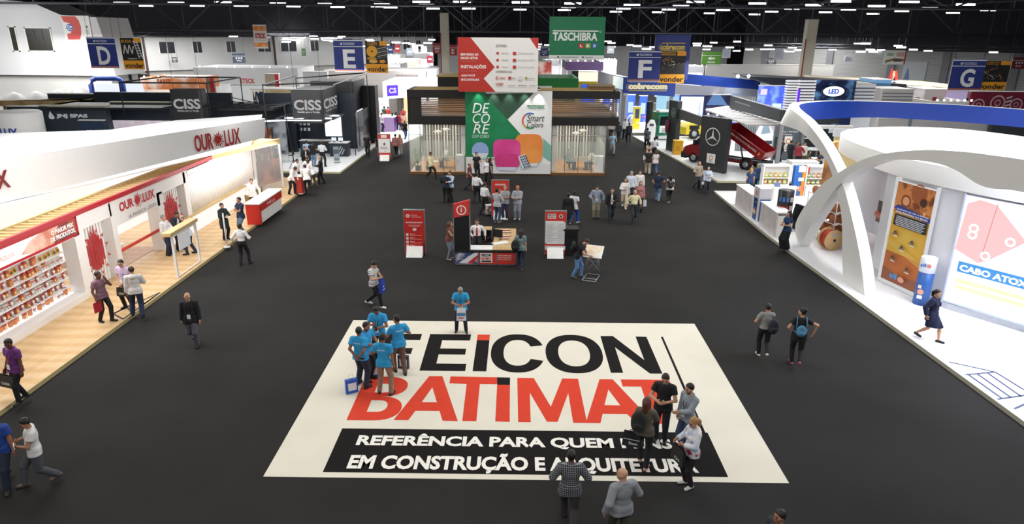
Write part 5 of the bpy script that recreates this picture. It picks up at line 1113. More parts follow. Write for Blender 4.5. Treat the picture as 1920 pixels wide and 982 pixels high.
block('water_screen', 'small blue and white screen with a drop mark under the dark spa fascia', 'screen', (147, 226, 198, 248), 47, M('#20344c'), .2, lambda A: (A.circ(.17, .7, .08, '#f2f5f8'), A.text('JNJ', .25, .6, .45, .8, '#f2f5f8', .04), A.rect(0, 0, 1, .42, E('#eef5ff', 1.2))), 0)
t = thing('timber_roof', 'pale timber roof strip above the far left stands', 'roof', (0, 56, 0)); p = [AY(*q, 56) for q in ((-30, 190), (60, 187), (170, 187), (175, 184), (90, 196), (-30, 200))]; MB().prism([(q[0], q[2]) for q in p], 1, 0, 1.0, M('#cdb083', .6, pattern='blotch', col2='#b39257', scale=1.2)).build('boards', t); b = MB()
for q in (-42, -36): b.bx(q-.1, q+.1, .3, .6, 0, p[0][2], M('#a58d5c'))
b.build('posts', t)
t = thing('round_tower', 'white round tower with blue lettering at the far left edge', 'stand', (*(AY(30, 230, 46)[:2]), 0)); MB().lathe([(1.6, .0), (1.6, 3.75), (1.5, 3.85)], (0, 0, 0), PLW, 32).build('drum', t); A = Art(2.6, .6); A.text('FLEXILUX', 0, 0, 1, 1, '#2f57ad', .04); A.build('lettering', t, (-1.4, -1.66, 2.35))
block('picture_board', 'dark picture panel with yellow and white shapes behind the round tower', 'panel', (12, 200, 74, 232), 49.5, M('#2c2f36'), .3, lambda A: (A.circ(.2, .6, .08, '#d9d9d6'), A.text('TOP', .5, .65, .95, .85, '#e9e9e9', .03), A.rect(.35, .0, .45, .45, '#d9b02f'), A.poly([(.55, .1), (.7, .7), (.76, .7), (.62, .1)], '#efefef')), 0)
# row behind: blue portal, orange band, white long stand, samples, etc.
t = thing('blue_portal', 'blue rounded portal frame of a white stand below the D banner', 'portal', AY(173, 172, 66)*np.array([1, 1, 0])); q0, q1 = AY(173, 172, 66), AY(228, 147, 66); w_ = q1[0]-q0[0]; h_ = q1[2]; MB().tube([(0, 0, 0), (0, 0, h_-.6), (.2, 0, h_-.15), (.6, 0, h_), (w_-.5, 0, h_), (w_-.1, 0, h_-.15), (w_, 0, h_-.6), (w_, 0, 0)], .24, M('#2a4aa6', .4), 8).build('frame', t); MB().bx(.8, w_+1.2, .6, 1.0, 0, h_-1.5, M('#2e52b4', .5)).build('counter_wall', t); MB().bx(-.5, w_+1, 1.5, 1.7, 0, h_-.6, E('#eef4ff', .9)).build('lit_wall', t)
stall('white domed stand with an orange band left of the first cube sign', (262, 146, 372, 170), 68, M('#e58a4e', .5, pattern='blotch', col2='#f4e6da', scale=.5), '#f6f1ec', 5, 'FABER', '#e0702f', 1.1, lamps=4, tbox=(.3, .55, .55, .9))
stall('long white stand with small red lettering under the white left wall', (362, 127, 560, 160), 84, '#e6e5e6', '#f2f2f4', 7, 'STECK', '#cf4034', 1.9, lamps=6, tbox=(.44, .05, .58, .35))
block('sample_board', 'wood and red sample panel left of the small red lettering', 'panel', (368, 145, 402, 160), 70, M('#8d7a68', .5, pattern='vslat', col2='#a3927f'), .3, lambda A: A.rect(.75, 0, 1, 1, '#b3263c'), 1.8)
block('sample_board', 'tilted wood and red sample panel right of the small red lettering', 'panel', (496, 139, 524, 160), 68, M('#a39180', .5, pattern='vslat', col2='#b9a999'), .3, lambda A: A.rect(.72, 0, 1, 1, '#b3263c'), 1.6)
block('letter_screen', 'white screen with dark block letters left of the black cube frame', 'screen', (433, 160, 498, 178), 60, M('#f4f4f4', .5, emit=.5, var=0), .3, lambda A: A.text('MIXER', .62, .25, .98, .85, '#2a2a5a', .06), 1.2)
block('red_mark_sign', 'white square sign with a red triangle mark behind the black stand', 'sign', (567, 135, 616, 168), 63, M('#eef0f2', .5), .4, lambda A: (A.rect(.3, .02, .72, .68, '#e0473a'), A.poly([(.42, .12), (.51, .5), (.6, .12), (.55, .12), (.51, .3), (.47, .12)], '#f6f2f0')), 0)
block('wood_roof_stand', 'cream and orange low stand roof behind the left black frame', 'stand', (470, 168, 560, 182), 60, M('#e3c892', .6, pattern='blotch', col2='#f0e2c4', scale=.8), 2.5, None, 0)
for i, (a, c, d_, y_) in enumerate(((2, 172, 50, 62), (48, 170, 90, 64), (92, 166, 132, 66), (130, 163, 172, 70))):
    t = thing('domed_stand', 'bright white tented stand at the far left, '+('leftmost of the row of four', 'second of the row of four', 'third of the row of four', 'rightmost of the row of four')[i], 'stand', AY((a+d_)/2, 180, y_)*np.array([1, 1, 0])); p = AY(a, c, y_); q = AY(d_, c, y_); r_ = (q[0]-p[0])/2
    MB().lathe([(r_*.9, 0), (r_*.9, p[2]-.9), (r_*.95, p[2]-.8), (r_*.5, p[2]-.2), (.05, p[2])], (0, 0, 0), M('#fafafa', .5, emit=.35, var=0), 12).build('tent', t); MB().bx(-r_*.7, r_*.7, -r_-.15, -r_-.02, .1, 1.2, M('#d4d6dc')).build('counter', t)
for i, (a, c, d_, e, y_) in enumerate(((215, 139, 246, 150, 78), (258, 139, 276, 151, 79))): block('wall_screen', ('black flat screen on the far white wall right of the blue portal', 'smaller black flat screen on the far white wall right of the first one')[i], 'screen', (a, c, d_, e), y_, M('#1d1f23'), .25, lambda A: A.rect(.04, .06, .96, .94, '#2a2d33'), None)
# grey slatted stand behind the E banner, white stand with violet sign, light boxes
block('slatted_stand', 'grey brown slatted stand below the E banner', 'stand', (608, 132, 800, 170), 74, M('#84807d', .6, var=.04), 6, lambda A: (A.rect(.0, .12, .62, .46, M('#efeaf6', .5, emit=.6, pattern='blotch', col2='#b58a86', scale=.8)), A.rect(.70, .0, .92, .93, M('#756f6b', .6, pattern='vslat', col2='#4a4543'))), 0, trim=M('#f2efe9'))
block('stand_corner', 'pale corner pillar with small red lettering left of the pale column', 'stand', (800, 128, 816, 160), 73, M('#d5d5d6'), 4, lambda A: A.text('AMANCO', .35, .1, .65, .8, '#c4564f', .02), 0, trim=M('#2a2a2c'))
block('red_lamp_sign', 'glowing red and white sign on the slatted stand', 'sign', (780, 149, 792, 166), 72, M('#e2573a', .5, emit=.6, var=0), .4, lambda A: A.rect(0, 0, 1, .4, E('#fff0e8', 1)), 2.0)
t = thing('exhibition_stand', 'white stand with a violet square sign right of the black wall', 'stand', (-13.0, 66, 0)); MB().prism([(0, .5), (5.6, 6), (5.6, 8), (0, 8)], 2, 2.9, 4.5, M('#efedec', .5)).build('fascia', t); MB().bx(4.4, 7.6, 7.5, 7.8, .1, 4.4, M('#b3aeac', .5)).bx(7.3, 7.6, 4.5, 7.5, .1, 3.6, M('#b3aeac')).bx(0, 4.4, 8, 8.2, .1, 4.4, M('#dcdad8')).build('walls', t); MB().prism([(-.5, -5), (3.2, -8.5), (6.6, 8.5), (-.5, 8.5)], 2, 0, .12, M('#f3f5f8', .4)).build('platform', t)
A = Art(1.25, 1.0); A.rect(0, 0, 1, 1, E('#5a2be0', 1.2)); A.text('CS', .15, .25, .85, .75, E('#d8d0ff', 1.0), .04); A.build('violet_sign', t, (.35, .80, 3.15), math.atan2(5.5, 5.6))
for i, (x, c) in enumerate(((-11.9, '#ecd9a6'), (-10.6, '#f6f1f6'), (-9.3, '#f4fbf8'))):
    t = thing('light_box', ('yellow', 'plain white', 'white shoe-print')[i]+' upright light box poster in the white stand right of the black wall', 'light box', (x, 71.2, .12)); MB().bx(0, 1.15, 0, .2, 0, 3.1, DARK).build('frame', t); A = Art(1.05, 2.95); A.rect(0, 0, 1, 1, E(c, 1.15)); (A.poly([(.2, .55), (.75, .55), (.9, .6), (.55, .68), (.3, .62)], '#22262a') if i == 2 else A.ring(.6, .35, .12, .15, '#c9a04a') if i == 0 else A.rect(.1, .1, .9, .25, E('#ddd0ee', 1))); A.build('lit_print', t, (.05, -.005, .07))
t = thing('counter', 'white and violet glowing cube counter in the white stand', 'counter', G(724, 245, .12)); MB().bx(-1.1, .9, -.6, 1.4, 0, 1.3, M('#d9b3ef', .4, emit=.45, var=0)).build('body', t); MB().bx(.9, .93, -.6, 1.4, 0, 1.3, M('#7a35b8', .4, emit=.3, var=0)).build('violet_side', t); MB().bx(-1.15, .98, -.65, 1.45, 1.3, 1.36, WHITE).build('top', t)
# ------------------------------------------------------------------ information booth and sign totems on the aisle
ib = thing('information_booth', 'small open information booth with a red front and a tall red and black post', 'booth', (-2.6, 26.5, 0)); LW = M('#d2b27c', .5, pattern='wood', col2='#c7a46c', var=.04)
MB().bx(0, 2.5, 0, .5, .62, .66, BLACK).bx(.05, 2.5, .03, .1, .06, .62, M('#c4342a', .5, var=.03)).build('front_panel', ib); fr_ = MB()
for x in (0, .98, 1.72, 2.5): fr_.bx(x-.02, x+.02, 0, .05, .0, .66, STEEL)
fr_.bx(-.02, 2.52, 0, .05, .03, .07, STEEL).bx(-.02, 2.52, -.01, .05, .58, .66, M('#27272a', .4)).bx(0, 2.5, .0, .5, 0, .03, BLACK).build('frame', ib)
MB().bx(.1, 1.55, .05, .62, .66, .70, M('#f6f6f4', .3)).build('worktop', ib); MB().bx(1.55, 2.5, .05, 3.2, .66, .70, LW).bx(2.44, 2.5, .5, 3.2, 0, .66, M('#1c1c1e')).build('side_worktop', ib); MB().bx(.55, 1.4, 3.0, 3.5, .66, .70, LW).bx(.6, 1.35, 3.4, 3.45, 0, .66, M('#1c1c1e')).build('rear_worktop', ib)
pt_ = MB().prism([(0, .66), (.62, .66), (.62, 2.72), (0, 2.55)], 1, .02, .16, BLACK).build('post_panel', ib); MB().prism([(-.02, 2.02), (.64, 2.16), (.64, 2.76), (-.02, 2.58)], 1, .0, .18, M('#d23a30', .45, var=.02)).build('post_head', ib)
MB().bx(-.035, -.0, .0, .18, 0, 2.56, STEEL).bx(.62, .655, .0, .18, .66, 2.74, STEEL).build('post_rails', ib)
A = Art(.6, .6); A.ring(.5, .5, .26, .33, '#f3efe9'); A.rect(.46, .36, .54, .56, '#f3efe9'); A.circ(.5, .64, .05, '#f3efe9', 14); A.build('info_mark', ib, (.01, -.005, 2.05))
A = Art(2.44, .52); A.rect(0, 0, .40, 1, M('#3c4f78', .5, pattern='blotch', col2='#c9c4cc', scale=3)); A.poly([(.05, .05), (.33, .95), (.42, .95), (.22, .05)], '#e8e2e2'); A.poly([(.2, .05), (.33, .6), (.38, .6), (.30, .05)], '#c4342a'); A.rect(.40, 0, 1, 1, '#c8382d')
A.rect(.42, .12, .62, .92, '#eee9e2'); A.text('FEICON', .44, .62, .60, .84, '#1d1d1d', .05); A.text('BATIMAT', .44, .36, .60, .56, '#d9452f', .05); A.rect(.44, .18, .60, .3, '#1d1d1d')
for k, t_ in enumerate(('TODAS MARCAS', 'TODAS TENDÊNCIAS', 'TODAS SOLUÇÕES')): A.text(t_, .70, .66-k*.16, .94, .77-k*.16, '#f0d8d2', .02)
A.build('front_print', ib, (.03, .02, .08))
for i, (x, y, lb) in enumerate(((2.05, 2.9, 'rearmost'), (2.08, 2.5, 'second from the back'), (2.06, 1.9, 'third from the back'), (2.0, 1.55, 'frontmost'))): tag(MB().bx(-.2, .2, -.06, .06, 0, .03, M('#7d2320' if i != 1 else '#2b1413')).bx(-.18, .18, -.05, .05, .03, .035, M('#e8c9c0')).build('leaflet_stack', None, (-2.6+x, 26.5+y, .70)), 'red leaflet stack on the booth side worktop, '+lb+' of the four', 'leaflets')
tag(MB().bx(-.35, .35, -.16, .16, 0, .012, WHITE).build('paper_sheet', None, (-.75, 27.45, .702), .5), 'white paper sheets spread at the corner of the booth worktop', 'paper')
tag(MB().bx(-.12, .12, -.09, .09, 0, .05, M('#1b1a1c')).bx(-.09, .09, -.06, .06, .05, .055, M('#e2c7b8')).build('leaflet_tray', None, (-2.22, 26.75, .702), .1), 'small dark leaflet tray beside the foot of the red post', 'tray')
def office_chair(loc, rz, label):
    t = thing('office_chair', label, 'chair', loc, rz); m = M('#151517', .7); MB().bx(-.24, .24, -.24, .24, .42, .5, m).build('seat', t, bevel=.03); MB().bx(-.23, .23, .2, .28, .55, 1.05, m).build('backrest', t, bevel=.03); MB().tube([(0, 0, .08), (0, 0, .42)], .03, DARK, 6).build('column', t)
    for s_ in (-1, 1): MB().tube([(s_*.26, .15, .5), (s_*.3, .1, .7), (s_*.3, -.18, .7)], .025, m, 6).build('armrest', t)
    for k in range(5): a = 2*PI*k/5; MB().tube([(0, 0, .1), (.28*math.cos(a), .28*math.sin(a), .05)], .02, DARK, 5).build('foot', t)
office_chair((-1.78, 28.35, 0), 0, 'black office chair under the seated booth attendant'); office_chair((-1.0, 28.1, 0), -.5, 'empty black office chair right of the booth attendant')
def totem(px, y, w, h, label, art, rz=0.0, base=True):
    t = thing('sign_totem', label, 'sign', (px, y, 0), rz); MB().bx(-w/2, w/2, 0, .14, .05, h, RED).build('panel', t); MB().bx(-w/2-.03, -w/2, -.01, .15, 0, h+.03, STEEL).bx(w/2, w/2+.03, -.01, .15, 0, h+.03, STEEL).bx(-w/2, w/2, -.01, .15, h, h+.03, STEEL).bx(-w/2, w/2, .02, .12, 0, .05, DARK).build('frame', t)
    A = Art(w, h-.05); art(A); A.build('printed_face', t, (-w/2, -.005, .05))
    if base: MB().prism([(-.42, 0), (-.03, 0), (-.03, .40), (-.10, .40)], 0, -w*.40, w*.40, M('#f4f3ee', .5)).build('leaflet_box', t)
    return t
def t_red(A):
    A.rect(0, 0, 1, 1, M('#c02a25', .5, var=.06)); A.poly([(.5, 0), (1, 0), (1, .3)], '#7d1a20'); A.circ(.2, .88, .09, '#f4e6e2', 18); A.circ(.2, .88, .045, '#c02a25', 12); A.text('Instalações', .36, .885, .66, .91, '#f0d3cd', .02); A.rect(.36, .85, .85, .862, '#e8b8b0')
    A.text('ENCONTRE AQUI SUA ROTA', .1, .71, .92, .745, '#f6e6e2', .04); A.rect(.2, .66, .82, .675, '#e5a49a'); A.rect(.28, .635, .75, .645, '#e5a49a'); A.rect(.42, .54, .6, .6, '#e9d3cf')
    for k in range(4): A.rect(.08, .42-k*.085, .2, .48-k*.085, '#e6d2ce'); A.text('Rota %d' % (k+1), .28, .45-k*.085, .5, .475-k*.085, '#f2dcd8', .02); A.rect(.28, .425-k*.085, .85, .437-k*.085, '#d98a80')
def t_map(A):
    A.rect(0, 0, 1, 1, M('#cf3429', .5, var=.03)); A.rect(.1, .84, .5, .95, '#eae4de'); A.text('FEICON', .13, .9, .47, .94, '#222222', .04); A.text('BATIMAT', .13, .855, .47, .89, '#b33a2e', .04); A.circ(.75, .895, .10, '#e8e0da', 18); A.rect(.7, .87, .8, .92, '#3a3a3a')
    A.poly([(0, .27), (.02, .27), (.1, .25), (.98, .25), (.98, .74), (.88, .79), (0, .79)], '#e3e2df')
    for k in range(11): A.rect(.06, .30+k*.042, .35+.1*(k % 3), .312+k*.042, '#b9b9b6'); A.rect(.6, .30+k*.042, .92, .312+k*.042, '#c6c6c3')
    A.rect(0, .12, 1, .22, '#dcdad6'); A.rect(.06, .16, .2, .19, '#8a8a88'); A.rect(.62, .16, .9, .185, '#8a8a88'); A.rect(.95, .0, 1, .12, '#8f1f1c')
def t_white(A): A.rect(0, 0, 1, 1, '#c8342a'); A.rect(.25, .86, .75, .98, '#f0e4e0'); A.rect(.02, .27, .98, .82, '#f2f0ee'); A.poly([(.4, .62), (.6, .7), (.55, .62), (.62, .55), (.45, .58)], '#3b3b3b'); A.lines(.15, .42, .85, .52, 3, '#a8a4a2'); A.circ(.55, .34, .04, '#3b3b3b', 10)
def t_back(A): A.rect(0, 0, 1, 1, '#cf3a2f'); A.text('INSTALAÇÕES', .2, .86, .8, .92, '#f6e6e2', .05); A.lines(.2, .72, .6, .78, 2, '#e9b0a6'); [A.circ(.24, .66-k*.1, .03, '#f2dcd8', 10) or A.rect(.34, .645-k*.1, .7, .67-k*.1, '#e9b0a6') for k in range(4)]
totem(-4.42, 27.9, .86, 1.95, 'red sign totem with a round mark left of the information booth', t_red); totem(1.58, 27.95, .86, 1.95, 'red and white map totem right of the information booth', t_map)
totem(*G(722, 300)[:2], .86, 1.9, 'red and white totem beside the dark software stand', t_white, .06); totem(*G(938, 408)[:2], .86, 1.95, 'red sign totem behind the men in grey shirts', t_back)
es = thing('map_lectern', 'tilted white map board on a grey metal lectern frame', 'lectern', (2.86, 25.15, 0), -.33); fm = M('#a5a8ab', .35, .6)
bd = MB(); bd.T = Matrix.Translation((0, .25, 1.02)) @ Matrix.Rotation(.62, 4, 'X'); bd.box((0, 0, 0), (.74, .62, .03), M('#eeece8', .4)); o = bd.build('board', es, bevel=.02); bd = MB(); bd.T = Matrix.Translation((0, .25, 1.02)) @ Matrix.Rotation(.62, 4, 'X'); bd.box((0, 0, .018), (.62, .5, .004), M('#f4f1ea', .5, pattern='blotch', col2='#f3d9b0', scale=4)); bd.build('map_print', o)
f = MB()
for s_ in (-.26, .26): f.tube([(s_, .4, .03), (s_*.8, .2, .98)], .016, fm, 6).tube([(s_, -.42, .03), (s_, .4, .03)], .016, fm, 6).tube([(s_*.9, -.02, .5), (s_*.8, .45, 1.1)], .014, fm, 6)
for y, z in ((-.42, .03), (-.15, .03), (.4, .03)): f.tube([(-.26, y, z), (.26, y, z)], .016, fm, 6)
f.tube([(-.24, .36, .2), (.22, .24, .8)], .012, fm, 5).tube([(.24, .36, .2), (-.22, .24, .8)], .012, fm, 5).tube([(-.22, .3, .6), (.22, .3, .6)], .012, fm, 5); f.build('frame', es)
t = thing('litter_bin', 'tall black litter bin behind the man reading the map board', 'bin', (2.25, 28.2, 0)); MB().prism([(-.3, -.28), (.3, -.28), (.3, .28), (-.3, .28)], 2, .02, 1.12, M('#131315', .5)).build('body', t, bevel=.03); MB().bx(-.33, .33, -.31, .31, 1.12, 1.2, M('#1c1c1f', .4)).build('lid', t); MB().bx(-.34, .34, -.32, .32, .0, .06, M('#0d0d0e')).build('base', t); MB().bx(-.18, .18, -.33, -.31, .9, 1.08, M('#050506')).build('slot', t)

# ------------------------------------------------------------------ white cable stand with the crossing arches (right)
WHT = M('#e9e7e3', .45, var=.015); WFL = M('#f4f5f6', .3, var=.015); BLU = M('#143690', .4, var=.02)
platform('stand_platform', 'glossy white platform of the cable stand on the right of the aisle', [(11.75, 40.4), (11.75, 31), (12.1, 24), (12.55, 14), (30, 13.5), (30, 40.4)], WFL, M('#b3ae9c', .5))
def spl(P, n=8):
    P = [np.array(p, float) for p in P]; out = []
    for i in range(len(P)-1):
        p0, p1, p2, p3 = P[max(i-1, 0)], P[i], P[i+1], P[min(i+2, len(P)-1)]
        for k in range(n): t_ = k/n; out.append(.5*((2*p1)+(-p0+p2)*t_+(2*p0-5*p1+4*p2-p3)*t_*t_+(-p0+3*p1-3*p2+p3)*t_**3))
    return out+[P[-1]]
ar = thing('arch_sculpture', 'white crossing arch bands with a blue inner ring over the cable stand', 'sculpture')
XA = 12.6; T0 = [AX(*q, XA) for q in ((1623, 546), (1614, 490), (1600, 420), (1578, 340), (1545, 272), (1510, 226), (1480, 199))]; B0 = [AX(*q, XA) for q in ((1578, 540), (1579, 480), (1577, 400), (1560, 327), (1541, 290), (1502, 248), (1463, 232))]
for L_ in (T0, B0):
    L_[0][2] = .12
RT_ = [(14.6, 36.4, 5.75), (17.2, 39.0, 5.6), (20.2, 40.0, 5.5), (23.5, 38.6, 5.5), (26.2, 36.0, 5.5), (29, 31.5, 5.5)]
top_ = spl(T0+RT_); bot_ = spl(B0+[(14.4, 36.8, 4.75), (17.2, 39.2, 4.62), (20.2, 40.2, 4.6), (23.5, 38.8, 4.6), (26.2, 36.2, 4.6), (29, 31.7, 4.6)])
def offA(i):
    a, c = top_[max(i-1, 0)], top_[min(i+1, len(top_)-1)]; d = nrm(np.array([c[0]-a[0], c[1]-a[1], 0])); return np.array([d[1], -d[0], 0])*.42
MB().ribbon(top_[:44], bot_[:44], offA, WHT, WHT).build('rising_arch', ar)
top_2, bot_2 = top_[43:], bot_[43:]
def offR(i): return offA(min(i+43, len(top_)-1))
MB().ribbon(top_2, bot_2, offR, WHT, BLU).build('blue_ring', ar)
XB = 12.5; T1 = [AX(*q, XB) for q in ((1478, 462), (1492, 418), (1531, 356), (1567, 327), (1616, 300), (1663, 287), (1729, 281), (1802, 284), (1862, 291), (1925, 300))]; B1 = [AX(*q, XB) for q in ((1494, 463), (1524, 417), (1563, 358), (1592, 328), (1646, 303), (1690, 299), (1745, 304), (1790, 318), (1845, 350), (1925, 362))]
T1[0][2] = B1[0][2] = .12; T1[0][1] = G(1478, 463, .12)[1]; B1[0][1] = G(1496, 463, .12)[1]; T1 += [np.array([12.9, 14.6, 6.3])]; B1 += [np.array([12.9, 14.4, 5.2])]
tp1, bt1 = spl(T1), spl(B1)
MB().ribbon(tp1, bt1, lambda i: np.array([.50, .1, 0]), WHT).build('crossing_arch', ar)
# foot of the crossing arch leaning out towards the aisle
RO = [(16.9, 18.2), (16.0, 19.9), (15.0, 21.6), (14.3, 23.3), (13.85, 24.8), (13.7, 26.6), (13.8, 28.8), (14.4, 31), (15.9, 32.7), (18.4, 33.4), (20.7, 32.8), (22.2, 30.2), (23, 26), (22.6, 21.5), (20.5, 18), (18.4, 17.2), (16.9, 18.2)]
ro = spl([(*p, 0) for p in RO], 5); n_ = len(ro)-1; dr = thing('ring_canopy', 'white oval ring canopy on the curved wall of the cable stand', 'canopy')
def ring(z0_, z1_, inn, m, m2, name):
    b = MB(); cx, cy = 18.5, 25.8; P = [np.array(p[:2]) for p in ro[:-1]]; Q = [p+nrm(np.array([cx, cy])-p)*inn for p in P]; vs = []
    for p, q in zip(P, Q): vs += [(*p, z0_), (*p, z1_), (*q, z0_), (*q, z1_)]
    b.add(vs, [(4*i, 4*((i+1) % n_), 4*((i+1) % n_)+1, 4*i+1) for i in range(n_)], m); b.add(vs, [(4*i+2, 4*i+3, 4*((i+1) % n_)+3, 4*((i+1) % n_)+2) for i in range(n_)], m2); b.add(vs, [(4*i+1, 4*((i+1) % n_)+1, 4*((i+1) % n_)+3, 4*i+3) for i in range(n_)]+[(4*i, 4*i+2, 4*((i+1) % n_)+2, 4*((i+1) % n_)) for i in range(n_)], m); return b.build(name, dr)
ring(4.22, 4.9, .3, WHT, WFL, 'ring_band'); b = MB(); b.add([(*(np.array(p[:2])+nrm(np.array([18.5, 25.8])-p[:2])*.2), 4.3) for p in ro[:-1]], [tuple(range(n_))], M('#fbfbfa', .6, var=.01)); b.build('stretched_roof', dr)
WALLP = [(17.2, 18.6), (16.25, 20.25), (14.9, 22.1), (14.5, 23.1), (14.18, 24.4), (14.08, 25.9)]
dw = thing('curved_wall', 'tall pale curved wall of the cable stand carrying the posters', 'wall'); MB().ribbon([(*p, 4.25) for p in WALLP], [(*p, .12) for p in WALLP], lambda i: (.35, .2, 0), M('#dcdbdf', .45, var=.02)).build('wall', dw); MB().ribbon([(p[0]-.05, p[1]-.03, .34) for p in WALLP], [(p[0]-.05, p[1]-.03, .12) for p in WALLP], lambda i: (.1, .05, 0), M('#c9cbd2', .4)).build('skirting', dw)
def wallsign(name, label, cat, p, q, z0_, z1_, art, frame=None, fw=.08, off=.14, th=.12):
    p, q = np.array(p, float), np.array(q, float); d = nrm(q-p); n = np.array([d[1], -d[0]]); L = np.linalg.norm(q-p); r = math.atan2(d[1], d[0]); o = p+n*off
    t = thing(name, label, cat, (o[0], o[1], z0_), r); MB().bx(0, L, 0, th, 0, z1_-z0_, PLW).build('panel', t)
    if frame: MB().bx(-fw, 0, -.03, th, -fw, z1_-z0_+fw, frame).bx(L, L+fw*.3, -.03, th, -fw, z1_-z0_+fw, frame).bx(0, L, -.03, th, -fw, 0, frame).bx(0, L, -.03, th, z1_-z0_, z1_-z0_+.02, frame).build('frame', t)
    A = Art(L, z1_-z0_); art(A); A.build('printed_face', t); return t
def a_cable(A):
    A.rect(0, 0, 1, 1, M('#d97a2f', .45, var=.05)); A.rect(0, .30, 1, .70, M('#dfa93a', .45, pattern='blotch', col2='#d9b548', scale=.7)); A.rect(0, 0, 1, .30, M('#c9702f', .45, pattern='blotch', col2='#b0643a', scale=.8)); A.poly([(0, .0), (1, 0), (1, .12), (.5, .08), (0, .14)], '#9c5c40')
    A.rect(0, .76, 1, 1, M('#d98a4a', .4, pattern='blotch', col2='#7c3f20', scale=2.2)); A.circ(.3, .83, .13, '#e8a070', 20); A.ring(.3, .83, .09, .13, '#8a4522'); A.circ(.6, .93, .2, '#a55a2e', 24); A.circ(.75, .86, .09, '#4a2a1a', 18); A.ring(.5, .78, .3, .36, '#f0b06a', 180, 360)
    A.poly([(.02, .745), (.12, .78), (1, .735), (1, .69), (.1, .72)], '#2b3a8c'); A.text('QUANDO SE USA A MARCA', .1, .728, .96, .745, '#e8edf8', .03); A.text('MAIS PREFERIDA DO BRASIL', .1, .703, .96, .72, '#e8edf8', .03); A.rect(.08, .575, .96, .69, '#1d2024')
    for k in range(6): A.rect(.14+.03*(k == 5), .664-k*.016, .92-.05*(k % 2), .672-k*.016, '#c9ccd0')
    for k in range(5): A.poly([(0, .44-k*.012), (1, .30-k*.012), (1, .305-k*.012), (0, .445-k*.012)], '#ecd06a')
    for x, y in ((.2, .5), (.68, .46), (.45, .38), (.26, .25), (.7, .19)): A.rect(x-.07, y-.018, x+.07, y-.004, '#7d7466'); A.poly([(x-.05, y), (x+.02, y+.035), (x+.06, y+.0)], '#4a4438'); A.rect(x-.02, y-.03, x+.09, y-.02, '#ece4cf')
    A.text('sil', .3, .055, .5, .115, '#4d9fe0', .03); A.circ(.62, .075, .09, '#e8a48a', 20, .028)
wallsign('framed_poster', 'tall orange and yellow cable poster in a white frame on the curved wall', 'poster', (14.02, 24.75), (14.42, 23.05), .32, 4.05, a_cable, M('#f8f8f8', .3, emit=.55, var=0), .13)
def a_led(A):
    A.rect(0, 0, 1, 1, E('#fbfdff', 1.25)); A.poly([(.0, .50), (.02, .93), (.10, .98), (.22, .96), (.46, .70), (.24, .46), (.18, .42)], E('#f3c3c3', 1.0)); A.poly([(.19, .45), (.195, .45), (.225, .97), (.22, .97)], E('#d98f8f', .9))
    for x, y in ((.10, .72), (.10, .66), (.36, .67), (.22, .50)): A.ring(x, y, .02, .035, E('#ffffff', 1.25)); 
    A.rect(.05, .30, 1, .40, E('#4d9ee6', .95)); A.text('CABO ATOXSIL SOLAR', .065, .315, .9, .375, E('#f4f9ff', 1.2), .05); A.rect(.06, .2, .7, .24, E('#fdeec0', 1.1)); A.rect(.06, .14, .55, .18, E('#fdeec0', 1.1))
wallsign('led_wall', 'bright white video wall with a pink shape and a blue text band', 'screen', (14.86, 22.25), (17.2, 18.65), .42, 4.12, a_led, M('#c9d3e8', .4), .05, .1)
t = thing('round_display', 'blue and white printed column beside the video wall', 'display', (14.22, 22.55, .12)); MB().lathe([(.25, 0), (.25, 1.3)], (0, 0, 0), M('#2f5fa8', .4, pattern='blotch', col2='#274a8c', scale=1.5), 24).build('column', t); MB().lathe([(.255, 1.2), (.255, 1.72), (.22, 1.74)], (0, 0, 0), M('#e4e6ee', .4), 24).build('white_head', t)
A = Art(.36, .22); A.text('sil', .0, .2, .5, .8, '#2f6fc0', .03); A.circ(.75, .5, .2, '#e08a7a', 16); A.build('lettering', t, (-.31, -.06, 1.36), -.75); A = Art(.2, .5); A.circ(.5, .5, .5, '#e3a184', 16, .2); A.rect(.1, .0, .9, .25, '#f2f2f2'); A.rect(.0, .75, .5, 1, '#e8d9c8'); A.build('printed_art', t, (-.255, -.10, .25), -.75)
# recess with white doors, copper tube picture and spools
rc = thing('recess_wall', 'glossy white door panels with a brown picture band in the recess behind the arches', 'wall'); RP = [(16.4, 33.2), (16.9, 31.4), (17.0, 29.2), (16.6, 27.4), (14.7, 26.1)]
MB().ribbon([(*p, 4.25) for p in RP], [(*p, .12) for p in RP], lambda i: (.1, 0, 0), M('#d3dde8', .15, var=.02)).build('panels', rc); RQ = [(p[0]-.03, p[1]) for p in RP[:-1]]
MB().ribbon([(*p, 1.75) for p in RQ[1:]], [(*p, .75) for p in RQ[1:]], lambda i: (.02, 0, 0), M('#3a2620', .4, pattern='blotch', col2='#5b3526', scale=1.2)).build('picture_band', rc); MB().tube([(16.82, 31.2, 1.15), (16.9, 29.2, 1.1), (16.5, 27.6, 1.05)], .17, M('#b4552f', .3, .5), 12).build('copper_tube', rc)
b = MB()
for p in ((16.86, 30.6), (16.92, 29.6), (15.6, 26.75)): b.tube([(*p, .12), (*p, 4.2)], .025, M('#7d858e', .4), 5)
b.build('seams', rc); A = Art(.5, .15); A.circ(.5, .5, .5, '#dfe8f4', 20); A.text('sil', .3, .25, .7, .75, '#2b5fb0', .05); A.build('round_mark', rc, (16.68, 28.6, 1.5), -PI/2+.25)
op = thing('orange_board', 'orange side panel behind the cable spool rack', 'panel', (14.55, 29.3, .12), 1.35); MB().bx(0, 2.6, 0, .1, 0, 2.6, M('#d9662f', .45, pattern='blotch', col2='#e07a3c', scale=1.2)).build('board', op); MB().bx(-.05, 2.65, .1, .16, 0, 2.65, PLW).build('backing', op)
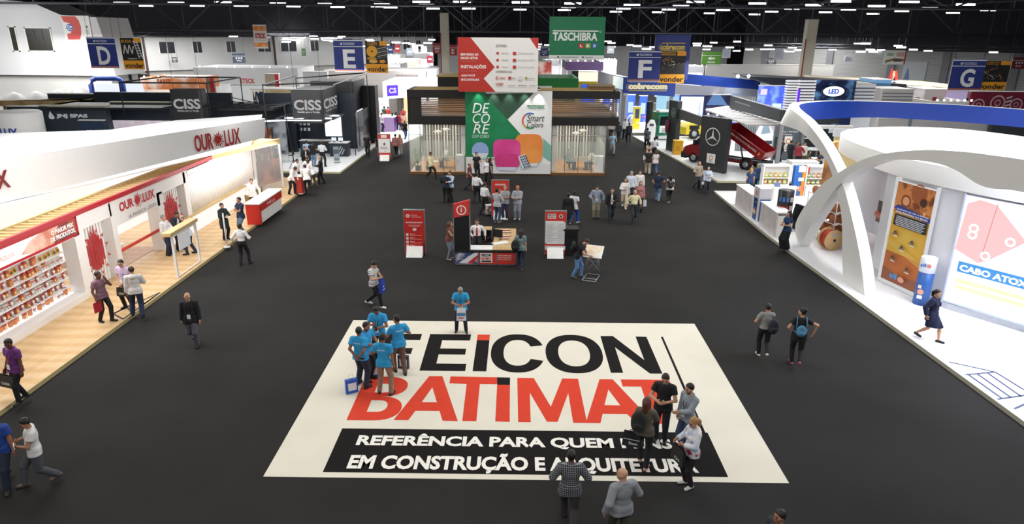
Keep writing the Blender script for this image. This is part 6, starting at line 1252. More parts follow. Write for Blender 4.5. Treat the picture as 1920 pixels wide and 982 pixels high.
t = thing('portrait_board', 'yellow and brown picture panel under the left end of the ring canopy', 'panel', (14.9, 32.6, .12), .9); MB().bx(-.7, .9, 0, .12, 1.2, 4.1, M('#d9a04a', .45, pattern='blotch', col2='#a5622f', scale=.8)).build('print', t); MB().bx(-.74, .94, -.02, .14, 0, 1.2, WHT).build('base', t)
sr = thing('spool_rack', 'white tube rack for the copper cable spools', 'rack', (14.0, 30.3, .12), .25); b = MB()
for x in (-.3, .3):
    for y in (-1.0, 0, 1.0): b.tube([(x, y, 0), (x, y, 2.1)], .025, PLW, 6)
for z in (.5, 1.0, 1.5, 2.05):
    for x in (-.3, .3): b.tube([(x, -1.0, z), (x, 1.0, z)], .022, PLW, 6)
b.build('frame', sr)
def spool(loc, R_, w_, rz, label, face='#d3a878', wind='#b4552c', grp=None, tilt=0):
    t = thing('cable_spool', label, 'spool', loc, rz, grp); MB().lathe([(R_*.8, -w_/2), (R_*.8, w_/2)], (0, 0, 0), M(wind, .5, var=.15, scale=30), 24, 1).build('winding', t)
    for s_ in (-1, 1): MB().lathe([(R_, -.02), (R_, .02)], (0, s_*w_/2, 0), M(face, .6), 28, 1).build('flange', t)
    MB().lathe([(R_*.14, -.005), (R_*.14, .005)], (0, -w_/2-.025, 0), BLACK, 14, 1).build('hub', t); A = Art(.16, .1); A.rect(0, 0, 1, 1, '#7ca0c8'); A.rect(.1, .3, .9, .6, '#e9eef4'); A.build('sticker', t, (-.1, -w_/2-.025, R_*.45)); return t
spool((13.75, 28.95, .12+.46), .46, .55, .15, 'large cable spool with a beige face and red rim in front of the rack', '#d8b07c', '#c23b2c')
k = 0
for z in (.78, 1.28, 1.78, 2.28):
    for y in (-.72, -.05, .65):
        spool((14.0-.25*y, 30.3+y, z+.03), .22, .42, 1.57+.25, 'copper coloured cable spool on the %s row of the white rack' % ('lowest', 'second', 'third', 'top')[k//3], '#a9683a', '#b9683a', 'spools on the white rack, row %d' % (k//3+1)); k += 1
t = thing('display_board', 'small black slanted board left of the cable spool rack', 'board', (13.55, 31.3, .12), .3); MB().prism([(-.2, .1), (.15, .1), (.15, 1.25), (.05, 1.25)], 1, 0, .9, M('#15171a', .4)).build('board', t); MB().bx(-.25, .2, -.03, .93, 0, .1, PLW).build('base', t)
# counters, poster pillars and product shelves at the far end of the stand
def lcounter(label, y0_, y1_, x=11.95, h=1.12):
    t = thing('counter', label, 'counter', (x, y0_, .12)); MB().bx(0, .06, 0, y1_-y0_, 0, h, M('#cfc7c6', .5, pattern='blotch', col2='#d6cfce', scale=3)).build('front', t); MB().bx(.06, .6, 0, y1_-y0_, 0, h-.12, WHT).build('body', t); MB().bx(-.04, .66, -.02, y1_-y0_+.02, h, h+.06, WFL).build('top', t)
lcounter('white reception counter with a grey front nearest the dark truck stand', 34.3, 36.9); lcounter('white reception counter with a grey front beside the black display column', 30.7, 32.9)
t = thing('poster_pillar', 'white pillar with a blue and orange poster between the two white counters', 'pillar', (12.1, 33.6, .12)); MB().bx(-.18, .42, -.45, .45, 0, 1.75, WHT).build('pillar', t); A = Art(.5, 1.6); A.rect(0, 0, 1, 1, '#2a5fae'); A.rect(0, .7, 1, 1, '#d4d3dc'); A.circ(.5, .85, .3, '#d98a72', 18, .08); A.rect(0, .42, 1, .7, '#1d3a78'); A.circ(.6, .56, .1, '#f2f4f8', 12, .02); A.circ(.5, .25, .35, '#e08a4a', 18, .12); A.rect(.1, .2, .9, .3, '#e8d2b4'); A.build('poster', t, (-.19, .25, .08), -PI/2); A = Art(.5, 1.6); A.rect(0, 0, 1, 1, '#2a5fae'); A.rect(0, .7, 1, 1, '#d4d3dc'); A.circ(.5, .25, .35, '#e08a4a', 18, .12); A.build('end_poster', t, (-.13, -.455, .08))
t = thing('display_column', 'black curved display column with red products on a white round base', 'display', (12.75, 32.0, .12)); MB().lathe([(.36, .45), (.36, 1.95)], (0, 0, 0), M('#17171a', .4), 24).build('column', t); MB().lathe([(.48, 0), (.46, .45)], (0, 0, 0), WFL, 24).build('base', t); MB().lathe([(.39, .40), (.39, .47)], (0, 0, 0), M('#b0202c', .4), 24).build('red_ring', t)
b = MB()
for z_, c in ((1.55, '#4a74b4'), (1.15, '#a52a28'), (.75, '#7d1f22')):
    for a in (-2.5, -2.1, -1.7, -1.2): b.box((.35*math.cos(a), .35*math.sin(a), z_), (.16, .1, .2), M(c if int(a*10) % 2 else '#d9cfcb', .5), a)
b.build('products', t)
def pshelf(label, px, cols, x0_=None):
    g = G(*px, .12); t = thing('product_shelf', label, 'shelf', g); MB().bx(-.75, .75, .3, .36, 0, 1.75, WFL).bx(-.78, -.72, -.1, .36, 0, 1.75, WFL).bx(.72, .78, -.1, .36, 0, 1.75, WFL).bx(-.75, .75, -.1, .3, 0, .62, WHT).build('carcass', t); MB().bx(-.72, .72, -.1, .3, 1.02, 1.06, WFL).bx(-.72, .72, -.1, .3, .62, .66, WFL).bx(-.78, .78, -.12, .36, 1.72, 1.80, WFL).build('shelves', t)
    for j, z_ in enumerate((.66, 1.06)):
        for i in range(5): tag(MB().lathe([(.10, 0), (.10, .26)], (0, 0, 0), M(cols[(i+j) % len(cols)], .5), 12).lathe([(.105, .1), (.105, .16)], (0, 0, 0), M('#f0e8d8', .5), 12).build('cable_roll', None, (g[0]-.56+i*.28, g[1]+.06, z_+.12)), 'rolled cable pack, %s row of the %s' % (('lower', 'upper')[j], label.replace('white product ', '')), 'cable pack', 'cable packs, '+('lower', 'upper')[j]+' shelf, '+label)
pshelf('white product shelf behind the two women at the counter', (1450, 366), ('#d9a05a', '#c9c06a', '#b9b45a')); pshelf('white product shelf left of the crossing arches', (1530, 367), ('#c9803a', '#8a9a4a', '#b4a07a'))
for px, w_, h_, cs_, lb in (((1491, 367), .42, 1.75, ('#2a68b8', '#e0e6f2', '#e08a5a'), 'blue printed pillar between the two product shelves'), ((1503, 367), .26, 1.7, ('#e09030', '#3f8a4a', '#c03a2c'), 'narrow orange and green printed pillar right of the blue one'), ((1421, 360), .2, 1.7, ('#49a0b0', '#e0e6f2', '#c0392c'), 'narrow blue and red printed pillar behind the two women')):
    t = thing('poster_pillar', lb, 'pillar', G(*px, .12)); MB().bx(-w_/2, w_/2, 0, .3, 0, h_, M(cs_[0], .5, var=.05)).build('pillar', t); A = Art(w_, h_); A.rect(0, .8, 1, 1, cs_[2] if w_ < .4 else cs_[1]); A.circ(.5, .25, .4, cs_[2], 18, .1); A.rect(.1, .5, .9, .62, cs_[1]); A.build('printed_face', t)
t = thing('display_table', 'white table with a small blue card in front of the left product shelf', 'table', G(1462, 375, .12)); MB().bx(-.5, .9, -.2, .3, .72, .78, WFL).build('top', t); MB().bx(-.42, .8, -.15, .25, 0, .72, WHT).build('body', t); tag(MB().prism([(0, 0), (.12, 0), (.08, .22)], 0, -.15, .15, M('#5b6f9c')).build('card_holder', None, G(1462, 375, .12)+np.array([-.25, -.05, .79])), 'small blue card holder on the white table by the left product shelf', 'card')
A = MB(); dm = M('#2f3c6c', .5)
for p, q in (((1772, 678), (1866, 697)), ((1866, 697), (1800, 702)), ((1866, 697), (1960, 755)), ((1816, 702), (1878, 746)), ((1833, 701), (1896, 745)), ((1852, 699), (1915, 743)), ((1864, 748), (1960, 735)), ((1960, 740), (1902, 766))): strip(p, q, .06, dm)
tag(A.build('floor_decal'), 'navy line drawing laid on the white platform at the right edge', 'decal')

# ------------------------------------------------------------------ truck maker's stand
platform('stand_platform', 'white platform of the dark truck stand beyond the right cable stand', [(12.75, 43.3), (34, 43.3), (34, 63), (10.4, 63), (11.2, 56), (12.2, 48)], M('#f4f6f5', .3, var=.015), M('#cfc9a8', .5))
DG = M('#2c3033', .5, var=.03); DK = M('#565656', .5, var=.03)
def star(A, x, y, r_, m=CHROME):
    A.ring(x, y, r_*.9, r_, m, n=44); a = A.w/A.h
    for k in range(3):
        t_ = PI/2+k*2*PI/3; c, s_ = math.cos(t_), math.sin(t_); A.poly([(x+c*r_*.92, y+s_*r_*a*.92), (x-s_*r_*.13, y+c*r_*a*.13), (x+s_*r_*.13, y-c*r_*a*.13)], m)
    A.circ(x, y, r_*.13, m, 12)
a, c = G(1307, 316, .12), G(1356, 326, .12); d = c-a; L = np.linalg.norm(d[:2]); t = thing('brand_totem', 'large dark totem with a chrome three pointed star in front of the red tipper', 'totem', a, math.atan2(d[1], d[0])); MB().bx(0, L, 0, .35, 0, 3.6, DG).build('panel', t, bevel=.02); MB().bx(-.01, L+.01, -.01, .36, 3.6, 3.64, M('#45484b')).build('cap', t)
A = Art(L, 3.55); star(A, .48, .66, .27); A.rect(.34, .16, .66, .34, '#e8e8e4'); A.ring(.5, .265, .05, .075, '#d98a5a'); A.lines(.42, .18, .58, .22, 2, '#9a9a98'); A.build('star_emblem', t, (0, -.01, 0))
for q, cc in ((.35, (.8, .85, 1)), (.68, (.6, 1, .8))):
    d_ = bpy.data.lights.new('lamp', 'SPOT'); d_.energy = 60; d_.spot_size = 1.1; d_.spot_blend = 1; d_.color = cc; d_.shadow_soft_size = .04; o = bpy.data.objects.new('lamp', d_); o.location = (L*q, -.35, 3.85); o.rotation_euler = (.35, 0, 0); link(o, t); MB().tube([(L*q, .1, 3.62), (L*q, -.3, 3.85)], .02, STEEL, 5).ball((L*q, -.33, 3.84), .06, E('#ffffff', 5), 5).build('arm_lamp', t)
a, c = G(1248, 280, .12), G(1263, 285.5, .12); d = c-a; L2 = np.linalg.norm(d[:2]); t = thing('brand_totem', 'narrow dark totem with a star in front of the green truck', 'totem', a, math.atan2(d[1], d[0])); MB().bx(0, L2, 0, .4, 0, 3.9, DG).build('panel', t, bevel=.02); MB().bx(-.01, L2+.01, -.01, .41, 3.9, 3.94, M('#45484b')).build('cap', t); A = Art(L2, 3.9); star(A, .62, .78, .24 if L2 > 1 else .36); A.build('star_emblem', t, (0, -.01, 0)); sg = MB().lathe([(.24, -.06), (.27, 0), (.24, .06)], (0, 0, 0), M('#8a2248', .4), 20, 1).build('maroon_sign', t, (.18, -.12, 1.9)); sg.scale = (1, 1, 1.9)
def oblique(name, label, cat, TL, TR, BR, BL, ya, yb, m, th=.3, art=None, low=None, parts=()):
    """an upright band between two depths, its corners taken from the photo"""
    a, b_, c, d = AY(*TL, ya), AY(*TR, yb), AY(*BR, yb), AY(*BL, ya); r = math.atan2(b_[1]-a[1], b_[0]-a[0]); L_ = math.hypot(b_[0]-a[0], b_[1]-a[1]); t = thing(name, label, cat, (a[0], a[1], 0), r)
    MB().add([(0, 0, d[2]), (L_, 0, c[2]), (L_, 0, b_[2]), (0, 0, a[2]), (0, th, d[2]), (L_, th, c[2]), (L_, th, b_[2]), (0, th, a[2])], [(0, 1, 2, 3), (7, 6, 5, 4), (0, 4, 5, 1), (1, 5, 6, 2), (2, 6, 7, 3), (3, 7, 4, 0)], m).build('band', t)
    if art: A = Art(L_, 1); art(A); A.build('printed_face', t, (0, -.01, min(c[2], d[2])))
    p = MB()
    for q in (.15, L_-.15): p.bx(q-.07, q+.07, th*.4, th*.4+.14, 0, min(c[2], d[2])+.05, M('#8d8f92', .5))
    if min(c[2], d[2]) > .4: p.build('posts', t)
    return t
oblique('stand_header', 'dark header panel between the two star totems', 'header', (1271, 203), (1316, 219), (1316, 236), (1271, 222), 54.5, 47.6, DK, .2)
oblique('stand_header', 'dark wall behind the green truck, left of the narrow star totem', 'header', (1217, 191), (1253, 199), (1253, 247), (1217, 247), 69, 68, DK, .3)
oblique('stand_post', 'dark end post of the truck stand wall', 'post', (1213, 191), (1218, 191), (1218, 247), (1213, 246), 63, 62.8, M('#141416'), .6)
oblique('stand_fascia', 'long slanted black fascia of the truck stand', 'fascia', (1370, 179), (1464, 206), (1463, 228), (1364, 202), 52, 42.5, M('#2b2f33', .5), .3, lambda A: A.text('mercado de seminovos', .12, .52, .45, .66, '#9aa0a5', .01))
t = thing('slat_canopy', 'white slatted ceiling below the black truck stand fascia', 'canopy'); p = [G(*q, 3.7) for q in ((1322, 207), (1364, 200), (1466, 226), (1478, 236), (1400, 236), (1372, 224))]; MB().add(p, [tuple(range(6))], M('#8f8c8a', .6)).build('panel', t); b = MB()
SM = M('#c6c3c1', .6); lp = lambda a, c, t_: a+(c-a)*t_
for i in range(13):
    q = [lp(p[0], p[4], i/13), lp(p[1], p[3], i/13), lp(p[1], p[3], (i+.6)/13), lp(p[0], p[4], (i+.6)/13)]; b.prism([(w_[0], w_[1]) for w_ in q], 2, 3.71, 3.79, SM)
for x, y in ((p[1][0]-.2, p[1][1]-.3), (p[3][0]-.3, p[3][1]+.1)): b.bx(x-.06, x+.06, y-.06, y+.06, 0, 3.7, STEEL)
b.build('slats', t)
# red tipper
rw, fw_ = G(1397, 318, .12), G(1300, 304, .12); f_ = fw_-rw; ang = math.atan2(f_[1], f_[0]); wb = np.linalg.norm(f_[:2]); TK = thing('tipper_truck', 'dark red tipper truck with its bed raised behind the star totem', 'truck', rw, ang); RR = M('#8f1a22', .3, var=.03); TY = M('#17181a', .7)
def wheel(par, x, y, r_, w_, s_):
    o = MB().lathe([(r_*.55, -w_/2), (r_*.95, -w_/2), (r_, -w_*.3), (r_, w_*.3), (r_*.95, w_/2), (r_*.55, w_/2)], (x, y, r_), TY, 24, 1).build('wheel', par); MB().lathe([(r_*.5, -.02), (r_*.58, .02), (r_*.3, .05), (r_*.12, .03)] if s_ > 0 else [(r_*.12, -.03), (r_*.3, -.05), (r_*.58, -.02), (r_*.5, .02)], (x, y+s_*w_*.42, r_), M('#b9bcc0', .3, .7), 18, 1).build('rim', o)
for x in (0, wb):
    for y, s_ in ((0, 1), (-1.65, -1)): wheel(TK, x, y, .37, .24, s_)
MB().bx(-1.0, wb+.3, -1.35, -1.2, .42, .62, DARK).bx(-1.0, wb+.3, -.45, -.3, .42, .62, DARK).bx(-1.0, 2.4, -1.3, -.35, .45, .55, DARK).bx(-.5, 2.6, -.05, .05, .40, .62, M('#6d141a')).build('chassis', TK)
MB().prism([(wb-1.9, .45), (wb+.85, .45), (wb+.9, .78), (wb+.75, 1.12), (wb+.15, 1.35), (wb-.6, 2.15), (wb-1.75, 2.25), (wb-1.95, 2.1)], 1, -1.75, .12, RR).build('cab', TK, bevel=.06); MB().prism([(wb+.60, .25), (wb+.98, .3), (wb+.98, .72), (wb+.62, .72)], 1, -1.78, .15, M('#2a2b2d', .6)).build('bumper', TK)
cabg = M('#20262b', .1); MB().add([(wb+.12, -1.62, 1.40), (wb+.12, -.02, 1.40), (wb-.55, -.1, 2.12), (wb-.55, -1.55, 2.12)], [(0, 1, 2, 3)], cabg).add([(wb-.1, .185, 1.4), (wb-1.2, .185, 1.4), (wb-1.15, .185, 2.05), (wb-.62, .185, 2.05)], [(0, 1, 2, 3)], cabg).build('windows', TK)
MB().bx(wb+.75, wb+.92, -.25, .08, .85, 1.02, M('#dfe4e8', .2)).build('headlight', TK); MB().bx(wb-.2, wb-.05, .2, .42, 1.3, 1.7, DARK).build('mirror', TK); MB().lathe([(.46, -.04), (.46, .04)], (0, 0, 0), TY, 20, 1).build('mudguard', TK, (0, .0, .40)); MB().bx(-1.25, -1.0, -1.6, .05, .35, .6, TY).build('tail_bar', TK)
bd = MB(); bd.T = Matrix.Translation((-1.05, 0, .78)) @ Matrix.Rotation(-.50, 4, 'Y'); bd.bx(0, 3.3, -1.8, .15, 0, .06, RR).bx(0, 3.3, .09, .15, .06, .60, RR).bx(0, 3.3, -1.8, -1.74, .06, .60, RR).bx(3.24, 3.3, -1.8, .15, .06, .72, RR).bx(0, .05, -1.8, .15, .06, .60, RR)
for k in range(5): bd.bx(.02+k*.8, .08+k*.8, .15, .18, .02, .60, M('#75131a', .4))
bd.bx(0, 3.3, .15, .18, .54, .6, RR); bd.build('tipper_bed', TK); A = Art(2.9, .26, .004); A.text('CAÇAMBA BASCULANTE TRILATERAL', 0, .2, .9, .8, '#e8d8d4', .02); A.rect(.95, .1, 1.0, .9, '#e07a2a')
o = A.build('bed_lettering', TK); o.matrix_local = Matrix.Translation((-1.05, 0, .78)) @ Matrix.Rotation(-.50, 4, 'Y') @ Matrix.Translation((3.15, .19, .2)) @ Matrix.Rotation(PI, 4, 'Z'); MB().tube([(.6, -.8, .5), (.95, -.8, 1.7)], .06, STEEL, 8).build('lifting_ram', TK)
# green cab-over lorry
g = G(1231, 263, .12); GT = thing('cab_over_truck', 'green and white cab over truck behind the narrow star totem', 'truck', g+np.array([0.2, .3, 0]), .25); GT.scale = (.76, .76, .76); GG = M('#117a5c', .35, pattern='blotch', col2='#0d6a50', scale=1.5)
MB().prism([(0, .45), (0, 1.6), (.12, 2.75), (.5, 3.1), (2.0, 3.1), (2.0, .45)], 0, -.1, 2.3, GG).build('cab', GT, bevel=.05); MB().add([(.05, -.02, 1.65), (2.15, -.02, 1.65), (2.05, .1, 2.65), (.15, .1, 2.65)], [(0, 1, 2, 3)], M('#11171a', .1)).build('windscreen', GT)
A = Art(2.2, 1.1); A.poly([(0, .3), (.35, .2), (.3, 1), (0, 1)], '#e6ece8'); A.poly([(.75, 0), (1, 0), (1, 1), (.85, .6)], '#c9c23a')
for k in range(4): A.rect(.12, .14+k*.17, .88, .2+k*.17, '#12191a')
star(A, .5, .62, .07); A.build('grille', GT, (.05, -.02, .5)); MB().bx(0, 2.2, -.25, .1, .12, .48, M('#d6dbd8', .4)).build('bumper', GT); MB().bx(0, 2.2, .2, 1.2, 3.1, 3.3, M('#dfe5df')).build('roof_visor', GT); MB().bx(-.35, -.12, 0, .15, 1.7, 2.4, DARK).build('mirror', GT)
for x in (.25, 1.95): wheel(GT, x, .9, .45, .3, -1)
MB().bx(.4, 1.8, 2.0, 4.2, .5, .8, DARK).build('chassis', GT)
for x in (.25, 1.95): wheel(GT, x, 3.5, .45, .3, -1)
t = thing('rounded_signboard', 'white rounded upright panel left of the green truck', 'panel', G(1219, 266, .12)); MB().prism([(-.38, 0), (.38, 0), (.42, 1.4), (.25, 1.85), (-.1, 1.9), (-.36, 1.5)], 1, 0, .2, M('#eef0ee', .4)).build('panel', t, bevel=.05); MB().bx(-.15, .2, -.02, 0, 1.35, 1.55, M('#3a3f44')).build('label', t)
t = thing('flatbed_truck', 'yellow and blue truck chassis behind the dark header panel', 'truck', G(1280, 262, .12)+np.array([0, 1.2, 0]), .3); YL = M('#e3c62a', .4, var=.03); MB().prism([(0, .4), (0, 1.0), (.25, 1.35), (1.5, 1.35), (1.5, .4)], 1, -1.0, .6, YL).build('cab', t, bevel=.05); MB().bx(.3, 1.3, -1.02, -.98, .85, 1.2, M('#151a1e', .1)).build('window', t); MB().bx(1.9, 5.2, -1.0, .8, .9, 1.3, M('#1f3fae', .4)).bx(1.8, 5.4, -.4, .4, .6, .85, DARK).bx(1.9, 5.2, -1.05, -1.0, .95, 1.1, STEEL).build('bed', t)
for x in (.8, 4.4): wheel(t, x, -.95, .48, .3, -1)
MB().tube([(2.2, -.5, .7), (5.0, -.5, .75)], .2, STEEL, 10).build('tank', t)
t = thing('potted_palm', 'green palm plant left of the large star totem', 'plant', G(1309, 262, .12)+np.array([0, 2.5, 0])); MB().lathe([(.3, 0), (.4, .9)], (0, 0, 0), M('#ececea'), 14).build('pot', t); b = MB(); leaves(b, 46, .8, .9, 1.0, M('#3f7a30', .6, var=.2), 8, .06); b.build('fronds', t)
t = thing('display_box', 'yellow display box right of the narrow star totem', 'box', G(1272, 290, .12)); MB().bx(-.38, .32, 0, .6, 0, 1.05, M('#e0a81e', .45)).build('box', t, bevel=.015); MB().bx(-.40, .34, -.02, .62, 1.05, 1.08, M('#efc04a')).build('lid', t); A = Art(.5, .6); A.lines(.1, .2, .9, .8, 3, '#c88a10'); A.build('print', t, (-.3, -.004, .2))
t = thing('display_box', 'black and yellow engine box on the floor behind the yellow display box', 'box', G(1271, 272, .12)+np.array([0, 1.0, 0])); MB().bx(-.3, .3, 0, .6, .0, 1.0, BLACK).bx(-.32, .32, -.02, .62, .5, .62, YL).build('box', t, bevel=.02); MB().lathe([(.2, -.03), (.2, .03)], (0, -.03, .75), STEEL, 16, 1).build('fan', t)
block('picture_wall', 'picture wall with a white van in a street scene', 'panel', (1404, 226, 1454, 282), 56, M('#cfc2c6', .5, pattern='blotch', col2='#b6868c', scale=.5), .3, lambda A: (A.rect(.0, .1, .35, 1, '#8f9296'), A.poly([(.3, .1), (.28, .6), (.42, .95), (.62, 1), (.8, .7), (.92, .45), (.9, .1)], '#eef1f4'), A.poly([(.45, .55), (.5, .88), (.66, .9), (.76, .6)], '#8fa4b4'), A.rect(.5, .22, .85, .34, '#39424a'), A.circ(.6, .12, .07, '#2b2d30', 14)), 0)
block('glass_partition', 'dark steel and glass partition left of the van picture wall', 'partition', (1384, 228, 1410, 300), 55, M('#3c4045', .4, pattern='vslat', col2='#8b9298'), .15, None, 0)
block('stand_wall', 'grey wall with white lettering and a small poster in the truck stand', 'wall', (1455, 236, 1500, 300), 51, M('#596066', .5), .3, lambda A: (A.text('Peças e Serviços', .15, .82, .8, .87, '#d9dde0', .02), A.text('ao Cliente', .15, .75, .6, .79, '#d9dde0', .02), A.rect(.36, .3, .62, .72, '#eeeceb'), A.ring(.5, .58, .06, .1, '#d98a5a'), A.lines(.4, .34, .58, .48, 3, '#9a9a98'), A.rect(.02, .1, .2, .7, '#2a2e32')), 0)
block('stand_wall', 'long dark navy rear wall of the truck stand behind the arch', 'wall', (1499, 236, 1590, 300), 52, M('#1a2228', .5, var=.06), .3, lambda A: (A.rect(.02, .62, .3, .66, '#eef4f6'), A.rect(.55, .8, .95, .98, '#e9eff2')), 0)
block('bar_shelf', 'white bar shelf with small items on the navy rear wall', 'shelf', (1504, 282, 1536, 288), 50.5, WFL, .6, None, 1.1)
block('blue_screen', 'blue lit screen at the left end of the ring canopy', 'screen', (1562, 268, 1580, 300), 48, M('#3f7fd8', .4, emit=.6, var=0), .2, None, .8)
t = thing('display_case', 'white low box in front of the seated visitors at the truck stand', 'box', G(1507, 330, .12)); MB().bx(-.9, .9, 0, .9, 0, .9, WFL).build('body', t, bevel=.02); MB().bx(-.92, .92, -.02, .92, .9, .95, WHITE).build('top', t)
rtable(G(1523, 316, .12), 'white round table among the seated visitors at the truck stand', WFL, .76, .42)

# ------------------------------------------------------------------ blue cable brand stand and the far right
platform('stand_platform', 'white platform of the blue cable stand beyond the truck stand', [(10.6, 65.2), (19, 65.2), (30, 74), (30, 88), (9.2, 88), (9.9, 72)], M('#f3f4f6', .35), M('#d9d3b4'))
CB = M('#2648a8', .4, var=.03); CG = M('#8f93a0', .5, var=.03)
def a_cobre(A): A.ring(.13, .53, .05, .062, '#efd159', 90, 270, 20); A.rect(.13, .30, .92, .335, '#efd159'); A.text('cobrecom', .11, .39, .93, .75, M('#fbf0c0', .4, emit=.7, var=0), .08); A.rect(.13, .76, .92, .79, '#8fb2ee')
cf = oblique('stand_fascia', 'blue fascia with yellow lettering below the F banner', 'fascia', (1169, 144), (1267, 155), (1250, 181), (1169, 174), 62, 62, CB, .4); A = Art(4.2, 1.5); a_cobre(A); A.build('lettering', cf, (.0, -.01, 3.75))
oblique('stand_fascia', 'grey blue fascia receding left of the yellow lettering', 'fascia', (1122, 134), (1169, 144), (1169, 172), (1124, 156), 78, 62.3, CG, .4)
oblique('lit_poster', 'pale blue lit picture panel at the left end of the yellow lettering', 'panel', (1150, 143), (1168, 147), (1168, 168), (1150, 163), 66, 62.0, M('#bfe0f4', .4, emit=.5, pattern='blotch', col2='#efd9a0', scale=.8), .1)
wg = oblique('stand_fascia', 'long blue band over a grey fascia right of the F banner', 'fascia', (1262, 136), (1426, 151), (1424, 168), (1264, 156), 64, 70, CB, .4); oblique('stand_fascia', 'grey lower fascia under the long blue band', 'fascia', (1256, 156.5), (1420, 168.5), (1417, 181), (1252, 177), 63.6, 69.6, M('#b4b3b8', .5), .4, lambda A: A.text('www.cobrecom.com.br', .55, .25, .85, .5, '#8f96ad', .01))
for i, u in enumerate((1380, 1400)):
    p = AY(u, 146, 67); t = thing('arm_spotlight', ('left', 'right')[i]+' one of two bright spotlights on the long blue band', 'lamp', p); MB().tube([(0, .4, 0), (0, -.5, .2)], .03, STEEL, 5).build('arm', t); MB().ball((0, -.55, .18), .16, E('#eaf6ff', 8), 6).build('head', t)
    d_ = bpy.data.lights.new('lamp', 'SPOT'); d_.energy = 160; d_.spot_size = 1.4; d_.spot_blend = 1; d_.color = (.6, .8, 1); o = bpy.data.objects.new('lamp', d_); o.location = (p[0], p[1]-.8, p[2]); o.rotation_euler = (.6, 0, 0); COL.objects.link(o)
for q, y, c_, lb in (((1131, 186, 1143, 222), 76, '#2a4fc0', 'left'), ((1149, 180, 1161, 230), 72, '#2f57c8', 'second'), ((1176, 178, 1190, 205), 74, '#2c50b8', 'third'), ((1200, 180, 1212, 215), 73, '#2848a8', 'rightmost')): block('blue_partition', lb+' of the blue upright panels inside the blue cable stand', 'panel', q, y, M(c_, .4), .3, lambda A: A.rect(.2, .35, .8, .75, E('#bcd6fa', .9)), 0)
block('grey_pillar', 'light grey pillar at the front of the blue cable stand', 'pillar', (1163, 172, 1174, 232), 67, M('#a6a8ae', .5), .6, None, .1)
block('lit_screen', 'large white screen in a blue frame right of the F banner', 'screen', (1275, 178, 1320, 208), 66, M('#2446a0', .4), .3, lambda A: (A.rect(.06, .08, .95, .94, E('#eef8ff', 1.3)), A.rect(.1, .1, .9, .25, E('#b8dcf8', 1.0)), A.rect(.8, .2, .82, .7, '#7f9cc0')), 1.2)
block('dark_screen', 'dark picture board with white lettering right of the white screen', 'board', (1321, 178, 1368, 208), 66.3, M('#2a2340', .5, pattern='blotch', col2='#4a4a78', scale=.6), .3, lambda A: (A.poly([(.1, .6), (.9, .6), (.6, 1), (.3, 1)], '#7aa6d8'), A.text('QUALIDADE QUE', .1, .42, .7, .5, '#e4e0e8', .03), A.text('ACOMPANHA VOCÊ', .1, .3, .8, .38, '#e4e0e8', .03), A.text('A SEGURANÇA É MAIOR', .1, .16, .85, .25, '#e4e0e8', .03)), 1.2)
block('yellow_kiosk', 'yellow upright kiosk with a dark screen inside the blue cable stand', 'kiosk', (1189, 201, 1200, 233), 67.5, M('#e8cc1f', .4), .4, lambda A: A.rect(.2, .5, .8, .92, '#3a4468'), .1)
block('blue_window_wall', 'pale teal glazed wall below the grey fascia', 'wall', (1232, 178, 1275, 205), 68, M('#7fa6b4', .3, pattern='vslat', col2='#94b8c4'), .2, None, 0)
for px, lb, c_ in (((1153, 232), 'cable drum with a grey face at the left of the blue cable stand', '#3a3f4a'), ((1186, 238), 'cable drum with blue windings left of the yellow kiosk', '#4a63a8')): spool(G(*px, .1)+np.array([0, 0, .62]), .6, .5, .5, lb, '#9a9ca2', c_)
for i, (px, c_) in enumerate((((1207, 232), '#c8322a'), ((1196, 245), '#d9dadd'), ((1211, 246), '#d4d6da'), ((1221, 236), '#e6e6e8'), ((1140, 222), '#c79a3a'))):
    t = thing('stool', ('red stool right of the yellow kiosk', 'white stool in front of the yellow kiosk', 'white stool right of the kiosk front', 'white stool by the dark end post', 'amber stool at the left of the blue cable stand')[i], 'stool', G(*px, .12)); MB().lathe([(.2, .7), (.22, .76)], (0, 0, 0), M(c_, .4), 14).build('seat', t); MB().tube([(0, 0, 0), (0, 0, .7)], .03, STEEL, 6).lathe([(.2, 0), (.05, .03)], (0, 0, 0), STEEL, 14).build('stem', t)
# green and purple stands behind the pavilion
stall('green walled stand behind the right half of the pavilion', (1006, 147, 1084, 176), 58, '#1f8a3e', '#bcd8c4', 6, None, fh=1.0); stall('white and purple roofed stand right of the green hanging banner', (1062, 116, 1130, 150), 80, M('#5b3f72', .5, var=.05), '#f4f2f6', 8, lamps=5)
block('white_sign', 'white sign strip above the upper right corner of the green poster', 'sign', (1004, 163, 1034, 169), 47.2, WHITE, .1, lambda A: A.text('iluminação', .1, .2, .9, .8, '#8a8f92', .02), None)
block('yellow_stand', 'blue and yellow display stand behind the pavilion right end', 'stand', (1083, 135, 1120, 168), 66, M('#e6c531', .5), 2, lambda A: (A.rect(.18, .15, .9, .8, E('#3a62e0', .9)), A.rect(.2, .15, .85, .35, '#1b1d22'), A.rect(0, .85, 1, 1, E('#fff6da', 1.1))), 0)
block('dark_signboard', 'small dark upright panel left of the blue and yellow display stand', 'panel', (1073, 133, 1084, 152), 64, M('#30343a'), .3, None, 0)
block('red_shelf_stand', 'red shelved stand seen between the sector board and the green banner', 'stand', (1006, 116, 1034, 142), 76, M('#c44a3c', .5, pattern='blotch', col2='#f0d9d0', scale=.6), 3, None, 0)
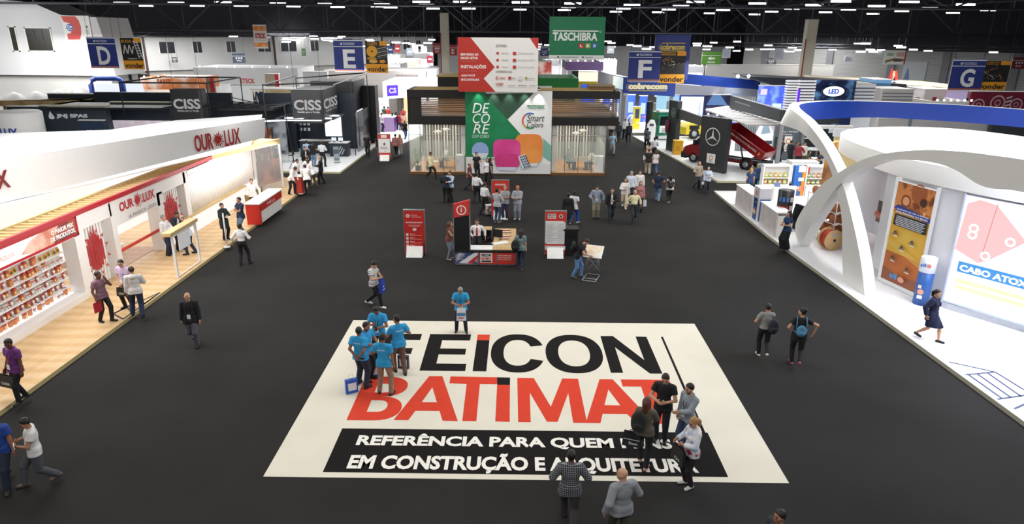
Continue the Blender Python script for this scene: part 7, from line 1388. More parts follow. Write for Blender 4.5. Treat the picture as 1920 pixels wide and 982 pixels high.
# far clutter of white stands across the back of the hall
r = random.Random(11); far = [(590, 102, 116, 'pale'), (735, 104, 100, 'white'), (760, 112, 92, 'cream'), (790, 100, 108, 'white'), (1035, 113, 104, 'white'), (1068, 112, 98, 'pale'), (1100, 108, 110, 'grey'), (1140, 112, 96, 'white'), (1262, 112, 100, 'white'), (1300, 124, 90, 'white'), (740, 120, 80, 'white'), (700, 118, 96, 'white')]
for i, (u, v, y, c) in enumerate(far):
    w_ = r.uniform(22, 40); stall('%s lit stand in the crowded far rows, %s' % (c, ('left of the E banner', 'right of the cutting disc banner', 'low beside the cutting disc banner', 'left of the pale column', 'right under the green banner', 'under the green banner', 'under the right end of the green banner', 'left of the F banner', 'right of the hand tools banner', 'under the green arrow sign', 'below the cutting disc banner', 'behind the cutting disc banner')[i]), (u-w_/2, v, u+w_/2, v+30), y, {'white': '#f2f2f4', 'pale': '#dfe6ee', 'cream': '#e9e0cc', 'grey': '#b9bcc2'}[c], '#f1f1f3', 5, fh=.8, lamps=3, body_emit=.35)  # spotlit brightness of the far stands is put into wall emission
for i, (u, v, c, y) in enumerate(((745, 90, '#b02a3c', 100), (732, 92, '#2a3f7a', 101), (778, 90, '#dfe6ee', 96), (795, 92, '#e0b6c4', 98), (768, 96, '#6d7886', 94), (1118, 96, '#cfd6de', 104), (1145, 92, '#b9bec8', 100), (806, 110, '#a83248', 92))): hung('far_banner', ('red', 'navy', 'pale blue', 'pink', 'slate', 'pale grey', 'grey', 'dark red')[i]+' little banner hanging over the crowded far rows', 'banner', (u-6, v-6, u+6, v+8), y, lambda A, c=c: (A.rect(0, 0, 1, 1, c), A.rect(.2, .4, .8, .6, '#e9edf2')))
block('low_wall', 'long pale low wall under the grey shutters at the right', 'wall', (1325, 121, 1560, 150), 92, M('#d4d1cd', .6, var=.03), .4, None, 0)
t = thing('stand_roof', 'flat dark roof of a stand left of the right column', 'roof', (0, 66, 0)); p = [AY(1400, 143, 66), AY(1700, 158, 66), AY(1700, 170, 66), AY(1450, 160, 66)]; MB().prism([(q[0], q[2]) for q in p], 1, 0, 5, M('#23262b', .6, pattern='vslat', col2='#3a3d42')).build('roof', t); b = MB()
for q in (p[3][0]+1, p[2][0]-1): b.bx(q-.1, q+.1, .5, .7, 0, p[3][2]+.4, STEEL)
b.build('posts', t)
block('led_screen', 'blue starry video screen left of the white slatted tower', 'screen', (1425, 161, 1470, 196), 60, M('#3a4fc8', .4, emit=.9, pattern='blotch', col2='#8fb0f4', scale=.9), .3, lambda A: (A.rect(.03, .0, .75, .32, M('#5a35d8', .4, emit=1.0, pattern='vslat', col2='#e9e4ff')), A.rect(.05, .85, .3, .95, E('#e8d8ee', 1)), A.rect(.55, .5, .9, .7, E('#dff0ff', 1))), 0)
t = thing('slat_tower', 'white glowing slatted tower of the stand behind the arches', 'tower', AY(1482, 200, 58)*np.array([1, 1, 0])); b = MB()
for k in range(14): b.bx(-.45, .45, 0, .6, 2.6+.21*k, 2.72+.21*k, M('#f8f8fa', .4, emit=.7, var=0))
b.build('slats', t); MB().bx(-.35, .35, .1, .5, 0, 5.4, M('#3f434f')).build('core', t)
t = thing('slat_tower', 'second white slatted tower with violet light beside the first one', 'tower', AY(1512, 195, 60)*np.array([1, 1, 0])); b = MB()
for k in range(9): b.bx(-.8, .6, 0, .6, 3.2+.25*k, 3.34+.25*k, M('#f8f8fa', .4, emit=.7, var=0))
b.build('slats', t); MB().bx(-.7, .5, .1, .5, 0, 5.4, M('#35304a')).bx(-.85, -.7, -.1, .5, 2.2, 4.6, M('#6a2ae0', .4, emit=1.0, var=0)).build('core', t)
t = thing('oval_sign', 'white glowing oval sign with blue lettering above the blue ring', 'sign', AY(1562, 172, 60)*np.array([1, 1, 0])); z_ = AY(1562, 171, 60)[2]; o = MB().lathe([(1, -.1), (1, .1)], (0, 0, 0), M('#1c2c4c', .4), 32, 1).build('oval', t, (0, 0, z_)); o.scale = (1.05, 1, .52); A = Art(2, 1); A.circ(.5, .5, .45, E('#f4f8ff', 1.3), 32, .42); A.text('LED', .28, .3, .72, .7, E('#3a58d0', .9), .05); A.build('lettering', t, (-1, -.12, z_-.5)); MB().bx(-1.5, 2.0, .3, .5, 0, z_+.9, M('#1b2a5a', .4, pattern='blotch', col2='#7db4ee', scale=.8)).build('backdrop', t)
for i, (q, y, c_, lb, e) in enumerate((((1595, 158, 1640, 176), 62, '#dcdde2', 'stacked white lit shelves right of the oval sign', .25), ((1640, 150, 1668, 175), 66, '#7fb4e4', 'pale blue round topped sign right of the white shelves', .3), ((1668, 160, 1710, 178), 68, '#a9a7a4', 'grey slatted shutter wall under the cream roof', 0), ((1655, 168, 1712, 182), 61, '#c9c4c0', 'white lit counter band above the blue ring', .1), ((1735, 168, 1772, 188), 64, '#d9d3d0', 'white stand with a red square left of the G banner', .1), ((1775, 170, 1812, 186), 66, '#b9aed8', 'lilac stand with teal writing below the G banner', .4))):
    block('exhibition_stand', lb, 'stand', q, y, M(c_, .5, emit=e, var=.03) if i != 2 else M(c_, .5, pattern='vslat', col2='#84827f'), 3, (lambda A: A.rect(.4, .55, .6, .85, '#c0303c')) if i == 4 else (lambda A: A.text('ilumi', .25, .35, .8, .7, '#4ab0a0', .04)) if i == 5 else (lambda A: [A.rect(.02, .5+.06*k, .98, .525+.06*k, '#8d9098') for k in range(8)]) if i in (0, 3) else None, 0)
t = thing('stand_roof', 'long cream stand roof below the grey shutters at the right', 'roof', (0, 70, 0)); p = [AY(1545, 146, 70), AY(1780, 158, 70), AY(1780, 164, 70), AY(1545, 152, 70)]; MB().prism([(q[0], q[2]) for q in p], 1, 0, 5, M('#d9cdb4', .6, var=.05)).build('roof', t); b = MB()
for q in (p[0][0]+1, p[1][0]-1): b.bx(q-.1, q+.1, .5, .7, 0, p[2][2]+.3, STEEL)
b.build('posts', t)
for i, (q, w_, c_) in enumerate((((1670, 128), 6, '#b5302f'), ((1675, 133), 5, '#d9cba8'), ((1679, 132), 9, '#c8392f'), ((1700, 128), 8, '#1f2a44'))):
    p = AY(q[0], 150, 69); z1_ = AY(*q, 69)[2]; t = thing('cone_flag', ('dark red', 'cream', 'red', 'navy')[i]+' pointed flag shape standing on the cream roof', 'flag', p); MB().prism([(-w_*.028, 0), (w_*.028, 0), (0, z1_-p[2])], 1, 0, .25, M(c_, .5)).build('sail', t); MB().bx(-.2, .2, -.1, .3, -.05, .02, STEEL).build('base', t)
def a_bulb(A):
    A.rect(0, 0, 1, 1, M('#8f1f3c', .5, var=.04)); w = '#e9c8cf'
    for x, y, s_ in ((.15, .45, .1), (.45, .6, .12), (.75, .5, .1), (.95, .6, .08)): A.ring(x, .62+y*.3, s_*.8, s_, w, n=24); A.ring(x, .62+y*.3, s_*.3, s_*.42, w, n=14); A.rect(x-s_*.3, .62+y*.3-s_*1.8, x+s_*.3, .62+y*.3-s_*1.2, w)
    for k in range(4): A.poly([(.57, .66+k*.07), (.66, .69+k*.07), (.66, .72+k*.07), (.57, .69+k*.07)], '#f4e6ea')
block('bulb_wall', 'maroon wall with pale line drawn bulbs at the right edge', 'wall', (1822, 172, 1932, 204), 60, M('#8f1f3c', .5), .3, a_bulb, 0)
stall('white glowing stand behind the maroon bulb wall', (1745, 190, 1818, 205), 60, '#dad7d4', '#c9c6c4', 5, fh=.6, lamps=6)
t = thing('timber_wall', 'pale timber panelled wall seen under the blue ring', 'wall', (*AY(1570, 236, 46)[:2], 0), -.12); MB().bx(0, 3.2, 0, .3, 0, 2.6, M('#d2bb88', .5, var=.06)).build('boards', t); b = MB()
for k in range(5): b.bx(.2+k*.6, .65+k*.6, -.02, 0, 1.7, 2.2, M('#a98c58'))
b.build('openings', t); MB().bx(-.1, 3.4, -.05, .35, 2.6, 3.1, M('#f4f6fa', .4, emit=.5, var=0)).build('lit_header', t)
block('grey_room', 'light grey partition wall seen between the blue ring and the ring canopy', 'wall', (1648, 222, 1860, 250), 44, M('#a9a6a6', .5, var=.04), .3, lambda A: (A.rect(.50, .2, .62, .62, M('#e8a070', .5, emit=.3)), A.rect(.26, 0, .29, 1, '#6d747c')), 0)
block('dark_room', 'dark partition wall at the right end under the blue ring', 'wall', (1860, 232, 1940, 262), 43.5, M('#33383d', .5, var=.04), .3, None, 0)
block('black_band', 'black upper wall of the truck stand seen under the blue ring', 'wall', (1510, 216, 1572, 238), 50.5, M('#22272c', .5), .3, None, 2.9); block('white_rail', 'white ceiling rail below the black upper wall', 'rail', (1510, 238, 1600, 246), 50, WFL, .5, None, 2.6)
# ------------------------------------------------------------------ visitors and staff
PL = .12
BLUE = M('#2a9bd2', .8, var=.1, scale=10); JEAN = M('#3a4a66', .85, var=.2, scale=16); LJEAN = M('#6f86a4', .85, var=.2, scale=16); DJEAN = M('#232b3c', .85, var=.2, scale=16)
PLAID = M('#26262b', .85, pattern='plaid', col2='#a9a9ad', var=.05); RPLAID = M('#9c2a2a', .85, pattern='plaid', col2='#d9c9c4', var=.05); STRP = M('#9b9a9c', .85, pattern='hstripe', col2='#d8d6d2', var=.05)
BLK = ('trousers', '#17171b'); KHK = ('trousers', '#8d7763'); WT = '#f0efec'
# staff in light blue shirts on the printed sheet
p = person('person in light blue polo with hands behind back, leftmost of the blue shirted group', (680, 724), 150, ('polo', BLUE), ('loose', DJEAN), stance='wide', arms=('behind', 'behind'), skin='t', look=(-35, 5), turn=15, extra={'print': 1})
p = person('person in light blue polo seen from behind in beige trousers, nearest of the blue group', (723, 738), 172, ('polo', BLUE), KHK, stance='wide', arms=('bend', 'down'), skin='t', look=(-10, 12), extra={'print': 1})
p = person('bearded person in light blue polo and black trousers reaching into the blue shirted group', (692, 712), 70, ('polo', BLUE), BLK, arms=('hold', 'reach'), beard='black', skin='m', look=(10, 10))
p = person('person in light blue polo looking down at a phone, rearmost of the blue shirted group', (713, 676), -5, ('polo', BLUE), ('trousers', '#22252d'), arms=('hold', 'phone'), badge='#20242a', look=(5, 35), skin='t', h=1.76)
handthing(p, 0, 'phone', 'dark phone held by the rearmost light blue polo person', 'phone', (.07, .02, .14), '#16181c')
p = person('person in light blue polo and brown trousers at the right of the blue shirted group', (750, 700), -150, ('polo', BLUE), ('trousers', '#6e5347'), stance='step', arms=('hold', 'bend'), skin='m', look=(-35, 5), h=1.78, extra={'print': 1})
p = person('grey haired person in light blue polo looking into a bag, alone on the sheet edge', (865, 622), 2, ('polo', BLUE), ('trousers', '#1b2030'), ('short', 'grey'), stance='wide', arms=('hold', 'hold'), badge='#23272c', look=(0, 38), skin='m', h=1.60, lean=5)
bag(p, 0, 'white and blue printed plastic bag held by the grey haired person', '#e6e9ee', .30, .42, .08, art=lambda A: (A.rect(0, .5, 1, 1, '#4a86b8'), A.rect(.1, .1, .8, .3, '#c0504a')), drop=.06)
for lb, px, c, rz in (('blue and white paper bag standing at the feet of the leftmost light blue polo person', (660, 736), '#2f5fc0', .5), ('blue and red paper bag standing inside the blue shirted group', (702, 706), '#3a5fc4', .2), ('dark blue patterned paper bag standing right of the blue shirted group', (757, 690), '#39404e', -.2)):
    g = G(*px); t = thing('paper_bag', lb, 'bag', (g[0], g[1], .0095), rz); b = MB(); b.bx(-.16, .16, -.05, .05, 0, .40, M(c, .6)).bx(-.1, .12, -.055, -.05, .08, .3, M('#e7e9ef', .6)); b.build('bag_body', t, bevel=.008)
    for y in (-.03, .03): MB().tube([(-.08, y, .40), (-.05, y, .53), (.05, y, .53), (.08, y, .40)], .006, M('#e9e9e9'), 5).build('handle', t)
p = person('young person in grey striped tee and black trousers walking while opening a blue bag', (703, 574), 75, ('tee', STRP), BLK, ('curly', 'black'), stance='walkr', arms=('hold', 'hold'), look=(0, 38), shoe='#e9e8e4', skin='l')
bag(p, 1, 'royal blue plastic bag with white print in the hands of the striped tee walker', '#22389c', .30, .48, .12, art=lambda A: (A.rect(.2, .2, .85, .3, '#e8ecf6'), A.circ(.5, .7, .12, '#e8ecf6', 12)), drop=.05)
# group of four at the right end of the lettering
p = person('bearded person in a black shirt and dark jeans smiling at the sheet end', (1238, 826), -25, ('tee', '#141416', -.1), ('trousers', '#181c26'), arms=('hold', 'hold'), beard='black', look=(-5, 22), skin='l', h=1.8)
p = person('person with long brown hair in an olive jacket seen from behind, holding up one hand', (1204, 872), 160, ('long', M('#5f5648', .8, var=.15)), ('trousers', '#191a20'), ('long', 'auburn'), fem=True, arms=('carry', 'phone'), stance='step', h=1.72, look=(12, -5), shoe='#b98a80')
backpack(p, 'dark rucksack on the back of the olive jacket person', '#23241f', w=.34, h=.52, x0=-.12)
bag(p, 0, 'black printed carrier bag held by the olive jacket person', '#1d1e21', .46, .36, .10, art=lambda A: (A.rect(.0, .75, .9, .85, '#d9dadd'), A.text('Exm', .3, .1, .8, .5, '#b9bcc0', .05)), drop=.05)
p = person('bearded person in a grey denim shirt with a white badge, laughing', (1283, 846), -62, ('long', M('#8c949b', .8, var=.12)), ('trousers', JEAN), arms=('reach', 'down'), beard='dark', badge='#1c1d20', look=(5, 10), skin='l', h=1.76)
p = person('blond person in a white and maroon patterned top with a jacket around the waist', (1290, 910), -70, ('long', M('#e6e4e6', .8, pattern='blotch', col2='#b9c4d6', scale=6)), ('trousers', '#241c20'), ('pony', 'blond'), fem=True, arms=('hold', 'bend'), h=1.66, glasses=True, shoe='#d9d6d2', look=(0, 8), skin='l')
V, Q = grow([ell((0, .0, .86), (.21, .17, .15))], .018, 0, .02); skinmesh('tied_jacket', V, Q, M('#8a2040', .8, pattern='blotch', col2='#e9e2e6', scale=8), p['root'])
bag(p, 0, 'black printed carrier bag held by the blond person', '#1b1c1f', .44, .36, .10, art=lambda A: A.text('CH', .3, .1, .8, .5, '#b9bcc0', .05), drop=.06)
# people along the bottom edge
p = person('person in a black and white plaid shirt cut off by the bottom edge', (1066, 986), 178, ('long', PLAID, -.12), ('loose', '#3a3436'), arms=('bend', 'bend'), h=1.76, skin='d', stance='walk')
p = person('bald person in a grey long sleeved jumper at the bottom edge', (1160, 1030), -160, ('long', '#8b8d92', -.10), ('loose', '#4b463c'), ('bald', 'black'), arms=('wide', 'bend'), h=1.78, skin='l', look=(-50, 8), stance='step')
p = person('dark haired person whose head only rises over the bottom edge at the right', (1440, 1110), -70, ('tee', '#2b2d33'), BLK, h=1.7, skin='m')
p = person('person in a blue tee looking at a phone at the left edge', (16, 908), 20, ('tee', '#1f4496'), ('loose', DJEAN), stance='walk', arms=('down', 'hold'), look=(15, 30), skin='m', shoe='#3a332d', h=1.72)
p2 = person('person in a white tee and grey trousers walking beside the blue tee person', (80, 905), -52, ('tee', '#d9d6d2'), ('loose', '#4a4c52'), stance='walkr', arms=('hold', 'bend'), look=(-10, 22), skin='m', shoe='#5b4640', h=1.64)
handthing(p2, 0, 'phone', 'white phone in the hands of the white tee person at the left edge', 'phone', (.16, .02, .09), '#e9eaee')
p = person('person in a purple polo with a white badge at the left edge of the platform', (44, 750), -18, ('polo', '#6a2f78'), BLK, z=PL, arms=('down', 'carry'), badge='#c9803a', look=(-30, 15), skin='d', h=1.74, stance='step')
bag(p, 1, 'black bag with white print held by the purple polo person', '#17181a', .55, .34, .10, art=lambda A: A.text('CARE', .2, .25, .8, .7, '#c9cbcf', .05), drop=.10)
# men on the lamp stand platform
p = person('bald person in a black jacket with a badge walking towards the camera', (366, 648), 8, ('jacket', '#161618', -.16), ('loose', '#5a5660'), ('bald', 'black'), stance='lift', arms=('down', 'down'), badge='#30343a', under='#2a2026', skin='l', look=(0, 8))
p = person('person in a mauve polo with a red folder, left of three men on the platform', (200, 602), 75, ('polo', '#7d5a66'), BLK, z=PL, arms=('face', 'carry'), skin='d', stance='step', look=(-8, 4), h=1.72)
handthing(p, 1, 'folder', 'red and white folder held by the mauve polo person', 'folder', (.30, .03, .34), '#b5283a', dz=-.18)
p = person('person in a lilac shirt with glasses, middle of three men on the platform', (243, 578), -8, ('polo', '#b9a3bd'), ('trousers', '#1b1a1f'), z=PL, arms=('clasp', 'clasp'), badge='#e9e6ee', glasses=True, skin='l', look=(-10, 12), stance='wide', h=1.76)
bag(p, 1, 'black printed bag hanging from the clasped hands of the lilac shirt person', '#18191c', .38, .30, .08, art=lambda A: A.text('LEDX', .2, .2, .85, .65, '#c9bfa8', .05), drop=.04)
p = person('person in a white hooded jumper, right of three men on the platform', (262, 592), 205, ('long', '#e3dfda'), ('loose', '#27304a'), ('short', 'brown'), z=PL, arms=('down', 'hold'), skin='l', stance=((.20, .10, 0), (.10, -.22, 0)), look=(-20, 5), h=1.74)
V, Q = grow([ell(p['T'](0, -.13, .50), (.11, .06, .08))], .018, 0, .02); skinmesh('hood', V, Q, M('#dcd8d3', .8), p['root'])
p = person('person in a white shirt and black trousers seen from behind at the platform edge', (458, 496), 178, ('tucked', '#e9e6e4'), BLK, arms=('wide', 'bend'), skin='m', stance=((.10, -.10, 0), (.18, .14, 0)))
p = person('person in a dark green dress standing beside the thin white pole', (424, 449), 60, ('long', '#1d2b2c', -.36), ('trousers', '#15181c'), ('bun', 'black'), fem=True, z=PL, arms=('hold', 'hold'), skin='l', h=1.68, look=(10, 0))
handthing(p, 1, 'clipboard', 'pale clipboard in the hands of the dark green dress person', 'clipboard', (.22, .30, .02), '#d9d4c4')
p = person('person in a navy shirt and blue jeans with folded arms facing the dark dress', (456, 440), -40, ('polo', '#1f2f50', -.12), ('loose', LJEAN), ('short', 'brown'), z=PL, arms=('cross', 'cross'), skin='l', stance=((.22, .22, 0), (.12, -.12, 0)), h=1.80, look=(-10, 0))
p = person('grey haired person in a white shirt and navy trousers left of the display frame', (317, 478), 82, ('tucked', '#eae9ea'), ('trousers', '#26314c'), ('short', 'grey'), z=PL, arms=('hold', 'down'), skin='l')
p = person('person in a dark navy jacket bending over the display frame', (337, 468), 60, ('jacket', '#232738'), ('trousers', '#232738'), z=PL, arms=('table', 'table'), skin='m', lean=12, look=(0, 25))
p = person('balding person in a pale shirt with dark straps behind the display frame', (360, 476), -75, ('long', '#dfe3ea'), ('trousers', '#26314c'), ('fringe', 'grey'), z=PL, arms=('hold', 'table'), skin='l', lean=12, look=(0, 25), stance='step')
p = person('person in a white shirt with a brown bag behind the red counter', (478, 398), 12, ('long', '#f0eeee'), BLK, ('short', 'brown'), z=PL, arms=('wide', 'carry'), skin='l', h=1.76)
bag(p, 0, 'brown leather bag held by the white shirted person behind the red counter', '#5b4034', .36, .30, .12, drop=.06, handle='#4a3329')
for lb, px, fc, tp, bt, ln, z_ in (('person in a white shirt leaning on the left side of the red pedestal', (548, 364), 70, '#f2f1ef', BLK, 28, PL), ('person in a white shirt and black trousers right of the red pedestal, seen from behind', (578, 364), -150, '#e9e4de', ('trousers', '#1b1f26'), 22, PL), ('person in a white shirt and olive trousers at the right of the red pedestal', (590, 352), -95, '#f0eeee', ('trousers', '#5a5448'), 24, PL), ('person in a white shirt at the back left of the red pedestal', (558, 348), 40, '#f1f0ee', BLK, 24, PL), ('person in a white shirt facing the camera behind the red pedestal', (582, 344), 0, '#f3f2f1', BLK, 24, PL)):
    person(lb, px, fc, ('long', tp), bt, z=z_, lean=ln, arms=('table', 'table'), look=(0, 20), skin='m', stance='step')
person('person in a black suit jacket holding a red cup right of the red pedestal', (604, 344), -80, ('jacket', '#15161b'), BLK, ('short', 'grey'), z=0, arms=('hold', 'down'), skin='l', stance='step')
person('person in a black suit bending at the left of the software stand crowd', (574, 322), 40, ('jacket', '#16171b'), BLK, ('short', 'brown'), z=PL, arms=('hold', 'hold'), lean=15, skin='l')
person('person in a light blue shirt facing the dark wall of the software stand', (578, 310), 170, ('long', '#a9c4e2'), ('trousers', '#2b3140'), z=PL, arms=('hold', 'phone'), skin='m')
person('person in a black tee and jeans in the software stand crowd', (588, 312), 165, ('tee', '#17181b'), ('trousers', LJEAN), z=PL, arms=('hold', 'hold'), skin='m')
person('person in a white shirt and black trousers seen from behind at the software stand desk', (606, 312), 175, ('tucked', '#e6eaee'), BLK, z=PL, arms=('hold', 'hold'), skin='m', stance='wide')
person('person in a black tee walking off the software stand platform', (690, 293), 12, ('tee', '#141417'), BLK, z=0, stance='walk', arms=('fwd', 'back'), skin='m')
person('person in a black tee and grey jeans behind the small red and white totem', (711, 296), 40, ('tee', '#17181c'), ('trousers', '#5a6068'), skin='m', arms=('hold', 'down'))
person('person with long dark hair half hidden behind the small red and white totem', (722, 293), 0, ('tee', '#22242a'), BLK, ('long', 'black'), fem=True, skin='m', h=1.65)
person('person in a red checked shirt walking away beside the blond person', (743, 293), 175, ('long', RPLAID), ('trousers', '#23262e'), stance='walk', skin='l', shoe='#d9d6d2')
person('blond person in a peach top and white trousers walking away', (751, 291), 185, ('tank', '#e8b9a4'), ('trousers', '#ece8e4'), ('long', 'blond'), fem=True, stance='walkr', skin='l', h=1.66, shoe='#d9d6d2')
for i, (px, tp, bt, hr, fc) in enumerate((((712, 242), '#cfd6de', '#3a4252', 'black', 60), ((717, 247), '#f0f0f2', '#2a2f3a', 'black', 120), ((722, 232), '#2e6e5e', '#2a2d33', 'black', 200), ((729, 233), '#c8413c', '#2f3138', 'dark', 170), ((737, 245), '#a9dcd0', '#5a6a80', 'black', 190), ((744, 243), '#26282e', '#2a2d36', 'black', 180), ((751, 246), '#b03038', '#3a3d46', 'dark', 150), ((757, 236), '#b9323c', '#2b2d34', 'grey', 20), ((758, 247), '#caa08a', '#26282e', 'dark', 200), ((760, 262), '#1d1e22', '#4a6282', 'blond', 170))):
    person(('person in a pale grey shirt at the left of the violet counter', 'person in a white top in front of the yellow light box', 'person in a dark green top behind the violet counter', 'person in a red top behind the violet counter', 'person in a mint top with long hair right of the violet counter', 'person in a black top with long hair beside the mint top', 'person in a crimson shirt at the edge of the white stand', 'grey haired person in a red shirt beside the pavilion corner', 'person in a tan top by the pavilion corner', 'blond person in a black top and jeans walking by the pavilion corner')[i], px, fc, ('tee', tp), ('trousers', bt), ('long' if i in (4, 5, 9) else 'short', hr), z=PL if i < 6 else 0, fem=i in (4, 5, 9), stance='walk' if i == 9 else 'stand', skin='m')
# in front of the pavilion
person('person in a cream shirt and black trousers striding past the left glass room', (809, 334), 65, ('long', '#ece0b4'), BLK, stance='walk', arms=('back', 'fwd'), skin='m')
person('person in a dark navy shirt seen from behind, left of a pale blue shirt', (836, 380), 170, ('long', '#1a2233'), BLK, arms=('hold', 'bend'), skin='m')
person('person in a pale blue shirt facing the dark navy shirt', (845, 378), -30, ('long', '#b9c9dc'), BLK, arms=('reach', 'bend'), skin='l')
p = person('person in a maroon tee walking right past the green poster', (881, 357), 80, ('tee', '#5f2a2e'), ('trousers', '#2a2f3c'), ('fringe', 'dark'), stance='walkr', arms=('back', 'fwd'), skin='l')
bag(p, 1, 'green and white carrier bag beside the maroon tee person', '#3f7a58', .38, .36, .12, art=lambda A: A.rect(0, .5, 1, .9, '#cfe0d4'), drop=.10)
person('person in a black tee in front of the blue disc of the green poster', (894, 336), 30, ('tee', '#1b1c20'), BLK, arms=('hold', 'down'), skin='l', look=(0, -8))
person('person with long black hair in a white top in front of the pink lamp picture', (914, 345), 5, ('tee', '#e6e8ec'), BLK, ('long', 'black'), fem=True, skin='l', h=1.66, stance='walk')
person('person in a dark top close behind the long haired white top', (920, 345), 100, ('tee', '#26302e'), ('trousers', '#3a2a2c'), ('long', 'dark'), fem=True, skin='l', h=1.66)
person('person in a white shirt walking right, left one of two white shirts', (894, 380), 160, ('tucked', '#eef0f2'), ('trousers', '#15171c'), stance='walkr', arms=('down', 'bend'), skin='l', look=(15, 0))
person('person in a white shirt walking right, right one of two white shirts', (909, 402), 140, ('tucked', '#f1f2f3'), ('trousers', '#15171c'), ('short', 'brown'), stance='walkr', arms=('down', 'fwd'), skin='l')
p = person('person in a light grey jumper seen from the side, leftmost of three men in grey', (932, 417), 150, ('long', '#b4b7bb'), ('trousers', JEAN), arms=('phone', 'hold'), skin='l', shoe='#8a8478')
person('person in a grey tee with folded arms, middle of three men in grey', (947, 411), -10, ('tee', '#9b9fa0'), ('trousers', '#2a3450'), ('short', 'grey'), arms=('cross', 'cross'), skin='l', shoe='#d9d9d4')
person('person in an orange and white cap and grey jumper, rightmost of three men in grey', (970, 411), -8, ('long', '#a4a6aa'), ('loose', '#8a929c'), ('cap', '#c9713a'), arms=('cross', 'hold'), skin='l', shoe='#dedcd6', glasses=True)
t = thing('luggage_cart', 'low luggage cart with bags beside the three men in grey', 'cart', (*G(921, 403)[:2], 0), .3); MB().bx(-.35, .35, -.25, .25, .10, .14, STEEL).tube([(-.33, .25, .14), (-.36, .3, .9), (.36, .3, .9), (.33, .25, .14)], .015, STEEL, 6).build('frame', t); MB().bx(-.28, .25, -.2, .2, .15, .5, M('#6a4a4c', .7, pattern='blotch', col2='#c9b4b0', scale=6)).build('bags', t, bevel=.04); MB().bx(-.3, .2, -.18, .15, .52, .58, M('#e6e6e4')).build('folded_cloth', t, bevel=.02)
for x in (-.28, .28): MB().lathe([(.05, -.02), (.05, .02)], (x, -.2, .05), BLACK, 10, 1).build('wheel', t)
person('person in a long black coat seen from behind left of a white tee', (1064, 423), 165, ('coat', '#151517'), BLK, skin='d', stance='walk', h=1.7)
person('person in a white tee and bright blue trousers walking beside the black coat', (1075, 420), 150, ('tee', '#e9ebee'), ('trousers', '#2a4fae'), stance='walkr', skin='d', shoe='#c9c6c0')
person('person in a grey blue shirt and khaki trousers left of the black suit', (1117, 409), -6, ('long', '#8d97a6'), ('loose', '#8f8972'), arms=('wide', 'bend'), badge='#dfe3e8', skin='l', look=(5, 22))
person('person in a black suit jacket and white shirt walking towards the camera', (1145, 414), -4, ('jacket', '#15151a'), ('trousers', '#23252e'), ('short', 'brown'), stance='walkr', arms=('hold', 'down'), badge='#20232a', skin='l')
p = person('person with long dark hair in a white top and cream trousers carrying a bag', (1170, 389), -8, ('long', '#e6e0dc'), ('trousers', '#d9c9aa'), ('long', 'dark'), fem=True, stance='walk', arms=('down', 'hold'), skin='l', h=1.68, shoe='#e0dcd6')
bag(p, 0, 'white green and violet bag carried by the cream trousers person', '#e9ecee', .34, .42, .1, art=lambda A: (A.rect(.55, 0, 1, .6, '#3f8a4a'), A.rect(0, .8, .6, 1, '#7a4a9c')), drop=.08)
person('grey haired person in a pale blue shirt behind the cream trousers', (1181, 376), -4, ('long', '#d6deea'), ('trousers', '#1d2230'), ('short', 'grey'), stance='walk', skin='l', arms=('down', 'bend'))
person('person in a white shirt with a black cross strap walking at the back', (1197, 374), -2, ('long', '#ece8e4'), ('trousers', '#2a2d36'), ('short', 'brown'), stance='walkr', skin='l')
p = person('person in a red plaid shirt and black trousers behind the cream shirt', (1198, 397), -4, ('long', RPLAID), ('trousers', '#191a20'), ('long', 'auburn'), fem=True, stance='stand', skin='l', h=1.66)
bag(p, 0, 'white plastic bag carried by the red plaid shirt person', '#dfe3ea', .28, .34, .1, drop=.08)
person('balding person in a cream shirt and dark trousers striding towards the camera', (1187, 418), 2, ('tucked', '#eadfb0'), ('trousers', '#2c2f36'), ('fringe', 'grey'), stance='walkr', arms=('wide', 'wide'), skin='l', extra={'fat': 1.2})
person('person in a navy shirt and jeans seen from behind right of the walking group', (1232, 376), 170, ('polo', '#1f2c46', -.14), ('loose', LJEAN), ('short', 'brown'), arms=('hip', 'bend'), stance='walk', skin='l', shoe='#bfc3c8')
p = person('person in black with a black and white top seen from behind at the walkway right', (1254, 380), 178, ('tee', M('#d9d9da', .8, pattern='blotch', col2='#2a2a2d', scale=5)), BLK, ('long', 'black'), fem=True, stance='walkr', skin='m', h=1.64, shoe='#b9b6b0')
backpack(p, 'small black rucksack on the black and white top person', '#1b1b1e', w=.24, h=.34)
person('person in a dark vest and khaki trousers seen from behind near the truck stand', (1214, 327), 178, ('tee', '#26222a'), ('loose', '#b0a68c'), ('short', 'auburn'), stance='step', skin='l')
p = person('person in a white top and jeans with a shoulder bag near the truck stand', (1227, 327), 182, ('tee', '#e9e4dc'), ('trousers', '#4a6488'), ('pony', 'auburn'), fem=True, stance='walk', skin='l', h=1.66)
p = person('person in a pale blouse carrying a white bag ahead of the dark vest', (1215, 308), 178, ('tee', '#d9bfb4'), BLK, ('long', 'black'), fem=True, skin='m', h=1.64)
bag(p, 0, 'white bag carried by the pale blouse person', '#e9edf2', .3, .34, .1, drop=.08)
person('person in a white shirt and dark trousers walking away beside the platform edge', (1225, 300), 175, ('tucked', '#e4e8ee'), ('trousers', '#33373e'), skin='m', arms=('hold', 'hold'), stance='walk')
person('person in a grey shirt and black trousers walking away along the platform edge', (1212, 279), 178, ('polo', '#4f5560'), BLK, skin='m', stance='walk')
person('person in a light blue vest with a lanyard walking past the right glass room', (1147, 289), 8, ('tee', '#9cc4dc'), ('trousers', '#a9adb2'), ('short', 'auburn'), stance='walk', skin='l', badge='#2a6fb0', arms=('bend', 'bend'))
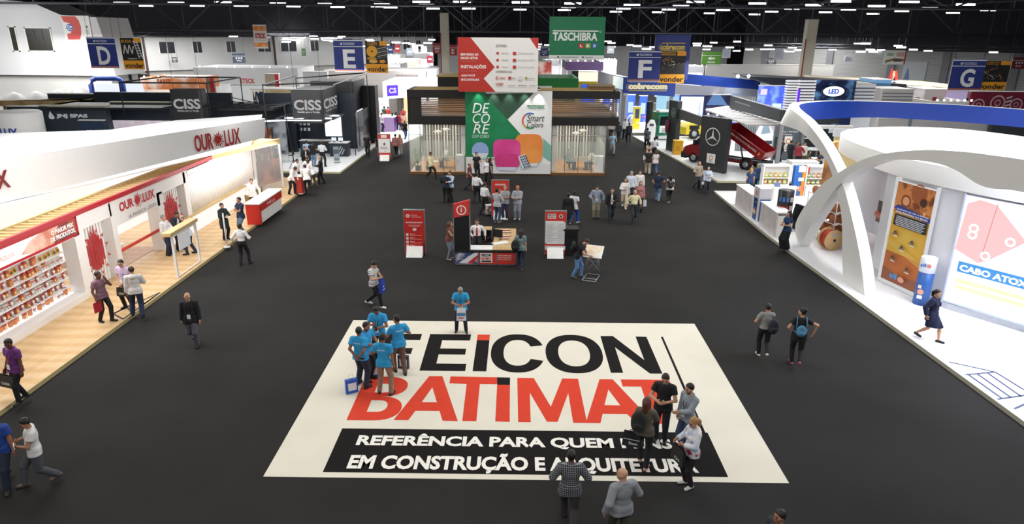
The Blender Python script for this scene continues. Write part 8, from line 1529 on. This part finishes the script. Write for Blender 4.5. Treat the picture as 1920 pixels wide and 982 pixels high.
for i, (px, tp, bt, fc) in enumerate((((1145, 260), '#d9c9c4', '#22242a', 10), ((1159, 265), '#3f464c', '#3a4048', 160), ((1171, 259), '#e8e4e0', '#23262c', 5), ((1178, 267), '#23262e', '#22252b', 185), ((1157, 222), '#1d2026', '#22242a', 100), ((1177, 220), '#1b1e24', '#1f2228', 60))):
    person(('person in a pale pink top beside the right glass room', 'person in a grey jacket walking away left of the white shirt pair', 'person in a white shirt facing the camera at the blue stand edge', 'person in a dark suit walking away at the blue stand edge', 'person in black standing in front of the grey pillar of the blue stand', 'person in black standing right of the grey pillar of the blue stand')[i], px, fc, ('long', tp), ('trousers', bt), z=PL if i > 3 else 0, stance='walk' if i in (1, 3) else 'stand', skin='m')
p = person('person in a beige shirt pulling a black suitcase at the truck stand edge', (1307, 354), 20, ('long', '#a8998c'), ('trousers', '#4a4c54'), ('fringe', 'grey'), stance='walk', arms=('carry', 'bend'), skin='l')
c = wpt(p, p['hands'][0]); t = thing('suitcase', 'black wheeled suitcase pulled by the beige shirt person', 'suitcase', (c[0]-.1, c[1]-.05, 0)); MB().bx(-.18, .18, -.12, .12, .06, .58, M('#16171a', .5)).build('case', t, bevel=.03); MB().tube([(-.1, .1, .58), (-.1, .1, .92), (.1, .1, .92), (.1, .1, .58)], .01, STEEL, 5).build('pull_handle', t)
for x in (-.13, .13): MB().lathe([(.04, -.015), (.04, .015)], (x, .08, .04), BLACK, 10, 0).build('wheel', t)
p = person('person with dark hair in a pale blue shirt walking beside the beige shirt', (1324, 362), -6, ('long', '#b9c4d4'), ('trousers', '#24262e'), ('long', 'black'), fem=True, stance='walkr', arms=('hold', 'down'), skin='l', h=1.66)
handthing(p, 1, 'handbag', 'small pale handbag of the pale blue shirt person', 'bag', (.22, .1, .16), '#cfd3da', dz=-.1)
# staff at the right stands
person('person with long blond hair in navy behind the white counter', (1403, 368), 170, ('tee', '#1d3560'), ('trousers', '#1b2230'), ('long', 'blond'), fem=True, z=PL, skin='l', h=1.68)
person('person with tied blond hair in navy beside the long haired one at the white counter', (1416, 360), 200, ('tee', '#1f3a66'), ('trousers', '#1b2230'), ('bun', 'blond'), fem=True, z=PL, skin='l', h=1.70)
person('person in a navy top and wide black trousers at the foot of the arch', (1471, 467), -75, ('tee', '#1c3a62'), ('wide', '#0f1013'), ('long', 'black'), fem=True, z=PL, arms=('hold', 'hold'), skin='l', h=1.72, look=(0, 10))
person('person in a navy jacket and skirt walking in heels on the white platform', (1738, 636), 35, ('jacket', '#131a3a', -.22), ('skirt', '#141a38', .40), ('pony', 'black'), fem=True, z=PL, stance='walk', arms=('wide', 'wide'), skin='l', h=1.70, under='#131a3a', look=(10, 5), shoe='#15151a', badge=None)
p = person('person in a grey tee and black leggings with a dark bag on the shoulder', (1428, 668), 172, ('tee', '#8c8c8a', .02), BLK, ('short', 'black'), fem=True, stance='lift', arms=('bend', 'face'), skin='l', h=1.69, shoe='#cfcbc2', look=(5, 0))
backpack(p, 'dark navy rucksack slung over the shoulder of the grey tee person', '#1d1f2e', w=.30, h=.46, x0=.17, z0=-.02)
p = person('person in black with hair in a bun and hands on hips', (1490, 684), 165, ('tee', '#1b191a', -.16), ('trousers', '#1e1618'), ('bun', 'black'), fem=True, stance='lift', arms=('hip', ((.20, -.02, -.34), (1, -.2, 0))), skin='l', h=1.78, shoe='#a5566a', look=(-60, 0), extra={'fat': 1.25})
backpack(p, 'small light blue drawstring bag on the back of the person in black', '#4d84a8', w=.26, h=.34, d=.12)
# information booth
person('person in a sleeveless rust top and grey trousers left of the tall booth post', (842, 486), 75, ('tank', '#7a4638'), ('trousers', '#7a7f90'), ('long', 'auburn'), fem=True, arms=('reach', 'reach'), skin='l', h=1.66, shoe='#a9a6a0', lean=8)
person('booth attendant in a white shirt and red tie sitting behind the counter', (-1.78, 28.3, 0), 0, ('tucked', '#f1efee'), BLK, ('short', 'brown'), stance='sit', arms=('wide', 'hip'), tie='#b01c28', skin='l', look=(0, 8), h=1.78, seat=.56)
p = person('person in a grey teal top and dark jeans at the right booth end', (976, 504), 172, ('tee', '#6f8284'), ('trousers', '#22283a'), ('long', 'dark'), fem=True, arms=('bend', 'down'), skin='l', h=1.68, stance='step', look=(0, 12), shoe='#4a4644')
backpack(p, 'black rucksack hanging on the left side of the grey teal top person', '#131316', w=.34, h=.48, x0=-.2, z0=-.05)
p = person('person in a black tee and blue jeans bending over the map board', (1081, 520), 75, ('tee', '#16181f'), ('trousers', '#5f83b0'), ('short', 'brown'), arms=('table', 'reach'), skin='l', lean=26, look=(0, 25), stance='step', h=1.72, shoe='#4a4843')
backpack(p, 'black rucksack with a grey ring on the back of the map reader', '#131316', w=.32, h=.44)
# seated and standing visitors in the truck stand and the pavilion
for i, (px, tp, fc, st_) in enumerate((((1462, 304), '#15171b', -70, 'step'), ((1478, 309), '#17181c', 120, 'stand'), ((1489, 311), '#15161a', 60, 'stand'), ((1494, 314), '#8a2a34', 150, 'stand'), ((1503, 313), '#e9e4da', 20, 'stand'))):
    person(('person in black reaching towards the grey wall of the truck stand', 'person in a black suit left of the maroon shirt at the truck stand', 'second person in a black suit, next to the maroon shirt', 'person in a maroon shirt among the dark suits at the truck stand', 'person in a white shirt with dark braces at the truck stand')[i], px, fc, ('long', tp), BLK if i != 4 else ('trousers', '#5a5044'), ('short', 'black'), z=PL, stance=st_, arms=('reach', 'hold') if i == 0 else ('down', 'bend'), skin='l')
for i, (px, tp, fc, lb) in enumerate((((1513, 318), '#2b4a38', 60, 'person in a dark green top sitting left of the white round table'), ((1535, 320), '#1c2a40', -80, 'person in navy sitting right of the white round table'))):
    q = G(*px, PL); chair(q, math.radians(180+fc)+0, ('dark shell chair left of the white round table in the truck stand', 'dark shell chair right of the white round table in the truck stand')[i], M('#1d1f22', .5)) if False else None
    t = thing('stool', ('dark stool left of the white round table in the truck stand', 'dark stool right of the white round table in the truck stand')[i], 'stool', q); MB().lathe([(.2, .40), (.2, .46)], (0, 0, 0), DARK, 14).build('seat', t); MB().tube([(0, 0, 0), (0, 0, .4)], .04, STEEL, 6).lathe([(.2, 0), (.05, .03)], (0, 0, 0), STEEL, 14).build('stem', t)
    person(lb, tuple(q), fc, ('tee', tp), BLK, ('long', 'black'), fem=True, stance='sit', arms=('hold', 'hold'), skin='l', h=1.66, seat=.46)
for i, (q, tp, fc, lb) in enumerate((((-5.05, 47.3), '#c9c9c6', -60, 'person in a grey shirt sitting at the table of the left glass room'), ((3.4, 46.7), '#3a3833', 60, 'person in dark clothes sitting at the left of the right glass room table'), ((5.0, 46.6), '#d9d4cc', -70, 'person in a white shirt sitting at the right of the right glass room table'))):
    t = thing('stool', ('dark stool under the sitter in the left glass room', 'dark stool under the left sitter in the right glass room', 'dark stool under the right sitter in the right glass room')[i], 'stool', (*q, .16)); MB().lathe([(.2, .40), (.2, .46)], (0, 0, 0), DARK, 14).build('seat', t); MB().tube([(0, 0, 0), (0, 0, .4)], .04, STEEL, 6).lathe([(.2, 0), (.05, .03)], (0, 0, 0), STEEL, 14).build('stem', t)
    person(lb, (q[0], q[1], .16), fc, ('long', tp), ('trousers', JEAN), stance='sit', arms=('table', 'hold'), skin='l', seat=.46)
